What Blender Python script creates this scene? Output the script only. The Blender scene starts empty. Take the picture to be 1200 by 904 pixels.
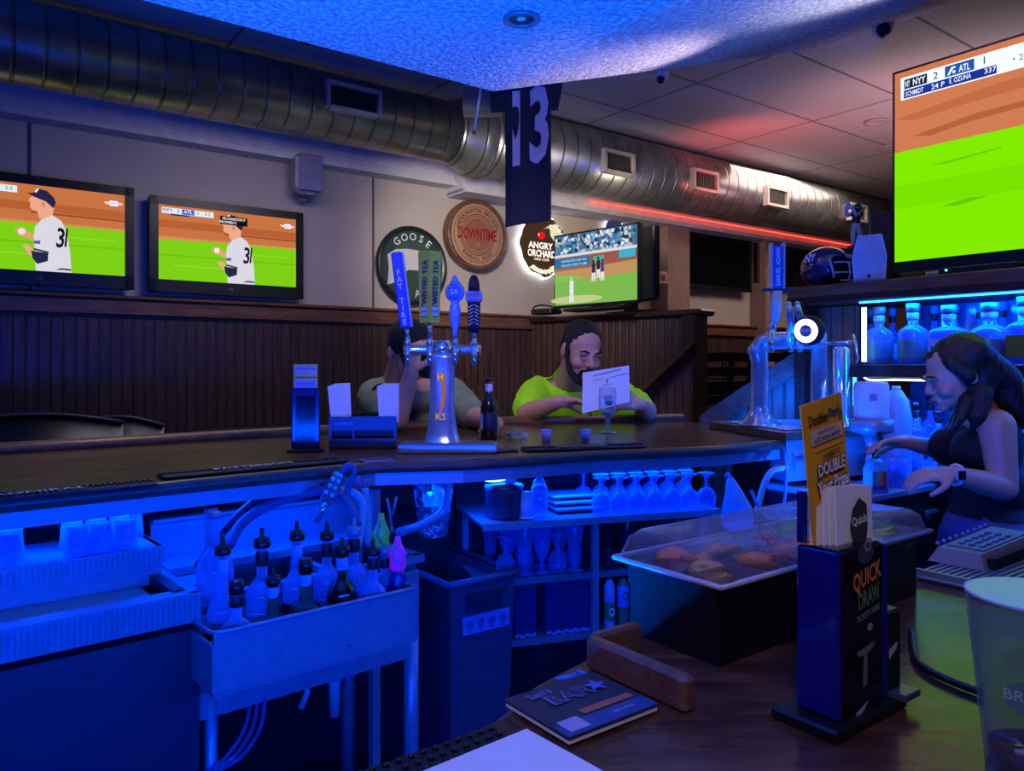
import bpy, bmesh, math, random
from mathutils import Vector, Matrix, Euler, Quaternion
random.seed(7)
PI = math.pi
scene = bpy.context.scene
COL = scene.collection
F, CX, HY, CAM = 898.0, 600.0, 427.0, 1.35
BAR = 1.07
DV = Vector((.8029, .5961, 0)); NV = Vector((-.5961, .8029, 0))     # along / into the long wall
AV = Vector((.7506, .6607, 0)); AN = Vector((-.6607, .7506, 0))     # along / into the long bar
TH_W = math.atan2(.5961, .8029); TH_A = math.atan2(.6607, .7506); TH_B = TH_W - PI/2
WALL = 4.6; BACK = 3.0
def Z(px, py, z): return Vector(((px-CX)/F*z, z, CAM+(HY-py)/F*z))
def H(px, py, h):
    z = (CAM-h)*F/(py-HY); return Vector(((px-CX)/F*z, z, h))
def PL(px, py, nx, ny, D):
    u = (px-CX)/F; z = D/(nx*u+ny); return Vector((u*z, z, CAM+(HY-py)/F*z))
def W(px, py, D=WALL): return PL(px, py, NV.x, NV.y, D)
def BK(px, py, E=BACK): return PL(px, py, DV.x, DV.y, E)
def AA(px, py, N): return PL(px, py, AN.x, AN.y, N)

# ---------------------------------------------------------------- materials
MATS = {}
def lin(c): return tuple((x/12.92 if x <= .04045 else ((x+.055)/1.055)**2.4) for x in [v/255 for v in c])
def new_mat(name):
    m = bpy.data.materials.new(name); m.use_nodes = True
    nt = m.node_tree; nt.nodes.clear()
    out = nt.nodes.new('ShaderNodeOutputMaterial')
    return m, nt, out
def coords(nt, scale=(1,1,1), rot=(0,0,0)):
    tc = nt.nodes.new('ShaderNodeTexCoord'); mp = nt.nodes.new('ShaderNodeMapping')
    mp.inputs['Scale'].default_value = scale; mp.inputs['Rotation'].default_value = rot
    nt.links.new(tc.outputs['Object'], mp.inputs['Vector']); return mp.outputs['Vector']
def ramp(nt, fac, stops):
    r = nt.nodes.new('ShaderNodeValToRGB'); nt.links.new(fac, r.inputs['Fac'])
    while len(r.color_ramp.elements) < len(stops): r.color_ramp.elements.new(.5)
    for e, (p, c) in zip(r.color_ramp.elements, stops): e.position = p; e.color = (*c, 1)
    return r.outputs['Color']
def mat(name, col, rough=.5, metal=0.0, var=.12, vscale=14, bump=0.0, bscale=60, emit=0.0, spec=.5, rgb=False):
    """plain procedural material: colour gently varied by noise"""
    if name in MATS: return MATS[name]
    m, nt, out = new_mat(name)
    c = col if rgb else lin(col)
    b = nt.nodes.new('ShaderNodeBsdfPrincipled')
    n = nt.nodes.new('ShaderNodeTexNoise'); n.inputs['Scale'].default_value = vscale; n.inputs['Detail'].default_value = 3
    nt.links.new(coords(nt), n.inputs['Vector'])
    lo = tuple(max(0, x*(1-var)) for x in c); hi = tuple(min(1, x*(1+var)) for x in c)
    cc = ramp(nt, n.outputs['Fac'], [(.3, lo), (.7, hi)])
    nt.links.new(cc, b.inputs['Base Color'])
    b.inputs['Roughness'].default_value = rough; b.inputs['Metallic'].default_value = metal
    b.inputs['Specular IOR Level'].default_value = spec
    if emit:
        nt.links.new(cc, b.inputs['Emission Color']); b.inputs['Emission Strength'].default_value = emit
    if bump:
        n2 = nt.nodes.new('ShaderNodeTexNoise'); n2.inputs['Scale'].default_value = bscale; n2.inputs['Detail'].default_value = 4
        nt.links.new(coords(nt), n2.inputs['Vector'])
        bp = nt.nodes.new('ShaderNodeBump'); bp.inputs['Strength'].default_value = bump; bp.inputs['Distance'].default_value = .01
        nt.links.new(n2.outputs['Fac'], bp.inputs['Height']); nt.links.new(bp.outputs['Normal'], b.inputs['Normal'])
    nt.links.new(b.outputs['BSDF'], out.inputs['Surface'])
    MATS[name] = m; return m
def wood(name, c1, c2, rough=.35, scale=(2,18,18), bands=0, bandw=.09, bump=.15, rot=(0,0,0)):
    """grained wood; bands > 0 adds vertical bead grooves every bandw metres along local x"""
    if name in MATS: return MATS[name]
    m, nt, out = new_mat(name)
    b = nt.nodes.new('ShaderNodeBsdfPrincipled')
    n = nt.nodes.new('ShaderNodeTexNoise'); n.inputs['Scale'].default_value = 3; n.inputs['Detail'].default_value = 6; n.inputs['Distortion'].default_value = .6
    nt.links.new(coords(nt, scale, rot), n.inputs['Vector'])
    cc = ramp(nt, n.outputs['Fac'], [(.3, lin(c1)), (.7, lin(c2))])
    bp = nt.nodes.new('ShaderNodeBump'); bp.inputs['Strength'].default_value = bump; bp.inputs['Distance'].default_value = .01
    nt.links.new(n.outputs['Fac'], bp.inputs['Height'])
    if bands:
        w = nt.nodes.new('ShaderNodeTexWave'); w.wave_type = 'BANDS'; w.bands_direction = 'X'; w.inputs['Scale'].default_value = .314/bandw*1.0
        nt.links.new(coords(nt, (1,1,1), (0,0,0)), w.inputs['Vector'])
        g = ramp(nt, w.outputs['Fac'], [(.0, (.5,.5,.5)), (.22, (1,1,1))])
        mx = nt.nodes.new('ShaderNodeMixRGB'); mx.blend_type = 'MULTIPLY'; mx.inputs['Fac'].default_value = 1
        nt.links.new(cc, mx.inputs[1]); nt.links.new(g, mx.inputs[2]); cc = mx.outputs[0]
        bp2 = nt.nodes.new('ShaderNodeBump'); bp2.inputs['Strength'].default_value = .8; bp2.inputs['Distance'].default_value = .006
        nt.links.new(g, bp2.inputs['Height']); nt.links.new(bp.outputs['Normal'], bp2.inputs['Normal']); bp = bp2
    nt.links.new(cc, b.inputs['Base Color']); nt.links.new(bp.outputs['Normal'], b.inputs['Normal'])
    b.inputs['Roughness'].default_value = rough
    nt.links.new(b.outputs['BSDF'], out.inputs['Surface'])
    MATS[name] = m; return m
def emis(name, col, strength, rgb=False):
    if name in MATS: return MATS[name]
    m, nt, out = new_mat(name)
    e = nt.nodes.new('ShaderNodeEmission'); e.inputs['Color'].default_value = (*(col if rgb else lin(col)), 1); e.inputs['Strength'].default_value = strength
    nt.links.new(e.outputs[0], out.inputs['Surface']); MATS[name] = m; return m
def glass(name, tint=(200,215,235), clear=.72, rough=.05, edge=.5):
    """thin glass: clear when faced, brighter toward its rims"""
    if name in MATS: return MATS[name]
    m, nt, out = new_mat(name)
    t = nt.nodes.new('ShaderNodeBsdfTransparent'); t.inputs['Color'].default_value = (*[.6+.4*x for x in lin(tint)], 1)
    p = nt.nodes.new('ShaderNodeBsdfPrincipled'); p.inputs['Base Color'].default_value = (*lin(tint), 1); p.inputs['Roughness'].default_value = rough
    p.inputs['Specular IOR Level'].default_value = .9
    lw = nt.nodes.new('ShaderNodeLayerWeight'); lw.inputs['Blend'].default_value = edge
    n = nt.nodes.new('ShaderNodeTexNoise'); n.inputs['Scale'].default_value = 30; nt.links.new(coords(nt), n.inputs['Vector'])
    pw_ = nt.nodes.new('ShaderNodeMath'); pw_.operation = 'POWER'; pw_.inputs[1].default_value = 2.2; nt.links.new(lw.outputs['Facing'], pw_.inputs[0])
    mr = nt.nodes.new('ShaderNodeMapRange'); mr.inputs['To Min'].default_value = (1-clear)*.45; mr.inputs['To Max'].default_value = .9
    nt.links.new(pw_.outputs[0], mr.inputs['Value'])
    ad = nt.nodes.new('ShaderNodeMath'); ad.operation = 'MULTIPLY_ADD'; ad.inputs[1].default_value = .05
    nt.links.new(n.outputs['Fac'], ad.inputs[0]); nt.links.new(mr.outputs[0], ad.inputs[2])
    mx = nt.nodes.new('ShaderNodeMixShader'); nt.links.new(ad.outputs[0], mx.inputs[0])
    nt.links.new(t.outputs[0], mx.inputs[1]); nt.links.new(p.outputs[0], mx.inputs[2]); nt.links.new(mx.outputs[0], out.inputs['Surface'])
    MATS[name] = m; return m

def popcorn():
    m, nt, out = new_mat('popcorn_plaster')
    b = nt.nodes.new('ShaderNodeBsdfPrincipled')
    v = nt.nodes.new('ShaderNodeTexVoronoi'); v.inputs['Scale'].default_value = 95; nt.links.new(coords(nt), v.inputs['Vector'])
    n = nt.nodes.new('ShaderNodeTexNoise'); n.inputs['Scale'].default_value = 60; n.inputs['Detail'].default_value = 5; nt.links.new(coords(nt), n.inputs['Vector'])
    cc = ramp(nt, n.outputs['Fac'], [(.38, (.42,.42,.44)), (.52, (.62,.62,.64)), (.66, (.95,.95,.97))])
    nt.links.new(cc, b.inputs['Base Color']); b.inputs['Roughness'].default_value = .9
    bp = nt.nodes.new('ShaderNodeBump'); bp.inputs['Strength'].default_value = .9; bp.inputs['Distance'].default_value = .01
    mth = nt.nodes.new('ShaderNodeMath'); mth.operation = 'SUBTRACT'
    nt.links.new(n.outputs['Fac'], mth.inputs[0]); nt.links.new(v.outputs['Distance'], mth.inputs[1])
    nt.links.new(mth.outputs[0], bp.inputs['Height']); nt.links.new(bp.outputs['Normal'], b.inputs['Normal'])
    nt.links.new(b.outputs[0], out.inputs['Surface']); return m
def duct_mat():
    m, nt, out = new_mat('spiral_duct_steel')
    b = nt.nodes.new('ShaderNodeBsdfPrincipled'); b.inputs['Metallic'].default_value = .75; b.inputs['Roughness'].default_value = .33
    n = nt.nodes.new('ShaderNodeTexNoise'); n.inputs['Scale'].default_value = 8; n.inputs['Detail'].default_value = 4; nt.links.new(coords(nt), n.inputs['Vector'])
    w = nt.nodes.new('ShaderNodeTexWave'); w.bands_direction = 'X'; w.inputs['Scale'].default_value = 2.6; nt.links.new(coords(nt), w.inputs['Vector'])
    g = ramp(nt, w.outputs['Fac'], [(.0, (.35,.35,.35)), (.05, (1,1,1))])
    cc = ramp(nt, n.outputs['Fac'], [(.3, (.19,.185,.18)), (.7, (.33,.32,.31))])
    mx = nt.nodes.new('ShaderNodeMixRGB'); mx.blend_type = 'MULTIPLY'; mx.inputs['Fac'].default_value = .8
    nt.links.new(cc, mx.inputs[1]); nt.links.new(g, mx.inputs[2]); nt.links.new(mx.outputs[0], b.inputs['Base Color'])
    bp = nt.nodes.new('ShaderNodeBump'); bp.inputs['Strength'].default_value = .7; bp.inputs['Distance'].default_value = .01
    nt.links.new(g, bp.inputs['Height']); nt.links.new(bp.outputs['Normal'], b.inputs['Normal'])
    nt.links.new(b.outputs[0], out.inputs['Surface']); return m
def ceiling_mat():
    m, nt, out = new_mat('ceiling_tiles')
    b = nt.nodes.new('ShaderNodeBsdfPrincipled'); b.inputs['Roughness'].default_value = .85
    br = nt.nodes.new('ShaderNodeTexBrick'); br.offset = 0; br.inputs['Scale'].default_value = 1
    br.inputs['Brick Width'].default_value = 1.22; br.inputs['Row Height'].default_value = .61; br.inputs['Mortar Size'].default_value = .008
    br.inputs['Color1'].default_value = (.52,.5,.5,1); br.inputs['Color2'].default_value = (.47,.46,.47,1); br.inputs['Mortar'].default_value = (.16,.15,.16,1)
    nt.links.new(coords(nt), br.inputs['Vector']); nt.links.new(br.outputs['Color'], b.inputs['Base Color'])
    nt.links.new(b.outputs[0], out.inputs['Surface']); return m

STEEL = mat('brushed_steel', (140,150,165), .38, .35, .1, 30)  # base tint leans mildly blue to offset warm spill light
STEELD = mat('worn_steel', (120,125,135), .45, .3, .2, 12)
CHROME = mat('polished_chrome', (215,218,225), .12, .85, .05)
BLACK = mat('black_plastic', (14,14,17), .4)
BLACKM = mat('matte_black', (9,9,11), .75)
NAVYP = mat('dark_grey_plastic', (52,56,70), .5)
WHITE = mat('white_plastic', (225,225,232), .4)
PAPER = mat('white_paper', (235,232,240), .8, var=.03)
WOODBAR = wood('varnished_bar_wood', (52,32,20), (108,70,42), .26, (1.5,14,14), bump=.05)
WOODEDGE = wood('rounded_bar_edge_wood', (88,58,48), (122,84,70), .35, (2,20,20))
WOODDK = wood('dark_stained_wood', (34,18,14), (60,34,26), .4, (2,16,16))
WOODMD = wood('brown_stained_wood', (84,50,40), (128,82,64), .4, (2,14,14))
BEAD = wood('beadboard_dark', (54,36,35), (82,55,52), .42, (9,9,1.2), bands=1, bandw=.055)
BEADL = wood('beadboard_light', (120,90,80), (150,115,100), .45, (9,9,1.2), bands=1, bandw=.055)
CREAM = mat('cream_wall_paint', (186,172,158), .85, var=.05, vscale=4, bump=.1, bscale=18)
GLASS = glass('clear_glass', (190,210,240), .78)
GLASSD = glass('smoked_glass', (60,70,90), .45)
GLASSG = glass('green_glass', (40,90,50), .45)
LEDB = emis('blue_white_led', (120,190,255), 9)
LEDC = emis('cyan_led', (40,150,255), 6)
def col(c, rough=.5, emit=0, **k): return mat('paint_%d_%d_%d_%d' % (*c, int(emit*100+rough*10)), c, rough, emit=emit, var=.04, **k)

# ---------------------------------------------------------------- mesh builder
class MB:
    def __init__(s): s.v = []; s.f = []; s.m = []; s.s = []; s.mats = []; s.mi = 0; s.X = Matrix.Identity(4)
    def mat(s, m):
        if m not in s.mats: s.mats.append(m)
        s.mi = s.mats.index(m); return s
    def at(s, loc=(0,0,0), rot=(0,0,0)): s.X = Matrix.Translation(Vector(loc)) @ Euler(rot).to_matrix().to_4x4(); return s
    def add(s, vs, fs, smooth=False):
        o = len(s.v); s.v += [s.X @ Vector(v) for v in vs]
        for f in fs: s.f.append([i+o for i in f]); s.m.append(s.mi); s.s.append(smooth)
        return s
    def box(s, c, d, rz=0, bev=0.0, taper=1.0):
        c = Vector(c); x, y, z = d[0]/2, d[1]/2, d[2]/2
        R = Matrix.Rotation(rz, 3, 'Z')
        if bev > 0:
            b = min(bev, x*.9, y*.9, z*.9); vs = []; fs = []
            rings = [(-z, b), (-z+b, 0), (z-b, 0), (z, b)]
            for zz, i in rings:
                t = taper if zz > 0 else 1
                X, Y = (x-i)*t, (y-i)*t; q = b*.9
                for px, py in ((X,-Y+q),(X,Y-q),(X-q,Y),(-X+q,Y),(-X,Y-q),(-X,-Y+q),(-X+q,-Y),(X-q,-Y)): vs.append((px, py, zz))
            for r in range(3):
                for k in range(8): fs.append([r*8+k, r*8+(k+1)%8, r*8+8+(k+1)%8, r*8+8+k])
            fs.append(list(range(7,-1,-1))); fs.append(list(range(24,32)))
            return s.add([c + R @ Vector(v) for v in vs], fs)
        vs = []
        for zz, t in ((-z,1),(z,taper)):
            for px, py in ((-x,-y),(x,-y),(x,y),(-x,y)): vs.append(c + R @ Vector((px*t, py*t, zz)))
        return s.add(vs, [[3,2,1,0],[4,5,6,7],[0,1,5,4],[1,2,6,5],[2,3,7,6],[3,0,4,7]])
    def prism(s, pts, z0, z1):
        n = len(pts); vs = [(p[0],p[1],z0) for p in pts] + [(p[0],p[1],z1) for p in pts]
        a = sum(pts[i][0]*pts[(i+1)%n][1]-pts[(i+1)%n][0]*pts[i][1] for i in range(n))
        if a < 0:
            vs = [(p[0],p[1],z0) for p in pts[::-1]] + [(p[0],p[1],z1) for p in pts[::-1]]
        return s.add(vs, [list(range(n-1,-1,-1)), list(range(n,2*n))] + [[i,(i+1)%n,n+(i+1)%n,n+i] for i in range(n)])
    def hull(s, A, B):
        """join two same-length closed loops"""
        n = len(A)
        return s.add(list(A)+list(B), [list(range(n-1,-1,-1)), list(range(n,2*n))] + [[i,(i+1)%n,n+(i+1)%n,n+i] for i in range(n)])
    def quad(s, a, b, c, d): return s.add([a,b,c,d], [[0,1,2,3]])
    def lathe(s, prof, c=(0,0,0), n=20, sx=1, sy=1, cap=True):
        c = Vector(c); vs = []; fs = []
        for r, z in prof:
            for k in range(n): a = 2*PI*k/n; vs.append(c+Vector((r*math.cos(a)*sx, r*math.sin(a)*sy, z)))
        for i in range(len(prof)-1):
            for k in range(n): fs.append([i*n+k, i*n+(k+1)%n, (i+1)*n+(k+1)%n, (i+1)*n+k])
        if cap:
            if prof[0][0] > 1e-6: fs.append(list(range(n-1,-1,-1)))
            if prof[-1][0] > 1e-6: fs.append([(len(prof)-1)*n+k for k in range(n)])
        return s.add(vs, fs, True)
    def sq_lathe(s, prof, w, d, c=(0,0,0), r=.25, n=4):
        """rounded rectangle section scaled by profile factor"""
        c = Vector(c); base = []
        for q, (sx, sy) in enumerate(((1,1),(-1,1),(-1,-1),(1,-1))):
            for k in range(n+1):
                a = PI/2*(q + k/n); rr = r*min(w,d)
                base.append(((w/2-rr)*sx + rr*math.cos(a), (d/2-rr)*sy + rr*math.sin(a)))
        m = len(base); vs = []; fs = []
        for f, z in prof:
            for x, y in base: vs.append(c+Vector((x*f, y*f, z)))
        for i in range(len(prof)-1):
            for k in range(m): fs.append([i*m+k, i*m+(k+1)%m, (i+1)*m+(k+1)%m, (i+1)*m+k])
        fs.append(list(range(m-1,-1,-1))); fs.append([(len(prof)-1)*m+k for k in range(m)])
        return s.add(vs, fs, True)
    def tube(s, pts, r, n=8, close=True):
        pts = [Vector(p) for p in pts]; rs = r if isinstance(r, (list, tuple)) else [r]*len(pts)
        vs = []; fs = []; up = Vector((0,0,1)); prev = None
        for i, p in enumerate(pts):
            t = (pts[min(i+1,len(pts)-1)] - pts[max(i-1,0)]).normalized()
            if prev is None:
                a = t.cross(up) if abs(t.z) < .95 else t.cross(Vector((1,0,0)))
            else: a = prev - t*prev.dot(t)
            a.normalize(); prev = a; b = t.cross(a)
            for k in range(n): q = 2*PI*k/n; vs.append(p + (a*math.cos(q)+b*math.sin(q))*rs[i])
        for i in range(len(pts)-1):
            for k in range(n): fs.append([i*n+(k+1)%n, i*n+k, (i+1)*n+k, (i+1)*n+(k+1)%n])
        if close: fs.append(list(range(n))); fs.append([(len(pts)-1)*n+k for k in range(n-1,-1,-1)])
        return s.add(vs, fs, True)
    def ball(s, c, r, n=12, rot=None):
        c = Vector(c); r = (r,r,r) if not isinstance(r, (tuple,list)) else r; vs = []; fs = []; R = rot or Matrix.Identity(3)
        m = max(6, n//2+2)
        for i in range(m+1):
            th = PI*i/m
            for k in range(n): a = 2*PI*k/n; vs.append(c + R @ Vector((r[0]*math.sin(th)*math.cos(a), r[1]*math.sin(th)*math.sin(a), -r[2]*math.cos(th))))
        for i in range(m):
            for k in range(n): fs.append([i*n+k, i*n+(k+1)%n, (i+1)*n+(k+1)%n, (i+1)*n+k])
        return s.add(vs, fs, True)
    def build(s, name, m=None, parent=None, local=False, **tags):
        me = bpy.data.meshes.new(name)
        vs = s.v
        if parent is not None and not local:
            inv = Matrix.Translation(parent.location) @ parent.rotation_euler.to_matrix().to_4x4()
            pp = parent.parent
            if pp is not None: inv = Matrix.Translation(pp.location) @ pp.rotation_euler.to_matrix().to_4x4() @ inv
            inv = inv.inverted(); vs = [inv @ v for v in vs]
        me.from_pydata([tuple(v) for v in vs], [], s.f)
        ms = s.mats if s.mats else [m]
        for q in ms: me.materials.append(q)
        me.polygons.foreach_set('material_index', s.m if s.mats else [0]*len(s.f)); me.polygons.foreach_set('use_smooth', s.s)
        bm = bmesh.new(); bm.from_mesh(me); bmesh.ops.remove_doubles(bm, verts=bm.verts, dist=1e-6)
        bm.to_mesh(me); bm.free(); me.update()
        o = bpy.data.objects.new(name, me); COL.objects.link(o)
        if parent is not None: o.parent = parent
        for k, v in tags.items(): o[k] = v
        return o
def curve_pts(ctrl, n=8):
    """Catmull-Rom through control points"""
    P = [Vector(c) for c in ctrl]; P = [P[0]*2-P[1]] + P + [P[-1]*2-P[-2]]; out = []
    for i in range(1, len(P)-2):
        for k in range(n):
            t = k/n; a, b, c, d = P[i-1], P[i], P[i+1], P[i+2]
            out.append(.5*((2*b)+(c-a)*t+(2*a-5*b+4*c-d)*t*t+(3*b-a-3*c+d)*t**3))
    out.append(P[-2]); return out
def thing(name, label, cat, loc=(0,0,0), rz=0, group=None, rot=None):
    o = bpy.data.objects.new(name, None); COL.objects.link(o); o.empty_display_size = .05
    o.location = loc; o.rotation_euler = rot if rot else (0,0,rz)
    o['label'] = label; o['category'] = cat
    if group: o['group'] = group
    return o
def tag(o, label, cat, group=None):
    o['label'] = label; o['category'] = cat
    if group: o['group'] = group
    return o
def struct(name, mb, m=None):
    o = mb.build(name, m); o['kind'] = 'structure'; return o
def kids(o): return [c for c in bpy.data.objects if c.parent == o]
def copy_tree(o, parent=None, cat=None):
    c = o.copy(); COL.objects.link(c); c.parent = parent
    for ch in CH.get(o.name, []): copy_tree(ch, c)
    return c
CH = {}
def index_children():
    CH.clear()
    for o in bpy.data.objects:
        if o.parent: CH.setdefault(o.parent.name, []).append(o)
def dup(o, loc, rz=None, label=None, group=None):
    index_children(); c = copy_tree(o); c.location = loc
    if rz is not None: c.rotation_euler = (o.rotation_euler[0], o.rotation_euler[1], rz)
    if label: c['label'] = label
    if group: c['group'] = group
    return c

# ---------------------------------------------------------------- lettering
_T = {}
def text_geo(txt, bold=0.0):
    k = (txt, bold)
    if k in _T: return _T[k]
    cu = bpy.data.curves.new('lettering', 'FONT'); cu.body = txt; cu.size = 1; cu.align_x = 'CENTER'; cu.align_y = 'CENTER'; cu.resolution_u = 2; cu.offset = bold; cu.fill_mode = 'FRONT'
    ob = bpy.data.objects.new('lettering', cu); COL.objects.link(ob)
    dg = bpy.context.evaluated_depsgraph_get(); dg.update(); me = ob.evaluated_get(dg).to_mesh()
    vs = [(v.co.x, v.co.y) for v in me.vertices]; fs = [list(p.vertices) for p in me.polygons]
    ob.evaluated_get(dg).to_mesh_clear(); bpy.data.objects.remove(ob); bpy.data.curves.remove(cu)
    if vs:
        y0 = min(v[1] for v in vs); y1 = max(v[1] for v in vs); x0 = min(v[0] for v in vs); x1 = max(v[0] for v in vs)
        h = max(y1-y0, .05); cx, cy = (x0+x1)/2, (y0+y1)/2; vs = [((x-cx)/h, (y-cy)/h) for x, y in vs]
    _T[k] = (vs, fs); return _T[k]
class Pic:
    """flat artwork in local x (right), z (up); each item sits a hair in front (local -y) of the one before"""
    def __init__(s, emit=0.0, step=.0004, rough=.5): s.mb = MB(); s.e = emit; s.step = step; s.k = 0; s.rough = rough
    def _m(s, c):
        s.mb.mat(emis('screen_%d_%d_%d_%d' % (*c, int(s.e*100)), c, s.e) if s.e else col(c, s.rough))
    def poly(s, pts, c, y=None):
        s._m(c); s.k += 1; yy = -s.step*s.k if y is None else y
        a = sum(pts[i][0]*pts[(i+1)%len(pts)][1]-pts[(i+1)%len(pts)][0]*pts[i][1] for i in range(len(pts)))
        if a < 0: pts = pts[::-1]
        s.mb.add([(p[0], yy, p[1]) for p in pts], [list(range(len(pts)))]); return s
    def rect(s, x0, z0, x1, z1, c): return s.poly([(x0,z0),(x1,z0),(x1,z1),(x0,z1)], c)
    def ell(s, x, z, rx, rz, c, n=24, a0=0, a1=2*PI): 
        full = abs(a1-a0-2*PI) < 1e-6
        return s.poly([(x+rx*math.cos(a0+(a1-a0)*k/n), z+rz*math.sin(a0+(a1-a0)*k/n)) for k in range(n if full else n+1)], c)
    def ring(s, x, z, r0, r1, c, n=32, sx=1):
        s._m(c); s.k += 1; y = -s.step*s.k; vs = []; fs = []
        for k in range(n):
            a = 2*PI*k/n; vs += [(x+r0*sx*math.cos(a), y, z+r0*math.sin(a)), (x+r1*sx*math.cos(a), y, z+r1*math.sin(a))]
        for k in range(n): j = (k+1)%n; fs.append([2*k, 2*k+1, 2*j+1, 2*j])
        s.mb.add(vs, fs); return s
    def text(s, t, x, z, h, c, w=None, bold=.01, rot=0, shear=0):
        vs, fs = text_geo(t, bold)
        if not vs: return s
        s._m(c); s.k += 1; y = -s.step*s.k
        wd = max(v[0] for v in vs)-min(v[0] for v in vs); sx = h if w is None else w/wd
        cr, sr = math.cos(rot), math.sin(rot); out = []
        for a, b in vs:
            X, Zz = a*sx + b*h*shear, b*h; out.append((x+X*cr-Zz*sr, y, z+X*sr+Zz*cr))
        s.mb.add(out, [f if True else f for f in fs]); return s
    def arc(s, t, x, z, r, h, c, a_mid=PI/2, spread=None, inv=False, bold=.01, sx=1):
        n = len(t); spread = spread or n*h*1.1/r
        for i, ch in enumerate(t):
            if ch == ' ': continue
            f = (i-(n-1)/2)/max(1, n-1)*spread
            a = a_mid + f if inv else a_mid - f
            s.text(ch, x+r*sx*math.cos(a), z+r*math.sin(a), h, c, bold=bold, rot=a+PI/2 if inv else a-PI/2)
            s.k -= 1
        s.k += 1; return s
    def build(s, name, parent, loc=None, rot=(0,0,0), **k):
        o = s.mb.build(name, None, parent, local=True, **k)
        if loc is not None: o.location = loc
        o.rotation_euler = rot; return o
# ================================================================ THE ROOM (local x runs along the long wall, local y into it)
def wstruct(name, mb, m=None):
    o = struct(name, mb, m); o.rotation_euler = (0,0,TH_W); return o
def wl(p): p = Vector(p); return (p.dot(DV), p.dot(NV))
CEIL = 3.05; CAP = 1.71
wstruct('floor', MB().box((3.4,.8,-.05), (13.4,7.8,.1)), mat('dark_floor_tiles', (40,36,42), .5, bump=.2))
wstruct('floor_2', MB().box((6.95,3.0,.225), (6.1,3.1,.45)), mat('raised_floor_wood', (50,34,30), .5))
wstruct('ceiling', MB().box((3.4,.8,CEIL+.05), (13.4,7.8,.1)), ceiling_mat())
wl_m = MB().box((3.4,WALL+.06,1.525), (13.4,.12,3.05))
wstruct('wall_left', wl_m, CREAM)
wstruct('wall_far', MB().box((10.06,.8,1.525), (.12,7.8,3.05)), CREAM)
wstruct('wall_near', MB().box((-3.26,.8,1.525), (.12,7.8,3.05)), CREAM)
wstruct('wall_back', MB().box((3.4,-3.06,1.525), (13.4,.12,3.05)), CREAM)
wstruct('trim_1', MB().box((3.35,WALL-.02,CAP/2-.05), (13.1,.04,CAP-.12)), BEAD)                  # wainscot
wstruct('trim_2', MB().box((3.35,WALL-.035,CAP-.055), (13.1,.07,.09), bev=.008).box((3.35,WALL-.045,CAP-.004),(13.1,.09,.02),bev=.006), WOODMD)   # its cap rail
# panel joints in the cream wall
jm = MB()
for x in (wl(W(437,300))[0], wl(W(742,250))[0], wl(W(35,180))[0]): jm.box((x, WALL-.004, 2.2), (.012,.008,.95))
wstruct('trim_3', jm, mat('panel_joint_grey', (90,80,80), .9))
# bulkhead box under the duct
xs = wl(W(541,215,4.4))[0]
wstruct('trim_4', MB().box(((-3.2+xs)/2,4.55,2.82), (xs+3.2,.1,.46)).box(((-3.2+xs)/2,4.53,2.595),(xs+3.2,.12,.03)), mat('bulkhead_paint', (196,190,196), .8, bump=.1))
wstruct('trim_5', MB().box(((xs+10)/2,4.49,2.79), (10-xs,.22,.52)).box(((xs+10)/2,4.47,2.535),(10-xs,.25,.03)), mat('bulkhead_paint', (196,190,196), .8))
# pilasters on the long wall
for i, (px, w) in enumerate(((777,.28), (884,.14))):
    x = wl(W(px,300))[0]; wstruct('trim_%d' % (6+i), MB().box((x,WALL-.09,1.27), (w,.18,2.53)), mat('pilaster_paint', (150,120,105), .7))
# dropped soffit over the bar, and the facet that slopes up from it
P0 = Vector((-.0688, 2.806, 2.35)); P1 = Vector((1.70, 4.117, CEIL)); pop = popcorn()
a, b_, c, d_ = P0, P0-DV*4.2, P0-DV*4.2-NV*4.2, P0-NV*4.2
struct('ceiling_2', MB().prism([(p.x,p.y) for p in (a,b_,c,d_)], 2.35, CEIL), pop)
q = P1-NV*4.2; up = Vector((0,0,.03)); Q0, Q1, Q2, Q3 = P0, P1, q, P0-NV*4.2
topz = lambda p: Vector((p.x,p.y,CEIL+.01))
struct('ceiling_3', MB().add([Q0,Q1,Q2,Q3,topz(Q0),topz(Q3)], [[0,1,2,3],[0,4,1],[3,2,5],[0,3,5,4],[1,4,5,2]]), pop)
# dark bars painted as shaded tile holes, and a steel beam beyond the soffit
bm_ = MB()
for px in (105, 355, 560):
    x = wl(H(px, max(20, 12+(px-100)*.16), 3.0))[0]
    bm_.box((x, 3.55, 3.02), (.05,.5,.05))
wstruct('trim_8', bm_, mat('ceiling_gap_shadow', (30,26,30), .9))
wstruct('trim_9', MB().box((-.2,3.42,2.98), (4.4,.06,.14)), mat('ceiling_rail', (120,112,120), .8))
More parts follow.
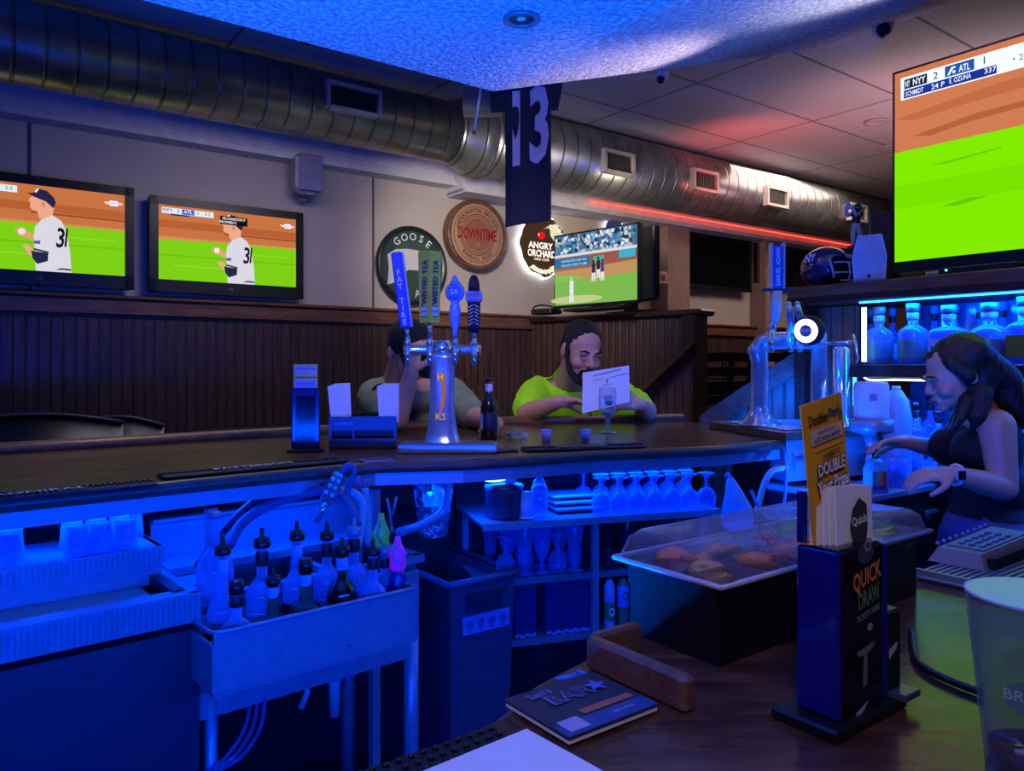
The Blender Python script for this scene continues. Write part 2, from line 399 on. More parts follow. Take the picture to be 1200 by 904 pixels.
# half wall with its cap, and the sloping hand rails
A_, B_ = Vector((.13,5.8,0)), Vector((1.185,4.87,0)); dh = (B_-A_).normalized(); th_h = math.atan2(dh.y, dh.x); Lh = (B_-A_).length
o = struct('wall_partition', MB().box((Lh/2,.06,.83), (Lh,.12,1.66)), BEAD); o.location = A_; o.rotation_euler = (0,0,th_h)
o = struct('trim_10', MB().box((Lh/2+.01,.05,1.68), (Lh+.06,.2,.04), bev=.01).box((Lh-.02,-.01,.85),(.09,.16,1.62)), WOODDK); o.location = A_; o.rotation_euler = (0,0,th_h)
def board(p, q, w, t, m):
    """wooden rail standing on edge from p to q: w tall, t thick"""
    p, q = Vector(p), Vector(q); n = (q-p).cross(Vector((0,0,1))).normalized()*t/2; u = Vector((0,0,w/2))
    m.hull([p-n-u, p+n-u, p+n+u, p-n+u], [q-n-u, q+n-u, q+n+u, q-n+u]); return m
mr = MB(); mr.mat(WOODDK); board(Z(812,408,4.7), Z(742,474,4.5), .085, .07, mr)
mr.mat(BEADL); p, q = Z(811,418,4.73), Z(742,483,4.53)
mr.hull([Vector((p.x,p.y-.01,0)),Vector((q.x,q.y-.01,0)),q+Vector((0,-.01,0)),p+Vector((0,-.01,0))], [Vector((p.x,p.y+.03,0)),Vector((q.x,q.y+.03,0)),q+Vector((0,.03,0)),p+Vector((0,.03,0))])
struct('trim_11', mr)
mr = MB(); mr.mat(WOODMD); p, q = Z(822,500,3.72), Z(942,420,3.5); board(p, q, .105, .09, mr)
struct('trim_12', mr)
mr = MB(); th_r = math.atan2(q.y-p.y, q.x-p.x); Lr = (Vector((q.x-p.x,q.y-p.y))).length
mr.add([(0,-.02,0),(Lr,-.02,0),(Lr,-.02,q.z),(0,-.02,p.z),(0,.02,0),(Lr,.02,0),(Lr,.02,q.z),(0,.02,p.z)], [[0,1,2,3],[7,6,5,4],[0,4,5,1],[1,5,6,2],[2,6,7,3],[3,7,4,0]])
o = struct('wall_ramp', mr, BEADL); o.location = (p.x,p.y,0); o.rotation_euler = (0,0,th_r)

# ---------------------------------------------------------------- spiral duct with its registers
DM = duct_mat(); duct_y, dz = 4.05, 2.785
xj = wl(W(545,170,duct_y))[0]
dct = thing('spiral_duct', 'long round galvanised spiral air duct hung under the ceiling along the cream wall', 'air duct', (0,0,0), TH_W)
def dcyl(x0, x1, r):
    m = MB().at((0,duct_y,dz), (0,PI/2,0)); m.lathe([(r,x0),(r,x1)], n=40, cap=True); return m
dcyl(-3.1, xj, .185).build('duct_section', DM, dct, local=True)
dcyl(xj+.05, 9.9, .235).build('duct_section', DM, dct, local=True)
m = MB().at((0,duct_y,dz), (0,PI/2,0)); m.lathe([(.185,xj-.12),(.20,xj-.1),(.215,xj-.02),(.242,xj+.03),(.248,xj+.05),(.248,xj+.09),(.236,xj+.11)], n=40, cap=False)
m.build('reducer_collar', DM, dct, local=True)
VF = mat('vent_frame_paint', (176,166,156), .6)
for px, py, w, hh in ((413,118,.30,.13), (723,192,.27,.14), (824,213,.27,.14), (908,232,.27,.14), (1003,250,.27,.14)):
    rr = .185 if px < 545 else .235
    u = (px-CX)/F; ang = 0.12
    p = W(px, py, duct_y-rr); xx = wl(p)[0]; zz = p.z
    fr = MB(); fr.at((xx, duct_y-rr-.012, zz), (0,0,0))
    for sx in (-1,1): fr.box((sx*w/2,0,0), (.022,.05,hh+.022))
    for sz in (-1,1): fr.box((0,0,sz*hh/2), (w,.05,.022))
    f = fr.build('vent_register', VF, dct, local=True)
    bk = MB().at((xx, duct_y-rr-.012, zz)).box((0,.012,0),(w-.02,.02,hh-.02)); bk.build('vent_opening', BLACKM, f, local=True)
    sl = MB().at((xx, duct_y-rr-.012, zz))
    for k in range(11): sl.box((-w/2+.02+(w-.04)*(k+.5)/11, -.004, 0), (.005,.012,hh-.02))
    sl.build('vent_louvres', mat('vent_louvre_grey', (70,66,64), .5), f, local=True)

# ---------------------------------------------------------------- televisions
def tv_body(t, w, h, bez=.03, bot=None, depth=.06, m=BLACK):
    bot = bez if bot is None else bot
    fr = MB(); fr.box((0, depth/2+.004, h/2), (w, depth, h), bev=.01)
    fr.box((-w/2+bez/2,-.002,h/2),(bez,.012,h)); fr.box((w/2-bez/2,-.002,h/2),(bez,.012,h))
    fr.box((0,-.002,h-bez/2),(w,.012,bez)); fr.box((0,-.002,bot/2),(w,.012,bot))
    fr.build('bezel', m, t, local=True)
def ball_player_picture(pw, ph, name, t, off, caption):
    P = Pic(emit=1.15, step=.0003)
    S = lambda u, v: (u*pw-pw/2, (1-v)*ph)
    R = lambda u0, v0, u1, v1, c: P.poly([S(u0,v0),S(u1,v0),S(u1,v1),S(u0,v1)], c)
    def C(x, y): return S(.44+(x-155)*.000736, (y-150)/598)
    R(0,0,1,.46,(188,108,62)); R(0,.2,1,.3,(172,90,50)); R(0,.42,1,.47,(205,130,84)); R(.45,.31,1,.33,(140,70,40))
    P.poly([S(0,.46),S(.5,.445),S(1,.44),S(1,1),S(0,1)], (118,196,20)); R(0,.66,1,.68,(104,182,16)); R(.1,.8,.45,.81,(140,214,40)); R(.6,.57,.95,.585,(132,208,36))
    skin = (224,160,128); jer = (206,204,214); nav = (34,36,70)
    P.poly([C(45,480),C(75,450),C(130,455),C(145,480),C(190,500),C(190,545),C(140,520),C(90,515)], (214,150,110)); P.ell(*C(100,482), pw*.02, pw*.02, (238,222,210))
    P.poly([C(105,580),C(140,565),C(190,600),C(200,650),C(160,640)], skin)
    P.poly([C(170,235),C(150,262),C(165,275),C(162,310),C(175,325),C(212,330),C(235,385),C(330,360),C(345,295),C(300,250),C(230,225)], skin)
    P.poly([C(190,500),C(200,440),C(250,385),C(335,350),C(400,385),C(440,450),C(468,590),C(480,748),C(205,748),C(200,650)], jer)
    P.poly([C(170,610),C(300,620),C(296,675),C(215,700),C(180,660)], nav); P.poly([C(186,590),C(305,608),C(300,622),C(186,604)], (60,60,90))
    P.poly([C(350,735),C(400,718),C(475,722),C(476,734),C(410,730)], nav)
    P.poly([C(140,212),C(190,206),C(230,174),C(290,183),C(345,228),C(358,262),C(338,300),C(280,258),C(200,236)], nav)
    P.poly([C(195,195),C(215,175),C(230,175),C(208,205)], (225,225,235))
    P.ell(*C(262,282), pw*.012, pw*.02, (206,134,104)); P.poly([C(190,540),C(240,535),C(238,560),C(190,560)], (90,80,170))
    x, z = C(395,505); P.text('3', x, z, ph*.24, (24,24,40), rot=-.08, bold=.02, w=pw*.045); x, z = C(438,500); P.text('1', x, z, ph*.22, (24,24,40), rot=-.08, bold=.01, w=pw*.012)
    R(.02,.035,.375,.115,(214,222,236)); 
    x, z = S(.06,.07); P.text('NYY', x, z, ph*.045, (20,30,80)); x, z = S(.13,.07); P.text('2', x, z, ph*.045, (30,40,60)); R(.155,.04,.24,.11,(40,90,190)); x, z = S(.197,.07); P.text('ATL', x, z, ph*.045, (240,240,255)); x, z = S(.265,.07); P.text('1', x, z, ph*.045, (30,40,60)); x, z = S(.33,.07); P.text('2-2', x, z, ph*.04, (90,100,120))
    R(.08,.115,.2,.135,(20,30,90))
    R(.905,.085,.955,.15,(236,236,250)); x, z = S(.93,.118); P.text('SNY', x, z, ph*.03, (110,110,220)); P.poly([S(.87,.105),S(.905,.1),S(.905,.135),S(.88,.13)], (240,200,180)); P.poly([S(.955,.1),S(.985,.105),S(.98,.13),S(.955,.135)], (220,190,235))
    if caption:
        R(.42,.07,.62,.185,(16,12,14)); x, z = S(.52,.1); P.text('AIR-CONDITION IT', x, z, ph*.036, (240,240,240), w=pw*.17); x, z = S(.48,.15); P.text('PROPERLY.', x, z, ph*.036, (240,240,240))
    P.build(name, t, loc=off)
def wall_tv(name, px0, px1, yt1, yb1, label, fill):
    pr, pb = W(px1, yt1, 4.5), W(px1, yb1, 4.5); pl = W(px0, 200, 4.5)
    x1, x0 = wl(pr)[0], wl(pl)[0]; w = x1-x0; h = pr.z-pb.z
    t = thing(name, label, 'television', (DV*((x0+x1)/2)+NV*4.5)+Vector((0,0,pb.z)), TH_W, None)
    fill(t, w, h); return t, w, h
def fill_l(caption):
    def f(t, w, h):
        tv_body(t, w, h, .045, .07)
        ball_player_picture(w-.09, h-.115, 'screen', t, (0,-.001,.07), caption)
        MB().box((0,.08,h/2),(.3,.05,.25)).build('wall_bracket', BLACKM, t, local=True)
        P = Pic(); P.text('LG', 0, .035, .014, (150,150,160)); P.build('logo', t, loc=(0,-.009,0))
        MB().lathe([(.012,0),(.012,-.01)],c=(0,0,0)).build('infrared_eye', BLACKM, t, local=True)
    return f
t2, w2, h2 = wall_tv('television', 175, 355, 250, 351, 'wide black television high on the cream wall showing a pitcher, a caption over his face', fill_l(True))
xr = wl(W(157,224,4.5))[0]
t1 = thing('television', 'black television on the cream wall showing a pitcher on grass, no caption over him', 'television', DV*(xr-w2/2)+NV*4.5+Vector((0,0,W(157,340,4.5).z)), TH_W)
fill_l(False)(t1, w2, h2+.02)
# dark, switched-off sets on the far stretch of the same wall
for (x0, x1, y0, y1, lab) in ((800,880,264,343,'switched-off black television on the cream wall over the dining chairs'), (889,962,268,340,'switched-off black television partly behind the ornate sword-like tap handle')):
    def fd(t, w, h):
        tv_body(t, w, h, .03); MB().box((0,-.002,h/2),(w-.06,.004,h-.06)).build('screen', mat('dead_screen_glass', (10,11,14), .15), t, local=True)
        MB().box((0,.08,h/2),(.3,.05,.25)).build('wall_bracket', BLACKM, t, local=True)
    pr = W(x1, y0, 4.5); wall_tv('television', x0, x1, y0+8, y1, lab, fd)
# television on the half wall (crowd and infield picture)
TL, BL, TR, BR = Z(650,277,5.45), Z(650,362,5.45), Z(749,260,4.9), Z(749,354,4.9)
v = (BR-BL); v.z = 0; wv = v.length; th = math.atan2(v.y, v.x); hv = (TL.z-BL.z+TR.z-BR.z)/2; mid = (BL+BR)/2
ct = thing('television', 'flat television standing on the dark half wall showing a batter and a crowd', 'television', (mid.x, mid.y, 1.70), th)
mb = MB(); mb.box((0,.03,.025),(.5,.16,.02),bev=.005).box((0,.04,.05),(.1,.04,.08)); mb.build('stand', BLACKM, ct, local=True)
zoff = mid.z-1.70
fr = MB().at((0,0,zoff)); fr.box((0,.026,hv/2),(wv,.045,hv),bev=.008); fr.box((-wv/2+.006,0,hv/2),(.012,.012,hv)); fr.box((wv/2-.006,0,hv/2),(.012,.012,hv)); fr.box((0,0,hv-.006),(wv,.012,.012)); fr.box((0,0,.008),(wv,.012,.016)); fr.build('bezel', BLACK, ct, local=True)
P = Pic(emit=1.1, step=.0003); pw, ph = wv-.02, hv-.03
S = lambda u, v: (u*pw-pw/2, (1-v)*ph)
R = lambda u0, v0, u1, v1, c: P.poly([S(u0,v0),S(u1,v0),S(u1,v1),S(u0,v1)], c)
R(0,0,1,1,(120,178,76)); R(0,0,1,.3,(70,110,150)); rg = random.Random(3)
for k in range(230):
    u, v = rg.random()*.96, rg.random()*.26; c = rg.choice([(230,232,240),(40,60,110),(90,140,180),(30,40,50),(200,190,180),(60,150,190),(170,190,210),(35,35,60)])
    P.rect(*S(u, v+.045), *S(u+.03, v), c); P.k -= 1
P.k += 1
R(0,.27,1,.31,(206,214,216)); R(0,.31,1,.46,(150,84,76)); R(0,.33,.45,.46,(36,110,160)); 
for v in (.37,.43): x, z = S(.25,v); P.text('WAITING FOR YOUR CALL' if v < .4 else 'TOUCH TEST TUBE', x, z, ph*.03, (210,225,235), w=pw*.33)
R(.8,.31,.98,.42,(60,170,200)); R(.5,.35,.62,.44,(70,170,140)); R(.0,.46,1,.5,(150,100,70))
P.poly([S(.0,.5),S(.45,.5),S(1,.46),S(1,.62),S(.5,.66),S(.2,.62),S(0,.56)], (186,140,92)); P.poly([S(0,.56),S(.3,.6),S(.35,.62),S(0,.68)], (130,188,80))
P.ell(*S(.28,.93), pw*.33, ph*.055, (186,196,140))
for u, v, c in ((.5,.5,(40,44,80)),(.56,.46,(36,40,50)),(.61,.5,(60,60,150)),(.23,.72,(222,224,228))):
    s_ = 1.25 if u < .3 else 1
    P.rect(*S(u-.02*s_, v+.09*s_), *S(u+.02*s_, v-.05*s_), c); P.poly([S(u-.022*s_,v+.2*s_),S(u-.006,v+.2*s_),S(u+.002,v+.08),S(u-.02,v+.08)], (226,226,232)); P.poly([S(u+.006,v+.2*s_),S(u+.024*s_,v+.2*s_),S(u+.02,v+.08),S(u+.002,v+.08)], (226,226,232)); P.ell(*S(u, v-.075*s_), pw*.014, ph*.022, (40,44,70) if u > .3 else (210,190,180))
P.build('screen', ct, loc=(0,-.0075,zoff+.017))
p, q = Z(712,262,5.62), Z(770,262,5.1); v = q-p; th2 = math.atan2(v.y, v.x)
bt = thing('television', 'back of a black television turned away, beside the set on the half wall', 'television', ((p.x+q.x)/2, (p.y+q.y)/2, 1.70), th2)
wq = Vector((v.x,v.y)).length
MB().box((0,0,.33),(wq,.06,.50),bev=.01).build('bezel', BLACK, bt, local=True); MB().box((0,.0,.04),(.1,.05,.08)).box((0,0,.01),(.4,.16,.02)).build('stand', BLACKM, bt, local=True)
# streaming box and cables on the half wall
bx = thing('cable_box', 'small flat black cable box on the half wall beneath the television', 'electronic box', Z(640,372,5.56).xy.to_3d()+Vector((0,0,1.70)), th)
MB().box((0,0,.03),(.2,.12,.04),bev=.006).build('box_body', BLACK, bx, local=True)
MB().tube(curve_pts([(-.12,.0,.02),(-.08,-.05,.06),(0,-.06,.075),(.1,-.05,.06),(.16,0,.02)],6),.006,6).build('cable', BLACKM, bx, local=True)
# big television over the back bar
tl, bl = BK(1047,86,3.12), BK(1047,321,3.12); hB = tl.z-bl.z; wB = 1.42
rt = thing('television', 'very large television over the back bar filled with bright green grass and a score bar', 'television', bl, TH_B)
mb = MB(); D = .05
mb.box((wB/2,.03,hB/2),(wB,D,hB),bev=.008); mb.box((.005,0,hB/2),(.01,.012,hB)); mb.box((wB-.005,0,hB/2),(.01,.012,hB)); mb.box((wB/2,0,hB-.005),(wB,.012,.01)); mb.box((wB/2,0,.022),(wB,.014,.044)); mb.build('bezel', BLACK, rt, local=True)
zb = 1.686-bl.z
mb = MB(); mb.box((.35,.05,zb/2),(.05,.12,abs(zb))); mb.box((1.05,.05,zb/2),(.05,.12,abs(zb))); mb.build('stand', BLACKM, rt, local=True)
P = Pic(emit=1.25, step=.0003); pw, ph = wB-.02, hB-.055
S = lambda u, v: (u*pw, (1-v)*ph)
R = lambda u0, v0, u1, v1, c: P.poly([S(u0,v0),S(u1,v0),S(u1,v1),S(u0,v1)], c)
R(0,0,1,.45,(190,112,74)); P.poly([S(0,.24),S(.12,.22),S(.28,.19),S(.5,.2),S(.5,.235),S(.2,.25),S(.06,.27)], (176,98,60)); P.poly([S(.05,.35),S(.22,.31),S(.5,.3),S(.5,.32),S(.2,.345),S(.1,.37)], (164,90,54))
R(0,.42,1,1,(118,214,0)); R(0,.6,1,.72,(112,206,0)); P.poly([S(.13,.74),S(.2,.72),S(.25,.725),S(.17,.75)], (92,180,0)); P.poly([S(.1,.52),S(.2,.51),S(.28,.5),S(.28,.508),S(.14,.53)], (98,186,0))
R(.018,.032,.62,.15,(226,238,242)); R(.028,.045,.092,.095,(22,34,66)); x, z = S(.07,.07); P.text('NYY', x, z, ph*.033, (245,245,250), w=pw*.034); x, z = S(.038,.07); P.text('NY', x, z, ph*.034, (235,235,245), w=pw*.013)
x, z = S(.115,.07); P.text('2', x, z, ph*.036, (50,60,70)); R(.14,.04,.215,.095,(24,80,170)); x, z = S(.19,.07); P.text('ATL', x, z, ph*.034, (245,250,255), w=pw*.028)
P.poly([S(.146,.088),S(.152,.088),S(.163,.058),S(.168,.062),S(.166,.05),S(.157,.052)], (245,250,255)); P.ell(*S(.164,.078), pw*.004, ph*.007, (245,250,255))
x, z = S(.24,.065); P.text('1', x, z, ph*.036, (50,60,70)); R(.028,.102,.27,.145,(24,46,140)); x, z = S(.058,.124); P.text('SCHMIDT', x, z, ph*.026, (225,232,245), w=pw*.05); x, z = S(.122,.124); P.text('24 P', x, z, ph*.026, (225,232,245)); x, z = S(.18,.12); P.text('E. OZUNA', x, z, ph*.026, (225,232,245), w=pw*.055); x, z = S(.255,.12); P.text('337', x, z, ph*.026, (225,232,245))
x, z = S(.32,.10); P.text('\u2022 2', x, z, ph*.03, (110,130,140)); P.ell(*S(.375,.1), pw*.006, pw*.006, (20,60,110)); x, z = S(.38,.06); P.text('3', x, z, ph*.03, (80,110,120))
P.poly([S(.405,.60),S(.42,.56),S(.45,.53),S(.5,.53),S(.52,.66),S(.46,.68),S(.415,.66)], (236,180,165)); P.ell(*S(.425,.6), pw*.012, ph*.02, (250,225,215)); P.poly([S(.41,.66),S(.5,.67),S(.5,.69),S(.43,.69)], (190,60,30))
P.build('screen', rt, loc=(.01,-.0085,.045))
# media player under it
mp = thing('media_player', 'slim black media player with a small blue light, lying under the big television', 'media player', BK(1150,322,3.05).xy.to_3d()+Vector((0,0,1.686)), TH_B)
MB().box((0,0,.012),(.26,.1,.024),bev=.004).build('box_body', BLACK, mp, local=True); MB().ball((-.1,-.052,.014),.004).build('power_light', emis('cyan_light',(60,230,255),5), mp, local=True)
rm = thing('remote_control', 'thin pale grey stick lying against the base of the big television', 'remote control', BK(1098,327,3.03).xy.to_3d()+Vector((0,0,1.69)), TH_B-.2)
MB().box((0,0,.008),(.09,.014,.014),bev=.003).build('remote_body', mat('pale_grey_plastic',(170,165,170),.5), rm, local=True)

# ---------------------------------------------------------------- signs on the wall
def wall_thing(name, px, py, label, cat, D=4.58, **k):
    p = W(px, py, D); return thing(name, label, cat, p, TH_W, **k)
g = wall_thing('round_sign', 481, 312, 'round dark green beer sign with a white goose head, hung on the cream wall', 'sign')
MB().at(rot=(PI/2,0,0)).lathe([(.262,0),(.27,.02),(.262,.045),(.245,.05),(.235,.03),(.0,.03)], n=48).build('rim', mat('black_green_rim',(24,34,30),.35), g, local=True)
P = Pic(step=.0006); P.ring(0,0,0,.235,(44,58,54)); P.ell(.0,-.01,.175,.175,(54,78,62)); 
P.poly([(-.19,-.14),(-.18,-.02),(-.19,.06),(-.13,.1),(-.04,.11),(.05,.105),(.11,.07),(.15,.02),(.16,-.01),(.08,-.03),(-.03,-.03),(-.08,-.06),(-.13,-.12)], (196,192,186))
P.poly([(-.13,-.12),(-.08,-.06),(-.02,-.035),(.1,-.035),(.2,-.0),(.19,-.1),(.1,-.18),(-.04,-.2)], (46,70,54)); P.ell(.095,.055,.012,.012,(30,34,34))
P.arc('GOOSE', 0, 0, .195, .05, (222,222,216), a_mid=PI/2, spread=1.35); P.arc('ISLAND', 0, 0, .19, .05, (206,210,200), a_mid=-PI/2, spread=1.9, inv=True)
P.build('sign_face', g, loc=(0,-.031,0))
g = wall_thing('round_sign', 553, 277, 'round carved wooden barrel-head sign with red letters across its middle', 'sign')
MB().at(rot=(PI/2,0,0)).lathe([(.245,0),(.25,.03),(.25,.075),(.235,.085),(.222,.07),(.0,.07)], n=48).build('rim', WOODMD, g, local=True)
P = Pic(step=.0006); P.ring(0,0,0,.22,(176,132,102)); P.ring(0,0,.196,.2,(90,50,36)); P.ring(0,0,.142,.148,(90,50,36)); P.ring(0,0,.0,.135,(150,92,70)); P.ring(0,0,.118,.122,(190,140,108))
P.text('DOWNTIME', 0, .005, .085, (150,28,30), w=.33, bold=.03); P.arc('HANDCRAFTED WHISKEY', 0,0,.172,.028,(84,44,32), a_mid=PI/2, spread=2.5); P.arc('BARREL AGED', 0,0,.17,.026,(84,44,32), a_mid=-PI/2, spread=1.5, inv=True)
P.text('12', 0, -.07, .03, (196,150,118)); P.build('sign_face', g, loc=(0,-.071,0))
g = wall_thing('neon_sign', 634, 289, 'round backlit cider sign with a red apple and white lettering, glowing white around its edge', 'sign')
rg = random.Random(5); bl_ = [(.225*(1+.05*rg.uniform(-1,1))*math.cos(2*PI*k/40), .232*(1+.05*rg.uniform(-1,1))*math.sin(2*PI*k/40)) for k in range(40)]
P = Pic(emit=3.2, step=.0002); P.poly([(x*1.07,z*1.07) for x, z in bl_], (214,232,245)); P.build('light_halo', g, loc=(0,-.01,0))
P = Pic(emit=.55, step=.001); P.poly(bl_, (92,62,48)); P.build('sign_face', g, loc=(0,-.03,0))
P = Pic(emit=1.4, step=.0006); P.text('ANGRY', -.03, .0, .052, (255,236,222), bold=.03); P.text('ORCHARD', -.02, -.06, .055, (255,236,222), bold=.03, w=.27); P.text('HARD CIDER', -.02, -.105, .018, (255,236,222))
P.ell(-.03,.075,.03,.028,(215,20,25)); P.ell(-.012,.08,.022,.024,(215,20,25)); P.poly([(-.05,.068),(-.058,.09),(-.046,.088)],(255,255,255))
for k in range(16):
    a = .9-k*.2; r = .2; x, z = r*math.cos(a), r*math.sin(a); w_ = .05+.03*rg.random()
    P.poly([(x-w_,z-.005),(x-.01,z+.022),(x+.02,z+.008),(x+.005,z-.02)], (214,208,180))
for k in range(7): P.tube = None; P.poly([(-.02+.03*k*.6,.12+.01*k),(.06+.012*k,.17-.012*k),(.12,.13-.02*k),(.05,.155-.012*k)], (206,196,160))
P.build('lettering', g, loc=(0,-.033,0))
g = wall_thing('neon_sign', 718, 270, 'small round backlit sign with a blue centre, mostly hidden behind the half-wall television', 'sign')
P = Pic(emit=2.5, step=.0006); P.ell(0,0,.12,.12,(210,220,250)); P.build('light_halo', g, loc=(0,-.01,0)); P = Pic(emit=.6, step=.0006); P.ell(0,0,.10,.10,(60,70,130)); P.build('sign_face', g, loc=(0,-.02,0))
# red neon line on the bulkhead
xa, xb = wl(W(690,232,4.36))[0], 9.0
rl = thing('neon_strip', 'long red neon strip glowing under the duct along the bulkhead', 'light strip', (0,0,0), TH_W)
MB().box(((xa+xb)/2,4.35,2.60),(xb-xa,.008,.008)).build('tube', emis('red_neon',(255,60,40),5), rl, local=True)
# wall speaker
s = wall_thing('wall_speaker', 361, 228, 'small pale wall speaker beneath the duct above the captioned television', 'speaker', 4.42)
MB().at((0,0,.12)).box((0,.02,0),(.17,.13,.24),bev=.03).build('cabinet', mat('speaker_shell',(160,158,175),.6), s, local=True)
MB().at((0,0,.12)).box((0,-.05,.0),(.145,.012,.215),bev=.02).build('grille', mat('speaker_grille',(112,112,150),.8,bump=.4,bscale=300), s, local=True)
MB().at((0,.1,.0)).box((0,0,-.012),(.05,.03,.02)).box((0,.05,.1),(.05,.06,.05)).build('bracket', STEELD, s, local=True)
# outlet plate / small picture past the corner television
s = wall_thing('thermostat', 775, 326, 'small pale box with a dark dial on the wall beyond the half wall', 'thermostat', 4.42)
MB().box((0,0,0),(.13,.04,.11),bev=.01).build('housing', mat('pinkish_plastic',(170,130,120),.6), s, local=True); MB().box((0,-.021,0),(.05,.006,.05)).build('dial', mat('brown_dial',(80,40,34),.5), s, local=True)

# ---------------------------------------------------------------- ceiling fittings
p = H(611,21,2.35); s = thing('recessed_light', 'round recessed spot light, unlit, in the blue popcorn ceiling', 'ceiling light', p)
MB().lathe([(.052,-.002),(.055,-.008),(.042,-.010),(.036,.0)], n=28, cap=False).build('trim_ring', STEEL, s, local=True); MB().lathe([(.038,-.004),(.03,-.0005),(.001,-.0005)], n=24).build('reflector', mat('dim_reflector',(150,150,120),.3,.5), s, local=True); MB().ball((0,0,-.002),(.016,.016,.004)).build('lamp', mat('unlit_lamp',(230,225,190),.3), s, local=True)
for px, py, lab in ((1027,142,'round recessed light in the tiled ceiling beyond the big television'), (1042,172,'farther small recessed light in the tiled ceiling')):
    s = thing('recessed_light', lab, 'ceiling light', H(px,py,CEIL-.001)); MB().lathe([(.075,0),(.08,-.01),(.06,-.012),(.05,-.002),(.001,-.002)], n=28).build('trim_ring', mat('ceiling_ring',(190,180,180),.5), s, local=True)
def dome_cam(p, s_, lab):
    s = thing('security_camera', lab, 'security camera', p)
    MB().lathe([(.0,0),(.062*s_,0),(.062*s_,-.03*s_),(.055*s_,-.045*s_),(.048*s_,-.05*s_)], n=28, cap=False).build('base', WHITE, s, local=True)
    MB().ball((0,0,-.062*s_),.046*s_,20).build('turret', WHITE, s, local=True)
    MB().at((0,0,0)).ball((-.008*s_,-.022*s_,-.078*s_),.032*s_,16).build('lens', BLACK, s, local=True)
dome_cam(Vector((1.80,3.72,CEIL)), 1.1, 'white dome security camera with a black lens at the corner of the ceiling')
dome_cam(H(775,83,CEIL), .75, 'small white camera on the tiled ceiling beyond the sloping plaster edge')

# ---------------------------------------------------------------- hanging jersey and pole
tJ, bJ = Z(619,98,3.35), Z(619,262,3.35)
j = thing('hanging_jersey', 'dark blue football jersey with a pale number 13 hanging from the ceiling edge', 'jersey', (tJ.x,3.35,bJ.z), -.1)
hJ = 2.62-bJ.z; wJ = .2
def ripple(x, z): return .012*math.sin(x*32+z*3) + .008*math.sin(z*9)
nx, nz = 22, 34; m = MB(); vs = []; fs = []
for sgn in (-1, 1):
    o_ = len(vs)
    for i in range(nz+1):
        z = hJ*i/nz
        for k in range(nx+1):
            x = wJ*(k/nx-.5); vs.append((x, ripple(x,z)+sgn*.006, z + (0.03*(.5-k/nx) * (-1) if i == 0 else 0)))
    for i in range(nz):
        for k in range(nx):
            f = [o_+i*(nx+1)+k, o_+i*(nx+1)+k+1, o_+(i+1)*(nx+1)+k+1, o_+(i+1)*(nx+1)+k]; fs.append(f if sgn < 0 else f[::-1])
JC = mat('navy_jersey_cloth', (24,24,52), .85, bump=.3, bscale=200)
m.add(vs, fs, True); m.build('jersey_body', JC, j, local=True)
m = MB(); m.hull([(-.1,-.01,hJ),(-.1,-.01,hJ-.16),(-.165,-.01,hJ-.16),(-.17,-.01,hJ-.02)], [(-.1,.015,hJ),(-.1,.015,hJ-.16),(-.165,.015,hJ-.16),(-.17,.015,hJ-.02)]); m.build('sleeve', JC, j, local=True)
m = MB(); m.hull([(.1,-.01,hJ),(.15,-.01,hJ-.05),(.13,-.01,hJ-.16),(.1,-.01,hJ-.16)], [(.1,.015,hJ),(.15,.015,hJ-.05),(.13,.015,hJ-.16),(.1,.015,hJ-.16)]); m.build('sleeve', JC, j, local=True)
P = Pic(step=.0005); zc = (Z(620,148,3.35).z)-bJ.z
vs_, fs_ = text_geo('13', .03); hh = .335
P._m((176,170,206)); P.mb.add([(x*hh*.46+.012, ripple(x*hh*.46+.012, zc+z*hh)-.011, zc+z*hh+x*.03) for x, z in vs_], fs_); P.build('number', j)
fp = thing('flag_pole', 'thin white rod hanging down beside the jersey at the ceiling corner', 'rod', Z(565,100,3.4)); fp.location.z = 2.62
MB().tube([(0,0,0),(-.035,0,-.24)],.006).build('rod', WHITE, fp, local=True)
MB().ball((-.035,0,-.24),.01).build('tip', STEEL, fp, local=True)
jb = MB().box((0,0,0),(.2,.1,.12)); o = jb.build('junction_box', mat('grey_box',(120,118,122),.6)); o.location = Z(566,120,3.9); tag(o,'grey junction box hung behind the jersey by the duct','junction box')
# ================================================================ THE LONG BAR
IN = [H(0,600,1.045), H(240,574,1.045), H(441,553,1.045), H(544,550,1.045), H(605,546,1.045), H(700,539,1.045), H(836,533,1.045), H(916,525,1.045)]
IN = [IN[0]-AV*1.1] + IN
OUT = [H(0,532,BAR), H(400,507,BAR), H(600,497,BAR), H(800,493.5,BAR)]; OUT = [OUT[0]-AV*1.1] + OUT
bar = thing('bar_counter', 'long dark varnished wooden bar with a steel apron, bending past the tall chrome beer tower', 'bar counter', (0,2.6,0))
poly = [(p.x,p.y) for p in IN] + [(p.x,p.y) for p in (Vector((1.05,3.15,0)), Vector((.92,3.55,0)))] + [(p.x,p.y) for p in OUT[::-1]]
MB().prism(poly, 1.04, BAR).build('countertop', WOODBAR, bar)
m = MB()
def strip(pts, off, z0, z1, th):
    """upright band following a polyline, set off sideways (towards +y side)"""
    mm = MB(); n = len(pts); L = []
    for i, p in enumerate(pts):
        t = (pts[min(i+1,n-1)]-pts[max(i-1,0)]); t.z = 0; t.normalize(); nn = Vector((-t.y,t.x,0)); L.append((p+nn*off, p+nn*(off+th)))
    for i in range(n-1):
        a, b = L[i]; c, d = L[i+1]
        mm.hull([Vector((a.x,a.y,z0)),Vector((b.x,b.y,z0)),Vector((b.x,b.y,z1)),Vector((a.x,a.y,z1))], [Vector((c.x,c.y,z0)),Vector((d.x,d.y,z0)),Vector((d.x,d.y,z1)),Vector((c.x,c.y,z1))])
    return mm
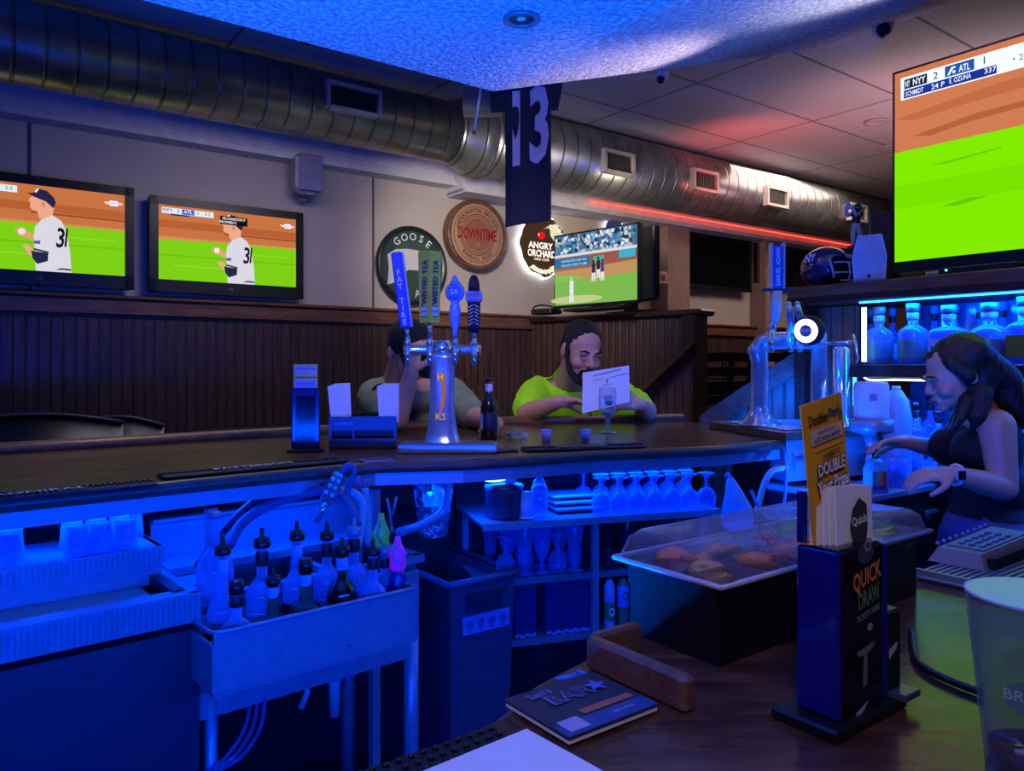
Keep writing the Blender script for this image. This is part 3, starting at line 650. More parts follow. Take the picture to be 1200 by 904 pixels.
pts = [Vector((p.x,p.y,1.058)) for p in IN]; MB().tube(pts, .0165, 12).build('inner_edge_moulding', WOODEDGE, bar)
pts = [Vector((p.x,p.y,1.077)) for p in OUT]; MB().tube(pts, .028, 12).build('arm_rail', WOODMD, bar)
strip(IN, .008, 1.004, 1.04, .012).build('steel_apron', STEEL, bar)
strip(IN, .52, 0, 1.04, .04).build('bar_front_panel', mat('navy_die_wall',(26,28,40),.6), bar)
for px, py in ((248,586),(442,566)):
    p = H(px, py-14, 1.045); MB().box((p.x-AN.x*-.02,p.y+.03,.49), (.025,.025,1.0), rz=TH_A).build('steel_post', STEEL, bar)
# plank grooves of the left run, reflected gold light painted into their colour
m = MB()
for f in (.25,.42,.58,.75):
    a, b = IN[0].lerp(OUT[0], f), IN[4].lerp(OUT[3], f); t = (b-a).normalized(); nn = Vector((-t.y,t.x,0))*.0018
    m.prism([((a-nn).x,(a-nn).y),((b-nn).x,(b-nn).y),((b+nn).x,(b+nn).y),((a+nn).x,(a+nn).y)], BAR, BAR+.0006)
m.build('plank_joints', mat('plank_joint_painted_sheen',(120,100,60),.2), bar)

def bar_mat(px, py, L, w, label, text, rz, tcol=(205,205,210), col_=(18,24,48)):
    p = H(px, py, BAR); t = thing('bar_mat', label, 'bar mat', p, rz)
    m = MB(); m.box((0,w/2,.005),(L,w,.008),bev=.003)
    m.build('mat_base', mat('rubber_%d'%int(L*100), col_, .5, bump=.5, bscale=400), t, local=True)
    r = MB()
    for k in range(int(L/.012)): r.box((-L/2+.012*(k+.5), w*.62, .0105), (.005, w*.5, .004))
    r.build('ribs', mat('rubber_rib', (12,16,34), .6), t, local=True)
    if text:
        P = Pic(); P.text(text, 0, 0, w*.42, tcol, w=L*.42, bold=.02); P.build('lettering', t, loc=(-.02, w*.28, .0135), rot=(-PI/2,0,0))
    return t
bar_mat(62, 583, .42, .07, 'dark ribbed rubber bar mat reading ADMIRAL, on the near end of the long bar', 'ADMIRAL', TH_A)
bar_mat(-80, 596, .3, .07, 'dark ribbed rubber bar mat at the very end of the long bar', '', TH_A)
bar_mat(310, 552, .5, .07, 'dark ribbed rubber bar mat before the tall blue pull-tab box', 'PATTERSON', TH_A)
bar_mat(690, 528, .42, .08, 'flat black bar mat with white script in front of the person in the lime shirt', "Twisted's Vermouth", math.atan2(.12,.4))
for (px, py, lab, c, w) in ((444,542,'small pale card lying on the bar beside the beer tower',(120,110,160),.09), (590,530,'grey square coaster on the bar just past the beer tower',(60,56,80),.1)):
    t = thing('coaster', lab, 'coaster', H(px,py,BAR), TH_A-.25); MB().box((0,.02,.004),(w,.07,.006),bev=.002).build('card', mat('card_%d'%px,c,.6), t, local=True)
    if px == 444: MB().box((0,.02,.008),(w-.02,.035,.001)).build('printed_band', mat('card_band',(40,38,70),.6), t, local=True)

# tall pull-tab dispenser
p = H(358,531,BAR); t = thing('ticket_dispenser', 'tall dark blue ticket box topped by a small yellow card, on the long bar', 'dispenser', p, .25)
ACR = mat('dark_blue_acrylic', (22,24,90), .15); 
MB().box((0,.05,.006),(.115,.09,.012),bev=.003).build('base', BLACK, t, local=True)
MB().box((0,.05,.108),(.088,.06,.192),bev=.004).build('box_body', ACR, t, local=True)
MB().box((0,.022,.105),(.06,.004,.15)).build('front_window', mat('dark_window',(14,14,60),.08), t, local=True)
P = Pic(); P.rect(-.037,0,.037,.078,(186,184,120)); P.rect(-.033,.052,.033,.072,(150,160,210)); P.text('DOUBLE DAYS',0,.066,.008,(60,50,60),w=.055); P.rect(-.033,.036,.033,.04,(70,90,50)); P.rect(-.033,.004,.033,.028,(130,150,220)); P.text('YOUR PRIZE',0,.016,.010,(60,60,120),w=.055); P.build('header_card', t, loc=(0,.03,.2))
MB().box((0,.034,.24),(.074,.004,.08)).build('card_back', mat('yellow_card',(186,184,120),.7), t, local=True)
# napkin and menu caddy
p = H(425,527,BAR); t = thing('napkin_caddy', 'low blue-black plastic bar caddy holding two stacks of white cards', 'caddy', p, .12)
m = MB(); m.mat(BLACK); m.box((0,.07,.006),(.22,.14,.012),bev=.003); m.box((0,.13,.06),(.21,.012,.11)); m.box((0,.07,.045),(.21,.01,.07))
m.mat(mat('caddy_blue',(30,44,110),.3)); 
m.box((-.105,.07,.055),(.008,.13,.1)); m.box((.105,.07,.055),(.008,.13,.1)); m.box((-.03,.07,.055),(.006,.13,.09)); m.box((0,.01,.085),(.21,.008,.045)); m.box((0,.01,.02),(.21,.008,.03))
m.build('caddy_frame', None, t, local=True)
P = Pic(); P.text('NAPKINS', -.06, 0, .01, (120,150,230)); P.build('lettering', t, loc=(0,.005,.085))
for k, (x, r) in enumerate(((-.085,-.1),(.075,-.06))):
    cs = thing('card_stack', ('stack of tall white cards fanned at the near end of the napkin caddy','white cards at the far end of the napkin caddy, before the person in the cap')[k], 'cards', p + Vector((x,.03,.095)), .12)
    for q in range(4):
        c = MB(); c.at((0.004*q, .012*q, .0),(r*.3, r+.02*q, 0)).box((0,0,.055),(.052,.0012,.12 + .004*q)); c.build('card', PAPER, cs, local=True)
# small things on the bar
def lathe_thing(name, label, cat, loc, parts, rz=0, group=None, n=20):
    t = thing(name, label, cat, loc, rz, group)
    for nm, prof, mt in parts: MB().lathe(prof, n=n, cap=(mt not in (GLASS,GLASSD,GLASSG))).build(nm, mt, t, local=True)
    return t
BROWN = mat('amber_bottle', (46,22,12), .12, spec=.8)
p = H(573,515,BAR)
t = lathe_thing('beer_bottle', 'brown long-neck beer bottle held by the person in the cap', 'bottle', p, [
    ('bottle_glass', [(.0,0),(.029,.0),(.031,.008),(.031,.12),(.026,.145),(.016,.165),(.013,.19),(.0135,.222),(.0,.222)], BROWN),
    ('body_label', [(.0315,.035),(.0318,.036),(.0318,.10),(.0315,.101)], mat('dark_label',(40,34,60),.5)),
    ('neck_label', [(.0155,.178),(.0148,.18),(.0145,.205),(.014,.206)], mat('pale_label',(190,190,225),.5)),
    ('rim', [(.0,.218),(.0145,.219),(.0145,.228),(.0,.228)], BROWN)])
P = Pic(); P.rect(-.009,-.03,.004,.026,(180,185,215)); P.build('label_panel', t, loc=(-.024,-.0225,.07), rot=(0,0,-.8))
t = thing('plastic_cups', 'crumpled clear plastic wrapper lying on the bar by the beer bottle', 'wrapper', H(606,514,BAR))
rg = random.Random(8); m = MB()
for k in range(7): a = rg.uniform(0,6); m.at((rg.uniform(-.03,.03),rg.uniform(-.02,.02),.012),(rg.uniform(-.4,.4),rg.uniform(-.5,.5),a)).box((0,0,0),(.05,.018,.001)).box((.0,.01,.008),(.04,.001,.014))
t.name = 'clear_wrapper'; m.build('film', GLASS, t, local=True)
SMK = mat('milky_plastic', (150,160,230), .35)
for px, lab in ((640,'small milky plastic shot cup on the bar, the one closer to the beer bottle'),(686,'small milky plastic shot cup on the bar, closer to the stemmed beer glass')):
    lathe_thing('shot_cup', lab, 'cup', H(px,517.5,BAR), [('cup_wall', [(.0,0),(.014,0),(.019,.042),(.0175,.042),(.0125,.003),(.0,.003)], SMK), ('rim', [(.0185,.040),(.0205,.041),(.0205,.0435),(.0185,.0435)], SMK)], group='milky shot cups on the bar')
t = lathe_thing('beer_goblet', 'stemmed beer glass with a little pale beer in front of the folded paper', 'glass', H(712,508,BAR), [
    ('foot', [(.0,0),(.042,0),(.042,.003),(.012,.010),(.007,.02)], GLASS), ('stem', [(.007,.02),(.011,.03),(.007,.04),(.011,.05),(.008,.06)], GLASS),
    ('bowl', [(.008,.06),(.024,.075),(.034,.1),(.036,.14),(.034,.185)], GLASS), ('beer', [(.0,.064),(.022,.078),(.028,.088),(.0,.088)], mat('pale_beer',(120,160,110),.2))])
P = Pic(); P.text('BEER', 0, 0, .02, (60,60,90), w=.035); P.poly([(-.012,-.03),(.012,-.03),(.016,-.012),(-.016,-.012)], (70,80,110)); P.build('printed_logo', t, loc=(0,-.0365,.145))

# ---------------------------------------------------------------- central beer tower
p = H(524,532,BAR)
t = thing('beer_tower', 'slim flared chrome beer tower with four tall tap handles standing on the bar', 'beer tower', p, 0)
MB().box((0,.06,.014),(.31,.13,.026),bev=.003).build('drip_tray', mat('tray_steel',(150,156,175),.3,.5), t, local=True)
m = MB()
for k in range(9): m.box((0,.006+.0135*k,.0285),(.29,.005,.003))
m.build('tray_slats', STEELD, t, local=True)
cb = Vector((-.022,.07,.028)); zt = .318
m = MB(); prof = [(1.55,0),(1.5,.003),(1.25,.03),(1.02,.09),(.95,.16),(1.0,.22),(1.1,.27),(1.1,zt-.03)]
m.sq_lathe(prof, .08, .055, cb, r=.45); m.build('column', mat('blue_chrome',(185,190,205),.18,.55), t, local=True)
P = Pic(emit=.5, step=.0005); P.poly([(-.012,.05),(.0,.06),(.013,.055),(.016,.0),(.01,-.05),(-.004,-.075),(.0,-.03),(.004,.02),(-.006,.035)], (210,130,80)); P.text('KS', 0, -.08, .022, (240,190,110)); P.text('H', -.002, .045, .02, (250,220,160)); P.build('tower_medallion', t, loc=(cb.x,.024,.195), rot=(0,0,0))
hz = .325
m = MB().at((cb.x-.0,.075,hz),(0,PI/2,0)); m.lathe([(.0,-.125),(.016,-.124),(.02,-.115),(.017,-.1),(.017,.1),(.02,.115),(.016,.124),(.0,.125)], n=20); m.build('header_pipe', CHROME, t, local=True)
m = MB().lathe([(.034,-.03),(.036,.0),(.034,.03),(.0,.032)], (cb.x,.075,hz), 24); m.build('header_collar', CHROME, t, local=True)
def faucet(t, x, y, z, s=1, rz=0):
    f = MB().at((x,y,z),(0,0,rz)); f.tube([(0,0,0),(0,-.035*s,0)], .009*s, 10); f.tube([(0,-.035*s,.014*s),(0,-.035*s,-.02*s),(0,-.045*s,-.05*s)], [.011*s,.010*s,.007*s], 10)
    f.lathe([(.0,.012*s),(.010*s,.012*s),(.013*s,.02*s),(.008*s,.03*s),(.006*s,.045*s),(.0,.045*s)], (0,-.035*s,0), 12); return f.build('faucet', CHROME, t, local=True)
xs_ = [cb.x-.105, cb.x-.035, cb.x+.045, cb.x+.105]
for x in xs_: faucet(t, x, .06, hz)
def handle(t, x, y, z, name, rot): 
    e = bpy.data.objects.new(name, None); COL.objects.link(e); e.parent = t; e.location = (x,y,z); e.rotation_euler = rot; return e
# handle one: tall blue leaning paddle
m = MB().at((xs_[0],.025,hz+.04),(0,-.13,0)); m.mat(CHROME); m.tube([(0,0,0),(0,0,.03)], .006, 10); m.mat(mat('royal_blue_enamel',(30,70,220),.35)); m.box((0,0,.15),(.034,.03,.24),bev=.004); m.mat(mat('pale_blue_enamel',(150,175,235),.4)); m.box((.0185,0,.15),(.004,.026,.236))
h1 = m.build('tap_handle', None, t, local=True, label='tall blue handle lettered FAT TIRE')
P = Pic(step=.0004)
for k, ch in enumerate('FAT TIRE'):
    if ch != ' ': P.text(ch, 0, .205-.0225*k, .018, (215,225,250), bold=.02)
o = P.build('lettering', h1, loc=(xs_[0]-.0+.0, .025, hz+.04), rot=(0,-.13,0)); o.location = Vector((xs_[0],.025,hz+.04)) + Euler((0,-.13,0)).to_matrix() @ Vector((0,-.0158,0))
# handle two: yellow two-sided block
YEL = mat('lime_yellow_enamel',(206,206,70),.45)
m = MB().at((xs_[1],.02,hz+.04),(0,.0,0)); m.mat(CHROME); m.tube([(0,0,0),(0,0,.05)], .007, 10); m.mat(YEL); m.hull([Vector(v) for v in ((-.032,.0,.045),(.004,-.022,.045),(.032,.0,.045),(.0,.025,.045))], [Vector(v) for v in ((-.036,.0,.27),(.006,-.026,.27),(.036,.0,.27),(.0,.028,.27))])
h2_ = m.build('tap_handle', None, t, local=True, label='yellow two-faced block handle lettered TWISTED TEA')
a1 = math.atan2(-.024,.037); a2 = math.atan2(.024,.029)
for (cx_, cy_, an, w_) in ((-.014,-.0125,a1,1),(.0195,-.0125,a2,1)):
    P = Pic(step=.0005); P.text('TWISTED TEA', 0, 0, .020, (36,30,110), w=.155, bold=.03, rot=PI/2-.04); P.rect(-.014,-.1,.012,-.07,(190,200,200)); P.text('HARD', -.001, -.085, .006, (90,90,60)); P.build('lettering', h2_, loc=(xs_[1]+cx_, .02+cy_-.003, hz+.205), rot=(0,0,an))
# handle three: pale blue knob on a bottle-shaped stem
m = MB().at((xs_[2],.02,hz+.04)); m.mat(mat('ice_blue_enamel',(130,165,240),.3)); m.lathe([(.0,0),(.008,0),(.008,.02),(.014,.04),(.019,.07),(.016,.10),(.011,.115)], n=16); m.ball((0,0,.142),(.031,.02,.033),16); m.lathe([(.02,.165),(.004,.195),(.0,.196)], n=8)
h3 = m.build('tap_handle', None, t, local=True, label='pale blue handle with a round badge knob')
P = Pic(step=.0006); P.poly([(-.02,.012),(0,.02),(.02,.012),(.018,-.014),(0,-.022),(-.018,-.014)], (30,90,220)); P.text('SA', 0, 0, .016, (200,220,250)); P.build('badge', h3, loc=(xs_[2],-.003,hz+.182))
# handle four: dark carved handle with a label block
m = MB().at((xs_[3],.02,hz+.04)); DKC = mat('dark_carved_resin',(34,24,44),.5,bump=.8,bscale=120); m.mat(CHROME); m.tube([(0,0,0),(0,0,.02)], .007, 10); m.mat(DKC); m.sq_lathe([(1,.015),(1.1,.05),(1.15,.09),(1.2,.11)], .034, .028, (0,0,0)); m.sq_lathe([(1.1,.145),(1.1,.165),(.85,.185),(.4,.196)], .032, .028, (0,0,0)); m.mat(mat('label_block',(140,150,230),.4)); m.box((0,0,.128),(.052,.034,.036),bev=.006)
for k in range(6):
    for sx in (-1,1): m.mat(mat('silver_inlay',(170,170,200),.3,.4)); m.at((xs_[3]+sx*.009,.02-.0185,hz+.04+.042+.011*k),(0,sx*.6,0)).box((0,0,0),(.016,.004,.003))
h4 = m.build('tap_handle', None, t, local=True, label='dark carved handle with a pale lettered block')
P = Pic(step=.0006); P.text('LAGER', 0, .005, .014, (40,50,140), w=.038, bold=.03); P.text('BREWING', 0, -.009, .005, (60,60,120)); P.build('lettering', h4, loc=(xs_[3],.002,hz+.168))
# foil-wrapped beer line under the tower
m = MB().tube(curve_pts([Z(524,545,2.46),Z(524,575,2.44),Z(518,600,2.40),Z(495,615,2.3),Z(468,624,2.15)],8), .014, 10); o = m.build('beer_line', mat('pale_blue_hose',(110,130,180),.4)); tag(o, 'thick pale hose curving down from under the beer tower to the sinks', 'hose')
rg = random.Random(2); m = MB()
base = Z(508,560,2.5)
for i in range(9):
    for k in range(12):
        a = 2*PI*k/12; a2_ = 2*PI*(k+1)/12; f = lambda aa, ii: base+Vector(((.065-.003*ii+.012*rg.random())*math.cos(aa), (.05+.012*rg.random())*math.sin(aa), .04-.025*ii))
        m.add([f(a,i), f(a2_,i), f(a2_,i+1), f(a,i+1)], [[0,1,2,3]])
o = m.build('foil_wrap', mat('crinkled_foil',(190,200,215),.22,.8,bump=.9,bscale=40)); tag(o, 'crinkled shiny foil bundle wrapped round pipes under the bar beneath the beer tower', 'foil')
m = MB().tube(curve_pts([Z(548,552,2.38),Z(565,562,2.36),Z(585,563,2.36),Z(606,556,2.38)],8), .004, 8); o = m.build('led_strip', LEDB); tag(o, 'glowing blue-white light strip sagging under the bar edge by the foil', 'light strip')

# ================================================================ LEFT STATION: ice bin, glasses, sink, bottle rail
R1 = H(234,694,.84); O = R1.copy(); O.z = 0
ib = thing('ice_bin', 'long steel ice bin with fluted edge and dark front, beneath the bar mats', 'ice bin', O, TH_A)
DKF = mat('dark_cabinet_front', (42,44,62), .55)
L = 1.5
MB().box((-L/2-.0,.15,.38),(L,.3,.76)).build('cabinet', DKF, ib, local=True)
m = MB(); m.mat(STEEL); m.box((-L/2,0,.81),(L,.016,.065)); m.box((-L/2,.02,.838),(L,.05,.006)); m.box((-.012,.16,.81),(.022,.33,.065)); m.box((-L/2,.235,.835),(L,.03,.012))
for k in range(130): m.box((-.01-.0113*k, -.0095, .81), (.004,.006,.058))
m.build('fluted_rim', None, ib, local=True)
o = MB().box((-L/2-.03,.12,.815),(L-.08,.19,.012)).build('bin_lid', mat('pale_bin_lid',(175,180,190),.5), ib, local=True)
MB().box((-.036,.13,.835),(.026,.2,.02)).box((-L/2,.046,.83),(L-.06,.008,.014)).build('lid_track', mat('rubber_dark',(34,36,46),.6), ib, local=True)
sh = AA(211,633,1.93); zs = .915
m = MB(); m.mat(STEEL); y0 = .185; m.box((-L/2-.02,y0+.11,zs-.006),(L,.22,.012)); m.box((-L/2-.02,y0,zs-.02),(L,.012,.04)); m.box((-.028,y0+.11,zs-.02),(.012,.22,.04)); m.box((-L/2-.02,y0+.02,.865),(L,.012,.09))
for k in range(130): m.box((-.03-.0113*k, y0-.008, zs-.02), (.004,.006,.034)); 
m.build('glass_shelf', None, ib, local=True)
ICE = glass('ice_tumbler_glass', (170,200,255), .55)
def tumbler(loc, label, group, r=.027, h=.066):
    t = thing('tumbler', label, 'glass', loc, 0, group)
    MB().lathe([(r*.86,h),(r*.82,h*.9),(r*.9,h*.5),(r,0),(r*.95,0),(r*.82,h*.5),(r*.76,h*.85),(.0,h*.85)], n=12, cap=False).build('glass_wall', ICE, t, local=True)
    MB().lathe([(.0,h),(r*.86,h),(r*.86,h*.95),(.0,h*.93)], n=12, cap=False).build('glass_base', ICE, t, local=True); return t
def shelf_pt(lx, ly, z): return O + AV*lx + AN*ly + Vector((0,0,z))
g0 = None
ux = [(90,1.975),(118,1.975),(147,1.975),(84,2.04),(112,2.04),(140,2.04),(155,2.08)]
for i, (px, N_) in enumerate(ux):
    loc = AA(px, 640, N_); loc.z = zs
    if g0 is None: g0 = tumbler(loc, 'upside-down thick rocks glass in the cluster on the steel shelf under the bar', 'rocks glasses clustered on the steel shelf')
    else: dup(g0, loc)
tumbler(AA(10,660,2.0).xy.to_3d()+Vector((0,0,zs)), 'upside-down rocks glass standing apart near the end of the steel shelf', None, .032, .072)
# sink and drainboard to the right of the bin
So = O + AV*.02; Ls = .62
sk = thing('bar_sink', 'steel bar sink with drainboard and backsplash behind the bottle rail', 'sink', So, TH_A)
m = MB(); zt_ = .80
m.mat(STEEL); m.box((Ls/2,.06,zt_),(Ls,.03,.02)); m.box((Ls/2,.36,zt_+.02),(Ls,.16,.02)); m.box((.05,.2,zt_),(.1,.3,.015)); m.box((Ls-.01,.2,zt_),(.03,.3,.02)); m.box((Ls*.55,.2,zt_),(.02,.28,.02))
m.box((Ls/2,.43,zt_+.06),(Ls,.012,.14)); m.box((Ls/2,.42,zt_+.13),(Ls,.03,.008))
m.build('sink_top', None, sk, local=True)
m = MB(); 
for a_, b2 in ((.1,.33),(.35,.6)):
    m.box(((a_+b2)/2,.2,zt_-.16),(b2-a_,.27,.01)); m.box((a_,.2,zt_-.08),(.008,.27,.16)); m.box((b2,.2,zt_-.08),(.008,.27,.16)); m.box(((a_+b2)/2,.065,zt_-.08),(b2-a_,.008,.16)); m.box(((a_+b2)/2,.335,zt_-.08),(b2-a_,.008,.16))
m.build('basin', STEELD, sk, local=True)
MB().box((Ls/2-.03,.02,.662),(Ls-.02,.014,.235)).build('front_apron', STEEL, sk, local=True)
for lx, ly in ((.012,.02),(Ls-.055,.03),(.012,.38),(Ls-.055,.38)):
    lg = MB().lathe([(.014,.03),(.014,.62)] if ly < .1 and lx < .1 else [(.021,.03),(.021,.60)], (lx,ly,0), 14); lo = lg.build('leg', STEEL, sk, local=True); MB().lathe([(.024,0),(.024,.03),(.015,.035)], (lx,ly,0), 12).build('foot', BLACK, lo, local=True)
PVC = mat('white_drain_pipe', (175,180,190), .4)
m = MB(); m.tube([(.28,.12,.56),(.56,.1,.55)], .019, 12); m.tube([(.38,.12,.57),(.38,.12,.50)], .023, 12); m.tube(curve_pts([(.2,.1,.60),(.2,.1,.545),(.22,.1,.53),(.245,.1,.545)],5), .022, 12)
m.build('drain_pipe', PVC, sk, local=True)
m = MB(); m.tube([(.40,.16,.56),(.40,.16,.38)], [.02,.014], 12); m.tube([(.31,.16,.50),(.32,.16,.47),(.30,.16,.43)], .009, 8); m.build('drain_trap', PVC, sk, local=True)
for k in range(3):
    a = Z(318-6*k,805+6*k,1.9); o = MB().tube(curve_pts([Z(312-8*k,800,1.85),Z(306-9*k,850,1.8),Z(285-9*k,885,1.75),Z(255-6*k,905,1.72)],7), .005, 6).build('clear_hose', glass('hose_glass',(120,130,190),.4)); tag(o, 'thin clear drain hose looping beneath the bottle rail', 'hose', 'clear hoses under the bottle rail')

# bottle rail (speed rail)
S1, S2 = H(262,742,.78), H(488,689.5,.78); S0 = S1.copy(); S0.z = 0; Lr_ = (S2-S1).length
sr = thing('bottle_rail', 'deep blue-lit steel speed rail full of liquor bottles, hung before the sink', 'bottle rail', S0, TH_A)
m = MB(); m.mat(STEEL); dep = .20; zb_ = .65
m.box((Lr_/2-.01,.004,(.78+zb_)/2),(Lr_+.02,.008,.78-zb_),bev=.002); m.box((Lr_-.0,dep/2,(.78+zb_)/2),(.008,dep,.13)); m.box((-.02,dep/2,(.76+zb_)/2),(.008,dep,.1)); m.box((Lr_/2-.01,dep,(.78+zb_)/2),(Lr_+.02,.008,.13)); m.box((Lr_/2-.01,dep/2,zb_),(Lr_+.02,dep,.008))
m.build('rail_trough', None, sr, local=True)
m = MB(); m.tube([(-.02,dep,.78),(-.02,.02,.78),(-.008,.002,.782),(.02,-.001,.782),(Lr_-.01,-.001,.782),(Lr_,.01,.782),(Lr_,dep,.78)], .005, 8); m.build('rolled_rim', STEEL, sr, local=True)
MB().lathe([(.006,0),(.006,.01),(0,.012)], n=10).at().build('screw', STEELD, sr, local=True).location = (.30,-.002,.68)

POUR = mat('pourer_black', (16,16,20), .3); DRK = mat('dark_spirit', (24,12,10), .12, spec=.8); BGL = glass('pale_bottle_glass', (170,195,245), .42, edge=.6); LIQ = mat('clear_spirit', (90,120,200), .2)
LBLW = mat('pale_bottle_label', (150,165,215), .6); LBLB = mat('black_bottle_label', (18,16,22), .5)
def liquor(loc, h, r, label, style='clear', square=False, text=None, lab=LBLW, pour=True, group=None, neck=.3, rz=0, twob=False, glassm=None, cap=None):
    """bottle: glass, liquid (or dark body), label, collar, pourer"""
    t = thing('liquor_bottle', label, 'bottle', loc, rz, group)
    hb = h*(1-neck) ; g_ = glassm or (BGL if style == 'clear' else DRK)
    nr = max(.011, r*.34)
    if square:
        pf = [(1,0),(1,hb*.82),(.92,hb*.9),(.5,hb*.98),(nr*1.05/r,hb),(nr/r,h*.9)]
        m = MB(); m.sq_lathe([(f, z) for f, z in pf], 2*r, 1.7*r, (0,0,0), r=.22); m.build('bottle_glass', g_, t, local=True)
        if style == 'clear': m = MB(); m.sq_lathe([(.9,.006),(.9,hb*.5)], 2*r, 1.7*r, (0,0,0), r=.22); m.build('liquor', LIQ, t, local=True)
        MB().box((0,-.85*r-.001,hb*.42),(1.7*r,.002,hb*.5)).build('body_label', lab, t, local=True)
        fy = -.85*r-.003
    else:
        MB().lathe([(0,0),(r*.95,0),(r,.006),(r,hb*.78),(r*.9,hb*.88),(r*.6,hb*.96),(nr,hb*1.02),(nr,h*.9)], n=20).build('bottle_glass', g_, t, local=True)
        if style == 'clear': MB().lathe([(0,.005),(r*.92,.006),(r*.92,hb*.55),(0,hb*.55)], n=16).build('liquor', LIQ, t, local=True)
        MB().lathe([(r*1.015,hb*.15),(r*1.02,hb*.16),(r*1.02,hb*.62),(r*1.015,hb*.63)], n=20, cap=False).build('body_label', lab, t, local=True)
        fy = -r*1.03
    if text:
        P = Pic(); P.text(text, 0, 0, hb*.11, (225,225,235) if lab == LBLB else (30,32,60), w=r*1.3, bold=.02); P.build('lettering', t, loc=(0,fy-.0015,hb*.42))
    MB().lathe([(nr*1.12,h*.74),(nr*1.2,h*.75),(nr*1.2,h*.84),(nr*1.1,h*.85)], n=14, cap=False).build('neck_band', LBLB if lab == LBLW else LBLW, t, local=True)
    cm = cap or POUR
    if pour: MB().lathe([(0,h*.88),(nr*1.5,h*.88),(nr*1.6,h*.90),(nr*1.5,h*.95),(.006,h*.955),(.004,h*1.03),(0,h*1.03)], n=14).build('pourer', cm, t, local=True)
    else: MB().lathe([(0,h*.87),(nr*1.35,h*.87),(nr*1.35,h),(0,h)], n=14).build('cap', cm, t, local=True)
    return t
NF, NM, NB = 1.672, 1.735, 1.775
def rail_bottle(px, py, N, r, label, **k):
    top = AA(px, py, N); h = (top.z-zb_-.004)
    return liquor(Vector((top.x,top.y,zb_+.004)), h/1.03 if k.get('pour',True) else h, r, label, rz=TH_A-.5, **k)
rail_bottle(277,681,NF,.036,'clear liquor bottle with a short dark cap at the near end of the bottle rail', pour=False, neck=.38)
rail_bottle(320,667,NF,.033,'square black-labelled whiskey bottle with dark pourer, near row of the bottle rail', style='dark', square=True, lab=LBLB, text="No.7", neck=.42)
rail_bottle(358,655,NF,.036,'squat dark liqueur bottle with a purple-tinted neck label, near row of the rail', style='dark', square=True, neck=.4, lab=LBLB, pour=False)
rail_bottle(401,630,NF,.036,'green-black bottle with round shoulders and pale label edge, near row of the rail', style='dark', neck=.35, lab=mat('green_black_label',(20,50,40),.4))
rail_bottle(437,633,NF,.034,'clear cone-shouldered bottle beside the green-black one in the rail', neck=.4)
rail_bottle(261,627,NM,.034,'clear bottle with tall black neck wrap and black label, at the rail corner', lab=LBLB, text='Smith', neck=.42)
rail_bottle(307,619,NM,.036,'clear vodka bottle with greenish neck, behind the black-labelled whiskey', neck=.36)
rail_bottle(348,611,NM,.033,'clear bottle with a banded neck and dark lower half, middle of the rail', neck=.36, lab=LBLB)
rail_bottle(383,612,NM,.033,'clear bottle with a tapering pale neck behind the green-black bottle', neck=.34)
rail_bottle(415,607,NM,.036,'clear bottle lettered PROOF with a silver pourer, rear of the rail', text='PROOF', neck=.36, cap=STEEL)
rail_bottle(451,640,NM,.028,'short clear bottle at the far end of the rail behind the purple pourer', neck=.3, pour=False, cap=STEEL)
def colour_spout(px, py, N, c, label, tall=.08):
    top = AA(px, py, N); t = thing('pour_spout_bottle', label, 'bottle', Vector((top.x,top.y,zb_+.004)), TH_A); h = top.z-zb_-.004
    cm = col(c, .35, .25)
    MB().lathe([(0,0),(.026,0),(.026,h*.5),(.02,h*.6),(.016,h*.66)], n=16).build('bottle_body', mat('mixer_body_%d'%px, tuple(int(v*.6) for v in c), .3), t, local=True)
    MB().lathe([(.017,h*.64),(.022,h*.68),(.02,h*.78),(.024,h*.82),(.016,h*.88),(.01,h*.93),(.007,h),(0,h)], n=14).build('spout', cm, t, local=True)
    MB().tube(curve_pts([(0,-.02,h*.7),(-.018,-.012,h*.8),(-.014,-.01,h*.9),(0,0,h*.96)],4), .003, 6).build('handle_wire', STEEL, t, local=True)
colour_spout(447,602,1.78,(50,150,80),'juice pourer bottle with a bright green spout at the far end of the rail')
colour_spout(466,629,1.70,(150,40,190),'juice pourer bottle with a bright purple spout at the end of the rail')
p = Z(459,600,2.05); t = thing('soda_clip', 'small pale plastic two-pronged clip standing behind the green spout', 'clip', p+Vector((0,0,-.04)))
m = MB(); m.tube([(0,0,0),(-.006,0,.045),(-.012,0,.075)], .004, 6).tube([(0,0,.03),(.008,0,.055),(.012,0,.08)], .004, 6).tube([(0,0,0),(0,0.02,-.02)],.005,6); m.build('prongs', STEEL, t, local=True)
# tall round decanter
t = lathe_thing('glass_decanter', 'large round-bellied glass decanter with a long neck behind the end of the bottle rail', 'decanter', Vector((AA(252,668,1.81).x, AA(252,668,1.81).y, .803)), [
  ('belly', [(.0,0),(.03,.0),(.04,.02),(.043,.06),(.036,.09),(.02,.108),(.013,.12)], BGL), ('neck', [(.013,.12),(.011,.14),(.011,.19),(.0125,.192)], BGL), ('stopper', [(0,.185),(.014,.186),(.014,.2),(0,.2)], STEEL)])
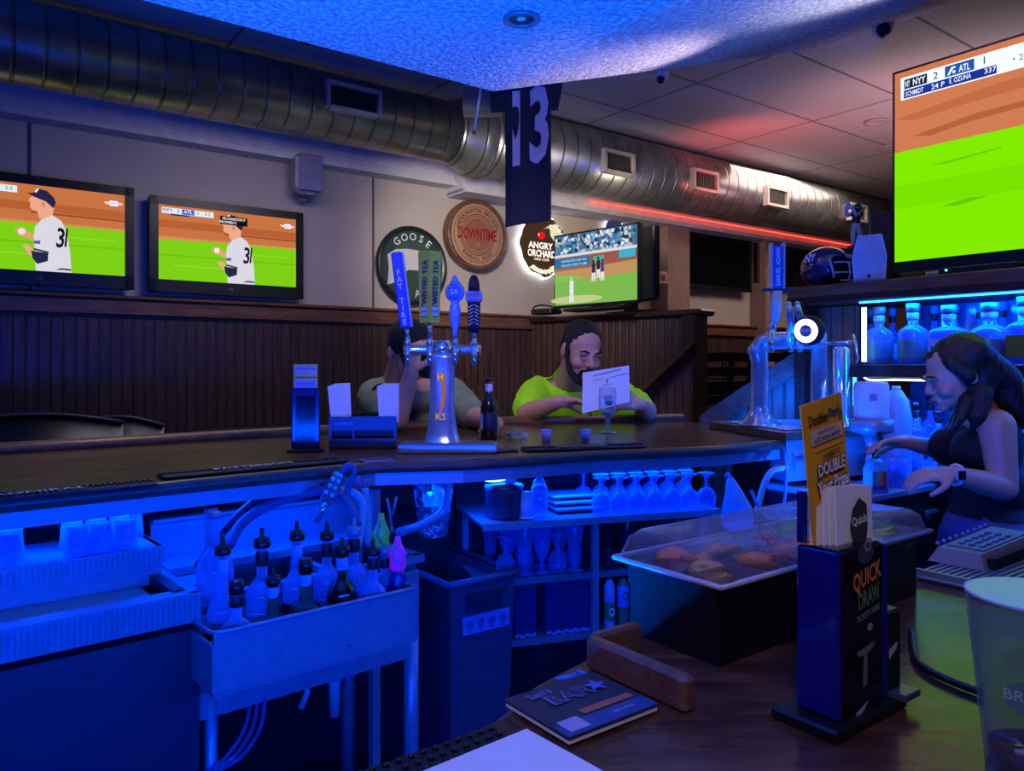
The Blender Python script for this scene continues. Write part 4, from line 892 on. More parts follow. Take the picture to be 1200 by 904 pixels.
# soda guns and hoses
HOS = mat('braided_hose', (95,105,150), .45, bump=.5, bscale=200)
for (pp, r_, lab, mm) in (
  ([Z(268,640,1.95),Z(285,612,2.0),Z(320,590,2.03),Z(360,578,2.05),Z(392,576,2.05),Z(408,590,2.02),Z(418,615,1.98)], .014, 'thick braided soda hose arching from the sink past the soda gun', HOS),
  ([Z(232,665,1.9),Z(262,622,1.98),Z(300,588,2.05),Z(345,574,2.07),Z(380,570,2.08)], .012, 'dark pleated hose behind the thick soda hose', mat('dark_hose',(40,44,70),.5)),
  ([Z(418,640,2.0),Z(424,610,2.03),Z(424,588,2.05),Z(412,577,2.05),Z(400,576,2.05)], .012, 'pale hose bending down beside the steel posts', PVC),
  ([Z(432,640,2.08),Z(430,600,2.1),Z(428,572,2.1)], .010, 'straight pale pipe rising to the bar edge beside the steel post', PVC)):
    o = MB().tube(curve_pts(pp,7), r_, 10).build('soda_hose', mm); tag(o, lab, 'hose')
t = thing('soda_gun', 'chrome soda gun hanging nozzle down from its holster under the bar edge', 'soda gun', Z(396,560,2.02), 0, rot=(0,.45,0))
MB().box((0,0,-.03),(.036,.026,.09),bev=.006).build('gun_head', CHROME, t, local=True); MB().tube([(0,0,-.07),(0,0,-.13)], [.012,.008], 10).build('nozzle', CHROME, t, local=True)
m = MB()
for k in range(6): m.ball((-.008+.016*(k%2), -.015, -.005-.02*(k//2)), .0055, 8)
m.build('buttons', WHITE, t, local=True); MB().tube(curve_pts([(0,0,.01),(.01,.0,.04),(.03,.01,.03),(.04,.01,-.05)],5), .009, 8).build('sheath', HOS, t, local=True)
# steel uprights by the sink
m = MB(); 
pst = Z(420,560,2.14)
o = MB().box((pst.x,pst.y,.9),(.018,.018,.28)).build('steel_upright', STEEL); tag(o,'short steel upright beside the soda hoses under the bar','steel upright')

# ---------------------------------------------------------------- trash can
C0 = H(526,683,.70); C0.z = 0
tc = thing('trash_can', 'tall narrow dark plastic trash can with a white caution label on its end', 'trash can', C0, TH_W)
w_, d_2 = .26, .50
TP = mat('trash_grey_blue', (64,70,92), .5)
m = MB()
def ring(x0,x1,y0_,y1,z): return [Vector((x0,y0_,z)),Vector((x1,y0_,z)),Vector((x1,y1,z)),Vector((x0,y1,z))]
b0, b1 = ring(.03,w_-.03,.03,d_2-.03,0), ring(.008,w_-.008,.008,d_2-.008,.68); i1, i0 = ring(.014,w_-.014,.014,d_2-.014,.68), ring(.036,w_-.036,.036,d_2-.036,.02)
vs = b0+b1+i1+i0; fs = [[3,2,1,0]]
for a_ in (0,4,8):
    for k in range(4): fs.append([a_+k, a_+(k+1)%4, a_+4+(k+1)%4, a_+4+k])
fs.append([12,13,14,15]); m.add(vs, fs); m.build('bin_body', TP, tc, local=True)
m = MB(); m.tube([(0,0,.69),(w_,0,.69),(w_,d_2,.69),(0,d_2,.69),(0,0,.69),(w_,0,.69)], .011, 8); m.build('rim', mat('trash_rim',(86,94,122),.45), tc, local=True)
MB().box((w_/2,.004,.615),(.12,.02,.05),bev=.004).box((w_/2,-.012,.645),(.13,.03,.012)).build('end_handle', mat('handle_recess',(44,48,66),.5), tc, local=True)
P = Pic(); P.rect(-.088,-.028,.088,.028,(118,134,196)); 
for k in range(4): P.ell(-.062+.041*k,.0,.013,.014,(70,84,150)); P.rect(-.067+.041*k,-.022,-.057+.041*k,-.016,(70,84,150))
P.build('caution_label', tc, loc=(w_/2+.01,.006,.555), rot=(-.035,0,0))
# ================================================================ SHELVES UNDER THE FAR PART OF THE BAR
a_, b2 = H(566,615,.85), H(845,597,.85); ths = math.atan2(b2.y-a_.y, b2.x-a_.x); Ls2 = .86
XS = Vector((math.cos(ths), math.sin(ths), 0)); YS = Vector((-math.sin(ths), math.cos(ths), 0)); S0s = Vector((a_.x,a_.y,0))
def sp(x, y, z): return S0s + XS*x + YS*y + Vector((0,0,z))
def s_on(px, y=0.0):
    """distance along the shelf front (set back y) seen at column px"""
    u = (px-CX)/F; b = S0s+YS*y; return (b.x-u*b.y)/(u*XS.y-XS.x)
su = thing('shelf_unit', 'steel shelving under the bar with rows of upturned stemmed glasses', 'shelves', S0s, ths)
for z, y0_, y1 in ((.85,0,.36),(.655,.06,.36),(.455,.06,.36),(.15,.08,.36)):
    MB().box((Ls2/2,(y0_+y1)/2,z-.008),(Ls2,y1-y0_,.012),bev=.002).box((Ls2/2,y0_,z-.01),(Ls2,.008,.022)).build('shelf', STEEL if z > .8 else STEELD, su, local=True)
for px, yy in ((545,.33),(697,.05)):
    x = s_on(px,yy); MB().box((x,yy,.42),(.022,.022,.85)).build('upright', STEEL, su, local=True)
x = Ls2-.02; MB().box((x,.1,.42),(.02,.02,.85)).build('upright', STEELD, su, local=True)
MB().box((Ls2/2,.37,.5),(Ls2,.008,.9)).build('back_panel', mat('navy_die_wall',(26,28,40),.6), su, local=True)
GOB = glass('stemware_glass', (150,185,255), .62, edge=.55)
def goblet(loc, h, r, label, group, flip=True, shape=0, m=GOB):
    t = thing('stemmed_glass', label, 'glass', loc, 0, group)
    if shape == 0: bowl = [(.006,h*.42),(r*.7,h*.5),(r,h*.68),(r*.96,h*.85),(r*.8,h)]
    elif shape == 1: bowl = [(.007,h*.3),(r*.6,h*.38),(r*.95,h*.6),(r,h*.8),(r*1.02,h)]
    else: bowl = [(.012,h*.12),(r*.62,h*.25),(r*.6,h*.45),(r*.85,h*.75),(r,h)]
    foot = [(0,0),(r*.85,0),(r*.85,.003),(r*.3,.009),(.006,.018)]; stem = [(.006,.018),(.0045,.03),(.006,bowl[0][1])]
    fl = (lambda pf: [(q, h-z) for q, z in pf][::-1]) if flip else (lambda pf: pf)
    MB().lathe(fl(bowl), n=14, cap=False).build('bowl', m, t, local=True); MB().lathe(fl(stem), n=8, cap=False).build('stem', m, t, local=True); MB().lathe(fl(foot), n=14, cap=False).build('foot', m, t, local=True)
    return t
gl = 'upside-down stemmed glass in the packed rows on the upper shelf under the bar'; gg = 'upturned stemmed glasses on the upper shelf'
g0 = None
for row, y in enumerate((.045,.125,.205)):
    for k in range(7):
        x = s_on(712,0)+.066*k+.03*(row%2); loc = sp(x, y, .85)
        if x > Ls2-.03: continue
        if g0 is None: g0 = goblet(loc, .122, .034, gl, gg)
        else: dup(g0, loc)
rg = random.Random(12)
# middle shelf: mixed glasses
gl2, gr2 = 'clear glass among the crowded mixed glasses on the middle shelf under the bar', 'mixed glasses on the middle shelf'
pr = {}
for row, y in enumerate((.10,.18,.27)):
    for k in range(8):
        x = s_on(598,.05)+.062*k+.03*(row%2)+rg.uniform(-.006,.006)
        if x > s_on(697,.05)+.24: continue
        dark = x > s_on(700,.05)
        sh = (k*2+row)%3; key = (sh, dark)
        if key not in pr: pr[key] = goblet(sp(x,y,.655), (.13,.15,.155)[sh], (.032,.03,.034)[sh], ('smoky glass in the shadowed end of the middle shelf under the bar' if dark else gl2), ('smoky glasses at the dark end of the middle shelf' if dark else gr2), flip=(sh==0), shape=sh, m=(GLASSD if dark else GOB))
        else: dup(pr[key], sp(x,y,.655))
# pot, cup, squeeze bottle, trays
x = s_on(585,.09)
lathe_thing('steel_pot', 'round dark steel pot on the upper shelf beside the foil', 'pot', sp(x+.02,.10,.851), [('pot_wall', [(0,0),(.06,0),(.062,.004),(.062,.095),(.066,.1),(.06,.1),(.058,.01),(0,.01)], mat('dark_pot',(70,76,100),.35,.6)), ('lid', [(.064,.1),(.06,.106),(.02,.11),(0,.11)], mat('dark_pot',(70,76,100),.35,.6))])
lathe_thing('cup', 'small pale blue cup resting on the lid of the dark pot', 'cup', sp(x+.035,.08,.963), [('cup_wall', [(0,0),(.018,0),(.028,.045),(.026,.045),(.016,.004),(0,.004)], mat('pale_blue_plastic',(120,160,220),.4)), ('rim', [(.027,.044),(.030,.045),(.030,.048),(.027,.048)], mat('pale_blue_plastic',(120,160,220),.4))])
lathe_thing('cup_stack', 'upside-down pale paper cup standing on the upper shelf between pot and squeeze bottle', 'cup', sp(s_on(617,.05),.05,.851), [('cup_wall', [(0,.085),(.017,.085),(.023,.0),(.021,0),(.0155,.082),(0,.082)], mat('pale_paper_cup',(170,185,230),.6)), ('rim', [(.0225,.0),(.025,.001),(.025,.005),(.0225,.006)], WHITE)])
lathe_thing('squeeze_bottle', 'clear squeeze bottle with a pointed tip on the upper shelf', 'bottle', sp(s_on(632,.07),.07,.851), [('bottle_body', [(0,0),(.026,0),(.027,.005),(.027,.09),(.02,.105)], BGL), ('cap', [(.02,.1),(.021,.105),(.018,.115),(.006,.13),(.003,.165),(0,.165)], GOB)])
t = thing('tray_stack', 'stack of shallow pale trays lying on the upper shelf beside the stemmed glasses', 'tray', sp(s_on(672,.14),.14,.851), ths)
for k in range(3): MB().box((0,.02*k,.012+.018*k),(.17,.12,.012),bev=.005).build('tray', STEEL, t, local=True)
t = thing('bowl_stack', 'dark shallow tray at the back of the upper shelf', 'tray', sp(s_on(655,.28),.28,.851), ths); MB().sq_lathe([(.8,0),(1,.05),(1.02,.055),(.95,.055),(.78,.006)], .22, .12).build('tray_body', mat('dark_tray',(30,36,60),.4), t, local=True)
# clear bins on the lower shelf
for i, (x0, x1) in enumerate(((604,629),(641,694))):
    xa_, xb_ = s_on(x0,.07), s_on(x1,.07); w = xb_-xa_
    t = thing('storage_bin', ('narrow clear storage bin on the lower shelf beside the trash can','wide clear storage bin on the lower shelf beside the steel upright')[i], 'bin', sp((xa_+xb_)/2,.08,.457), ths)
    m = MB(); h_ = .175; m.box((0,.0,h_/2),(w,.004,h_)).box((0,.24,h_/2),(w,.004,h_)).box((-w/2,.12,h_/2),(.004,.24,h_)).box((w/2,.12,h_/2),(.004,.24,h_)).box((0,.12,.002),(w,.24,.004)); m.build('bin_wall', glass('bin_plastic',(60,80,160),.35), t, local=True)
    m = MB(); m.tube([(-w/2,0,h_),(w/2,0,h_),(w/2,.24,h_),(-w/2,.24,h_),(-w/2,0,h_)], .005, 6); m.build('bin_rim', STEELD, t, local=True)
    MB().box((0,.12,.05),(w*.8,.2,.09),bev=.02).build('contents', mat('dark_contents',(26,30,50),.7), t, local=True)
    rr = MB()
    for k in range(int(w/.008)): rr.box((-w/2+.008*(k+.5), -.006, .004+.003*math.sin(k*1.7)), (.005,.006,.008))
    rr.build('serrated_liner', mat('pale_liner',(150,170,230),.5), t, local=True)
for i, (px, c1, c2, lab) in enumerate(((717,(60,140,80),(150,170,210),'slim can with a green and white label on the lower shelf under the bar'),(733,(90,150,230),(70,130,90),'pale blue bottle with a green band on the lower shelf beside the slim can'))):
    t = thing('drink_bottle', lab.replace(' right of',' past'), 'bottle', sp(s_on(px,.05),.07,.457), ths); 
    MB().lathe([(0,0),(.018,0),(.019,.005),(.019,.14),(.014,.155),(.009,.165),(0,.165)], n=18).build('bottle_body', mat('drink_body_%d'%i, c2, .35), t, local=True)
    MB().lathe([(.0195,.03+.04*i),(.0198,.031+.04*i),(.0198,.09+.05*i),(.0195,.091+.05*i)], n=18, cap=False).build('label_band', mat('drink_label_%d'%i, c1, .5), t, local=True)
    P = Pic(); P.ell(0,0,.011,.014,(225,235,225) if i == 0 else (40,90,60)); P.ell(0,.0,.006,.008,c1); P.build('label_badge', t, loc=(0,-.0205,.06+.05*i))
# blue plastic bag hung at the end of the bar
t = thing('plastic_bag', 'pale blue-lit plastic bag hanging at the end of the shelves under the bar', 'bag', Z(860,622,2.52))
m = MB(); rgb_ = random.Random(4)
prof = [(.01,.175),(.022,.15),(.035,.12),(.05,.08),(.056,.04),(.05,.01),(.03,-.005),(0,-.008)]
vs = []; fs = []
for i, (r, z) in enumerate(prof):
    for k in range(20): a = 2*PI*k/20; q = 1+.16*math.sin(3*a+i)+rgb_.uniform(-.05,.05); vs.append((r*q*math.cos(a)*.9+.028*(.17-z)/.17-.01, r*q*math.sin(a)*.6, z))
for i in range(len(prof)-1):
    for k in range(20): fs.append([i*20+k,i*20+(k+1)%20,(i+1)*20+(k+1)%20,(i+1)*20+k])
m.add(vs, fs, True); m.build('bag_body', mat('pale_blue_bag',(150,190,235),.4,bump=.5,bscale=30), t, local=True)
m = MB().tube(curve_pts([(-.01,0,.17),(-.02,0,.19),(-.025,.01,.175)],4),.004,6); m.build('bag_handle', mat('pale_blue_bag',(150,190,235),.4), t, local=True)
for k, pp in enumerate(([Z(922,548,2.7),Z(905,552,2.68),Z(895,570,2.66),Z(887,600,2.64)],[Z(918,525,2.72),Z(921,560,2.68),Z(918,590,2.66),Z(908,598,2.65)],[Z(880,575,2.6),Z(888,592,2.58),Z(900,606,2.56),Z(925,606,2.56)])):
    o = MB().tube(curve_pts(pp,7), (.011,.006,.006)[k], 8).build('beer_line', (PVC, HOS, STEEL)[k]); tag(o, ('thick pale hose curling down at the end of the bar below the tap platform','thin dark hose hanging beside the thick pale hose below the tap platform','chrome tube twisting beside the blue plastic bag')[k], 'hose')

# ================================================================ TAP PLATFORM AND CHROME TOWERS
tp = thing('tap_platform', 'raised wooden platform with steel drip tray under the arched tap tower', 'tap platform', (.99,2.78,0))
pp = [(.992,2.775),(.86,3.34),(1.30,3.50),(1.49,3.02)]
MB().prism(pp, 1.072, 1.10).build('platform_top', WOODMD, tp)
MB().prism([(1.02,2.85),(.905,3.28),(1.27,3.41),(1.43,3.03)], 1.10, 1.106).build('drip_tray', STEEL, tp)
MB().prism([(1.0,2.795),(.98,2.9),(1.48,3.1),(1.48,3.03)], .92, 1.07).build('steel_fascia', STEEL, tp)
MB().prism([(1.06,2.88),(.95,3.3),(1.2,3.4),(1.25,2.96)], 0, 1.07).build('platform_base', mat('navy_die_wall',(26,28,40),.6), tp)
m = MB().box((1.05,2.815,1.0),(.05,.012,.012)).box((1.03,2.80,.99),(.008,.02,.05)); m.build('latch', CHROME, tp)
tw = thing('arched_tap_tower', 'arched chrome tap tower with a sword-shaped white and blue handle on the raised platform', 'beer tower', Vector((Z(890,490,3.1).x,3.1,1.106)))
q0 = tw.location; right = (Z(950,400,2.98)-Z(876,400,3.1)); right.z = 0
m = MB(); m.lathe([(.085,0),(.08,.008),(.06,.02),(.042,.05),(.036,.08),(.034,.3)], q0, 24, cap=False)
topc = 1.35+30*3.1/898
m.build('column', mat('blue_chrome',(185,190,205),.18,.55), tw)
zt2 = 1.35+(427-404)*3.1/898; zc = q0.z+.3
arc_pts = [Vector((q0.x,q0.y,zc-.05)), Vector((q0.x-.012,q0.y,zc-.0)), Vector((q0.x-.012,q0.y,zt2-.03)), Vector((q0.x+.015,q0.y-.005,zt2+.008)), Vector((q0.x+.07,q0.y-.03,zt2+.014)), q0+right*.8+Vector((0,0,zt2+.012-q0.z)), q0+right*1.05+Vector((0,0,zt2+.01-q0.z))]
MB().tube(curve_pts(arc_pts,6), .034, 16).build('arch_pipe', mat('blue_chrome',(185,190,205),.18,.55), tw)
e = q0+right*.93; m = MB().lathe([(.07,0),(.06,.012),(.036,.03),(.03,.06),(.03,zt2-q0.z)], e, 20, cap=False); m.build('column', CHROME, tw)
e2 = q0+right*1.12+Vector((.06,.05,0)); m = MB().lathe([(.06,0),(.05,.012),(.034,.03),(.03,.06),(.03,zt2-q0.z-.02),(.0,zt2-q0.z)], e2, 20, cap=False); m.build('column', CHROME, tw)
def faucet_w(p, s=1.3):
    f = MB().at(p,(0,0,-.3)); f.tube([(0,.02,0),(0,-.04*s,0)], .009*s, 10); f.tube([(0,-.035*s,.02*s),(0,-.035*s,-.02*s),(0,-.045*s,-.045*s)], [.012*s,.011*s,.007*s], 10); f.lathe([(0,.015*s),(.010*s,.016*s),(.013*s,.024*s),(.008*s,.036*s),(.006*s,.05*s),(0,.05*s)], (0,-.035*s,0), 12); return f.build('faucet', CHROME, tw)
hp = Z(907,393,3.03)
for px, z_ in ((907,3.03),(929,2.98),(940,2.96)): faucet_w(Z(px,395,z_)+Vector((0,.03,0)))
# sword-like handle
m = MB(); b = Z(908,380,2.98); s_ = 2.98/898
m.mat(CHROME); m.tube([b+Vector((0,0,-.02)), b+Vector((0,0,.02))], .008, 10)
m.mat(mat('ivory_resin',(215,205,195),.4,bump=.3)); m.tube([b+Vector((.0,0,.01)), b+Vector((.003,0,.06)), b+Vector((.006,0,.128))], [.016,.021,.024], 12)
m.mat(mat('navy_resin',(40,46,90),.4)); m.box(b+Vector((.006,0,.134)),(.11,.03,.012),bev=.004)
m.mat(mat('silver_resin',(190,200,225),.35,.3)); m.box(b+Vector((-.016,0,.225)),(.008,.03,.18),bev=.002); m.box(b+Vector((.032,0,.225)),(.008,.03,.18),bev=.002)
m.mat(mat('label_blue',(70,90,190),.4)); m.box(b+Vector((.008,0,.22)),(.040,.026,.17),bev=.003); m.mat(mat('navy_resin',(40,46,90),.4)); m.box(b+Vector((.008,0,.3)),(.022,.024,.02),bev=.003)
hh_ = m.build('tap_handle', None, tw, label='tall sword-shaped handle, ivory grip, navy guard and blue lettered blade')
P = Pic(); P.text('SAMUEL ADAMS', 0, 0, .017, (225,230,250), w=.15, bold=.03, rot=PI/2); o = P.build('lettering', hh_); o.location = b+Vector((.008,-.0145,.222)) - tw.location
for k, (px, z_) in enumerate(((929,2.94),(943,2.92))):
    b = Z(px,392,z_); m = MB().tube([b, b+Vector((-.004,0,.03)), b+Vector((-.012-.01*k,0,.08)), b+Vector((-.016-.012*k,0,.115))], [.008,.012,.015,.011], 12); m.ball(b+Vector((-.016-.012*k,0,.115)), .012, 10); m.build('tap_handle', mat('iridescent_chrome',(180,200,220),.15,.7), tw, label='short iridescent chrome tap handle')
m = MB().at(Z(946,388,2.86),(PI/2,0,.0)); m.lathe([(.0,0),(.05,0),(.056,.01),(.056,.03),(.05,.036),(0,.036)], n=28)
md = m.build('sign_housing', mat('black_chrome',(60,60,70),.25,.6), tw)
m = MB().at(Z(944,388,2.82),(PI/2,0,.0)); m.lathe([(.0,0),(.042,0),(.044,.004),(0,.006)], n=28); sg = m.build('lit_disc', emis('warm_white_disc',(255,240,235),2.2), tw, label='round glowing white tap sign')
P = Pic(step=.0005); P.ell(0,0,.022,.022,(150,110,120)); P.text('BUD', 0, .002, .012, (240,235,235)); o = P.build('disc_logo', sg); o.location = Z(944,388,2.808)-tw.location
m = MB().tube([Z(958,403,2.9), Z(1003,401,2.8)], .006, 8); m.tube([Z(1000,392,2.8), Z(1006,420,2.8), Z(1003,425,2.8)], .005, 8); m.build('side_arm', CHROME, tw)

# ================================================================ UNDER-COUNTER COOLER AND THE THINGS ON IT
K0 = H(1010,582,.9); K0.z = 0
ck = thing('bar_cooler', 'dark under-counter cooler with steel top and small bright latches behind the bartender', 'cooler', K0, TH_W)
MB().box((.55,.19,.44),(1.1,.36,.87),bev=.004).build('cooler_body', mat('black_cooler',(20,20,28),.35), ck, local=True)
MB().box((.55,.18,.888),(1.12,.40,.024),bev=.004).build('steel_top', STEEL, ck, local=True)
for k in range(2):
    dd = MB().box((.29+.53*k,-.003,.44),(.50,.02,.78),bev=.004).build('door', mat('black_cooler_door',(14,14,22),.3), ck, local=True)
    MB().box((.09+.36*k,-.022,.80),(.1,.012,.018),bev=.003).box((.075+.36*k,-.016,.79),(.012,.012,.03)).build('latch', CHROME, dd, local=True)
def on_cooler(px, n_=1.43): p = PL(px,500,NV.x,NV.y,n_); return Vector((p.x,p.y,.901))
p = on_cooler(1021,1.46)
lathe_thing('drink_dispenser', 'white plastic drink dispenser tank on a round steel collar on the cooler', 'dispenser', p, [
  ('pedestal', [(0,0),(.055,0),(.05,.015),(.02,.03),(.018,.16),(.03,.19)], STEEL), ('collar', [(.03,.19),(.075,.205),(.078,.245),(.066,.25),(0,.25)], STEEL),
  ('tank', [(0,.25),(.058,.25),(.06,.26),(.06,.37),(.054,.385),(0,.385)], mat('white_tank',(205,210,225),.4))])
t = kids(bpy.data.objects['drink_dispenser']) and bpy.data.objects['drink_dispenser']
MB().tube([(.0,-.06,.2),(.0,-.075,.19),(.0,-.075,.155)], .009, 8).build('spigot', BLACK, t, local=True); P = Pic(); P.rect(-.012,-.012,.012,.012,(140,130,150)); P.build('warning_label', t, loc=(-.02,-.058,.33), rot=(0,0,-.3))
p = on_cooler(1050,1.47); lathe_thing('plastic_jug', 'half-round pale plastic jug beside the white dispenser tank', 'jug', p, [('jug_body',[(0,0),(.05,0),(.055,.02),(.055,.25),(.045,.31),(.02,.35),(0,.355)], mat('pale_jug',(140,170,220),.4)),('jug_cap',[(0,.35),(.016,.35),(.016,.365),(0,.365)], WHITE)])
p = on_cooler(1026,1.40)
t = thing('spray_bottle', 'clear spray bottle with a rainbow-striped label on the cooler before the dispenser', 'bottle', p, .2)
MB().sq_lathe([(1,0),(1,.08),(.8,.1),(.35,.12)], .075, .05).build('bottle_body', mat('teal_clear',(90,160,200),.25), t, local=True)
P = Pic(step=.0004)
for k, c in enumerate(((70,110,60),(60,140,120),(190,110,70),(170,50,60))): P.rect(-.03+.013*k,-.035,-.017+.013*k,.03,c)
P.rect(-.03,-.035,.012,-.02,(60,60,130)); P.build('label', t, loc=(0,-.0255,.045))
m = MB(); m.mat(BLACK); m.tube([(0,0,.12),(0,0,.14)], .012, 10); m.mat(col((180,40,50))); m.box((-.012,0,.15),(.05,.018,.02),bev=.004); m.mat(BLACK); m.tube([(-.03,0,.145),(-.045,0,.125)], .004, 6); m.build('trigger', None, t, local=True)
for k, (px, n_, h_, r_) in enumerate(((1052,1.41,.10,.033),(1072,1.43,.13,.03),(1088,1.41,.08,.03))):
    lathe_thing('mixing_glass', ('wide pale mixing glass on the cooler by the spray bottle','tall shaker glass on the cooler under the hand of the bartender','small sparkling glass of ice by the wrist of the bartender')[k], 'glass', on_cooler(px,n_), [('glass_wall', [(0,0),(r_*.8,0),(r_,h_),(r_*.92,h_),(r_*.74,.008),(0,.008)], GOB), ('drink', [(0,.008),(r_*.76,.009),(r_*.88,h_*.6),(0,h_*.6)], LIQ)])

# ================================================================ BACK BAR
OB = BK(925,400); OB.z = 0; XB = Vector((.5961,-.8029,0))
def bb(s, y, z): return OB + XB*s + DV*y + Vector((0,0,z))
def s_bb(px, y=0.0):
    u = (px-CX)/F; b = OB+DV*y; return (b.x-u*b.y)/(u*XB.y-XB.x)
bk = thing('back_bar', 'tall dark wooden back bar with blue-lit bottle shelves and a thick top beam', 'back bar', OB, TH_B)
Lb = 2.1; xm = s_bb(1003,0)
MB().box((Lb/2,.26,1.6465),(Lb,.56,.079),bev=.006).build('top_beam', WOODMD, bk, local=True)
MB().box((Lb/2,-.012,1.625),(Lb,.02,.03),bev=.004).build('beam_moulding', WOODDK, bk, local=True)
m = MB(); m.box((.03,.28,.82),(.05,.5,1.6)); m.build('end_panel', WOODDK, bk, local=True)
x0_ = s_bb(935,.14); x1_ = s_bb(1006,.14)
bp = MB().box(((x1_-x0_)/2,0,.8),(x1_-x0_,.02,1.6)).build('beadboard_panel', BEADL, bk, local=True); bp.location = (x0_,.14,0)
MB().box(((xm+Lb)/2,.19,1.323),(Lb-xm+.12,.42,.054),bev=.004).build('bottle_shelf', WOODDK, bk, local=True)
MB().box(((xm+Lb)/2,.2,.945),(Lb-xm+.1,.40,.03),bev=.004).build('lower_shelf', STEELD, bk, local=True)
MB().box(((xm+Lb)/2,.24,.46),(Lb-xm,.36,.93)).build('cabinet_base', WOODDK, bk, local=True)
MB().box(((xm+Lb)/2,.46,1.25),(Lb-xm,.02,.72)).build('back_mirror', mat('blue_tinted_mirror',(90,120,190),.12,.4), bk, local=True)
MB().box((Lb-.03,.25,.82),(.05,.5,1.6)).build('end_panel', WOODDK, bk, local=True)
MB().box((xm+.035,.0,1.47),(.014,.014,.22)).build('led_strip', emis('led_post',(150,225,255),4), bk, local=True, label='upright glowing strip light')
MB().box((xm-.005,.0,1.24),(.010,.010,.12)).build('led_strip', LEDC, bk, local=True)
m = MB().tube(curve_pts([(s_bb(1014),-.01,1.297),(s_bb(1020),-.014,1.288),(s_bb(1032),-.014,1.286),(s_bb(1050),-.014,1.289),(s_bb(1100),-.014,1.289),(Lb-.1,-.014,1.289)],6), .0035, 8); m.build('led_strip', emis('led_line',(190,225,255),6), bk, local=True, label='thin glowing strip light under the shelf')
MB().box(((xm+Lb)/2,.03,1.603),(Lb-xm,.012,.006)).build('led_strip', LEDC, bk, local=True)
BLB = glass('blue_lit_bottle_glass', (120,165,255), .4, edge=.6); AMB = mat('amber_spirit', (70,40,46), .2)
def bb_bottle(s, y, z, h, r, label, group=None, **k):
    t = liquor(bb(s,y,z), h, r, label, rz=TH_B, group=group, glassm=BLB if k.get('style','clear') == 'clear' else None, **k); return t
top_f = [(1030,.055,.235,dict(square=False, lab=mat('arched_label',(70,110,150),.4)),'round-shouldered whiskey bottle with an arched label, nearest the lit post on the bottle shelf'),
         (1070,.055,.24,dict(square=False, lab=mat('arched_label_2',(60,120,130),.4)),'round-shouldered bottle with a pale-rimmed arched label, next to the lettered flask on the shelf'),
         (1112,.062,.225,dict(square=True, text='KNOB', lab=mat('knob_label',(150,185,235),.5)),'broad square flask with a pale label lettered KNOB'),
         (1160,.068,.225,dict(square=False, lab=mat('copper_label',(90,60,80),.4)),'wide domed bottle with a coppery label on the shelf above the bartender'),
         (1200,.05,.24,dict(square=True, lab=mat('yellow_green_label',(110,120,40),.5)),'square bottle with a yellow-green label at the frame edge of the shelf')]
for px, r, h, kw, lab in top_f: bb_bottle(s_bb(px,.09), .09, 1.35, h, r, lab, neck=.36, pour=False, cap=STEELD, **kw)
proto = None
for k in range(9):
    s = s_bb(1020,.3)+.088*k
    if k == 0: proto = bb_bottle(s, .3, 1.35, .245, .034, 'slim capped bottle in the rear row of the lit bottle shelf', 'slim bottles in the rear row of the lit shelf', neck=.42, pour=False, cap=mat('pale_cap',(110,140,190),.3))
    else: dup(proto, bb(s, .3+.02*(k%2), 1.35))
proto = None
for k in range(8):
    s = s_bb(1052,.12)+.085*k
    if k in (0,1,2):
        liquor(bb(s,.1,.961), .26-.02*k, .038, ('dark slender bottle beside the white dispenser on the lower shelf','square clear bottle with a patterned label on the lower shelf','clear bottle with a round engraved badge on the lower shelf by the bartender')[k], rz=TH_B, square=(k==1), neck=.4, pour=(k!=1), glassm=BLB, style='clear' if k else 'dark', text=None, lab=LBLW)
    elif proto is None: proto = liquor(bb(s,.1,.961), .25, .036, 'clear bottle in the row behind the bartender on the lower shelf', rz=TH_B, neck=.38, group='clear bottles behind the bartender', glassm=BLB)
    else: dup(proto, bb(s,.1,.961))
p2 = None
for k in range(7):
    s = s_bb(1040,.28)+.09*k
    if p2 is None: p2 = liquor(bb(s,.28,.961), .27, .034, 'tall bottle in the rear row of the lower shelf', rz=TH_B, neck=.4, group='tall bottles in the rear row of the lower shelf', glassm=BLB)
    else: dup(p2, bb(s,.28,.961))
# things standing on the beam
BT = 1.687
p = bb(s_bb(1021,.07),.07,BT)
sk_ = thing('shelf_speaker', 'white loudspeaker with slanted sides on the beam beside the big television', 'speaker', p, TH_B+.35)
h_ = .19
m = MB(); m.hull([Vector(v) for v in ((-.058,-.05,0),(.058,-.05,0),(.05,.06,0),(-.05,.06,0))], [Vector(v) for v in ((-.066,-.05,.10),(.066,-.05,.10),(.05,.06,.10),(-.05,.06,.10))]); m.hull([Vector(v) for v in ((-.066,-.05,.10),(.066,-.05,.10),(.05,.06,.10),(-.05,.06,.10))], [Vector(v) for v in ((-.045,-.045,h_),(.045,-.045,h_),(.036,.05,h_),(-.036,.05,h_))]); m.build('cabinet', mat('white_speaker_shell',(200,198,212),.45), sk_, local=True)
m = MB(); m.hull([Vector(v) for v in ((-.052,-.056,.006),(.052,-.056,.006),(.052,-.05,.006),(-.052,-.05,.006))], [Vector(v) for v in ((-.058,-.058,.10),(.058,-.058,.10),(.058,-.05,.10),(-.058,-.05,.10))]); m.hull([Vector(v) for v in ((-.058,-.058,.10),(.058,-.058,.10),(.058,-.05,.10),(-.058,-.05,.10))], [Vector(v) for v in ((-.041,-.05,h_-.006),(.041,-.05,h_-.006),(.041,-.044,h_-.006),(-.041,-.044,h_-.006))]); m.build('grille', mat('white_grille',(172,170,196),.7,bump=.3,bscale=400), sk_, local=True)
m = MB().at((0,-.0585,.022),(PI/2,0,0)); m.lathe([(.004,0),(.0065,0),(.0065,.002),(.004,.002)], n=16); m.build('logo_ring', BLACK, sk_, local=True)
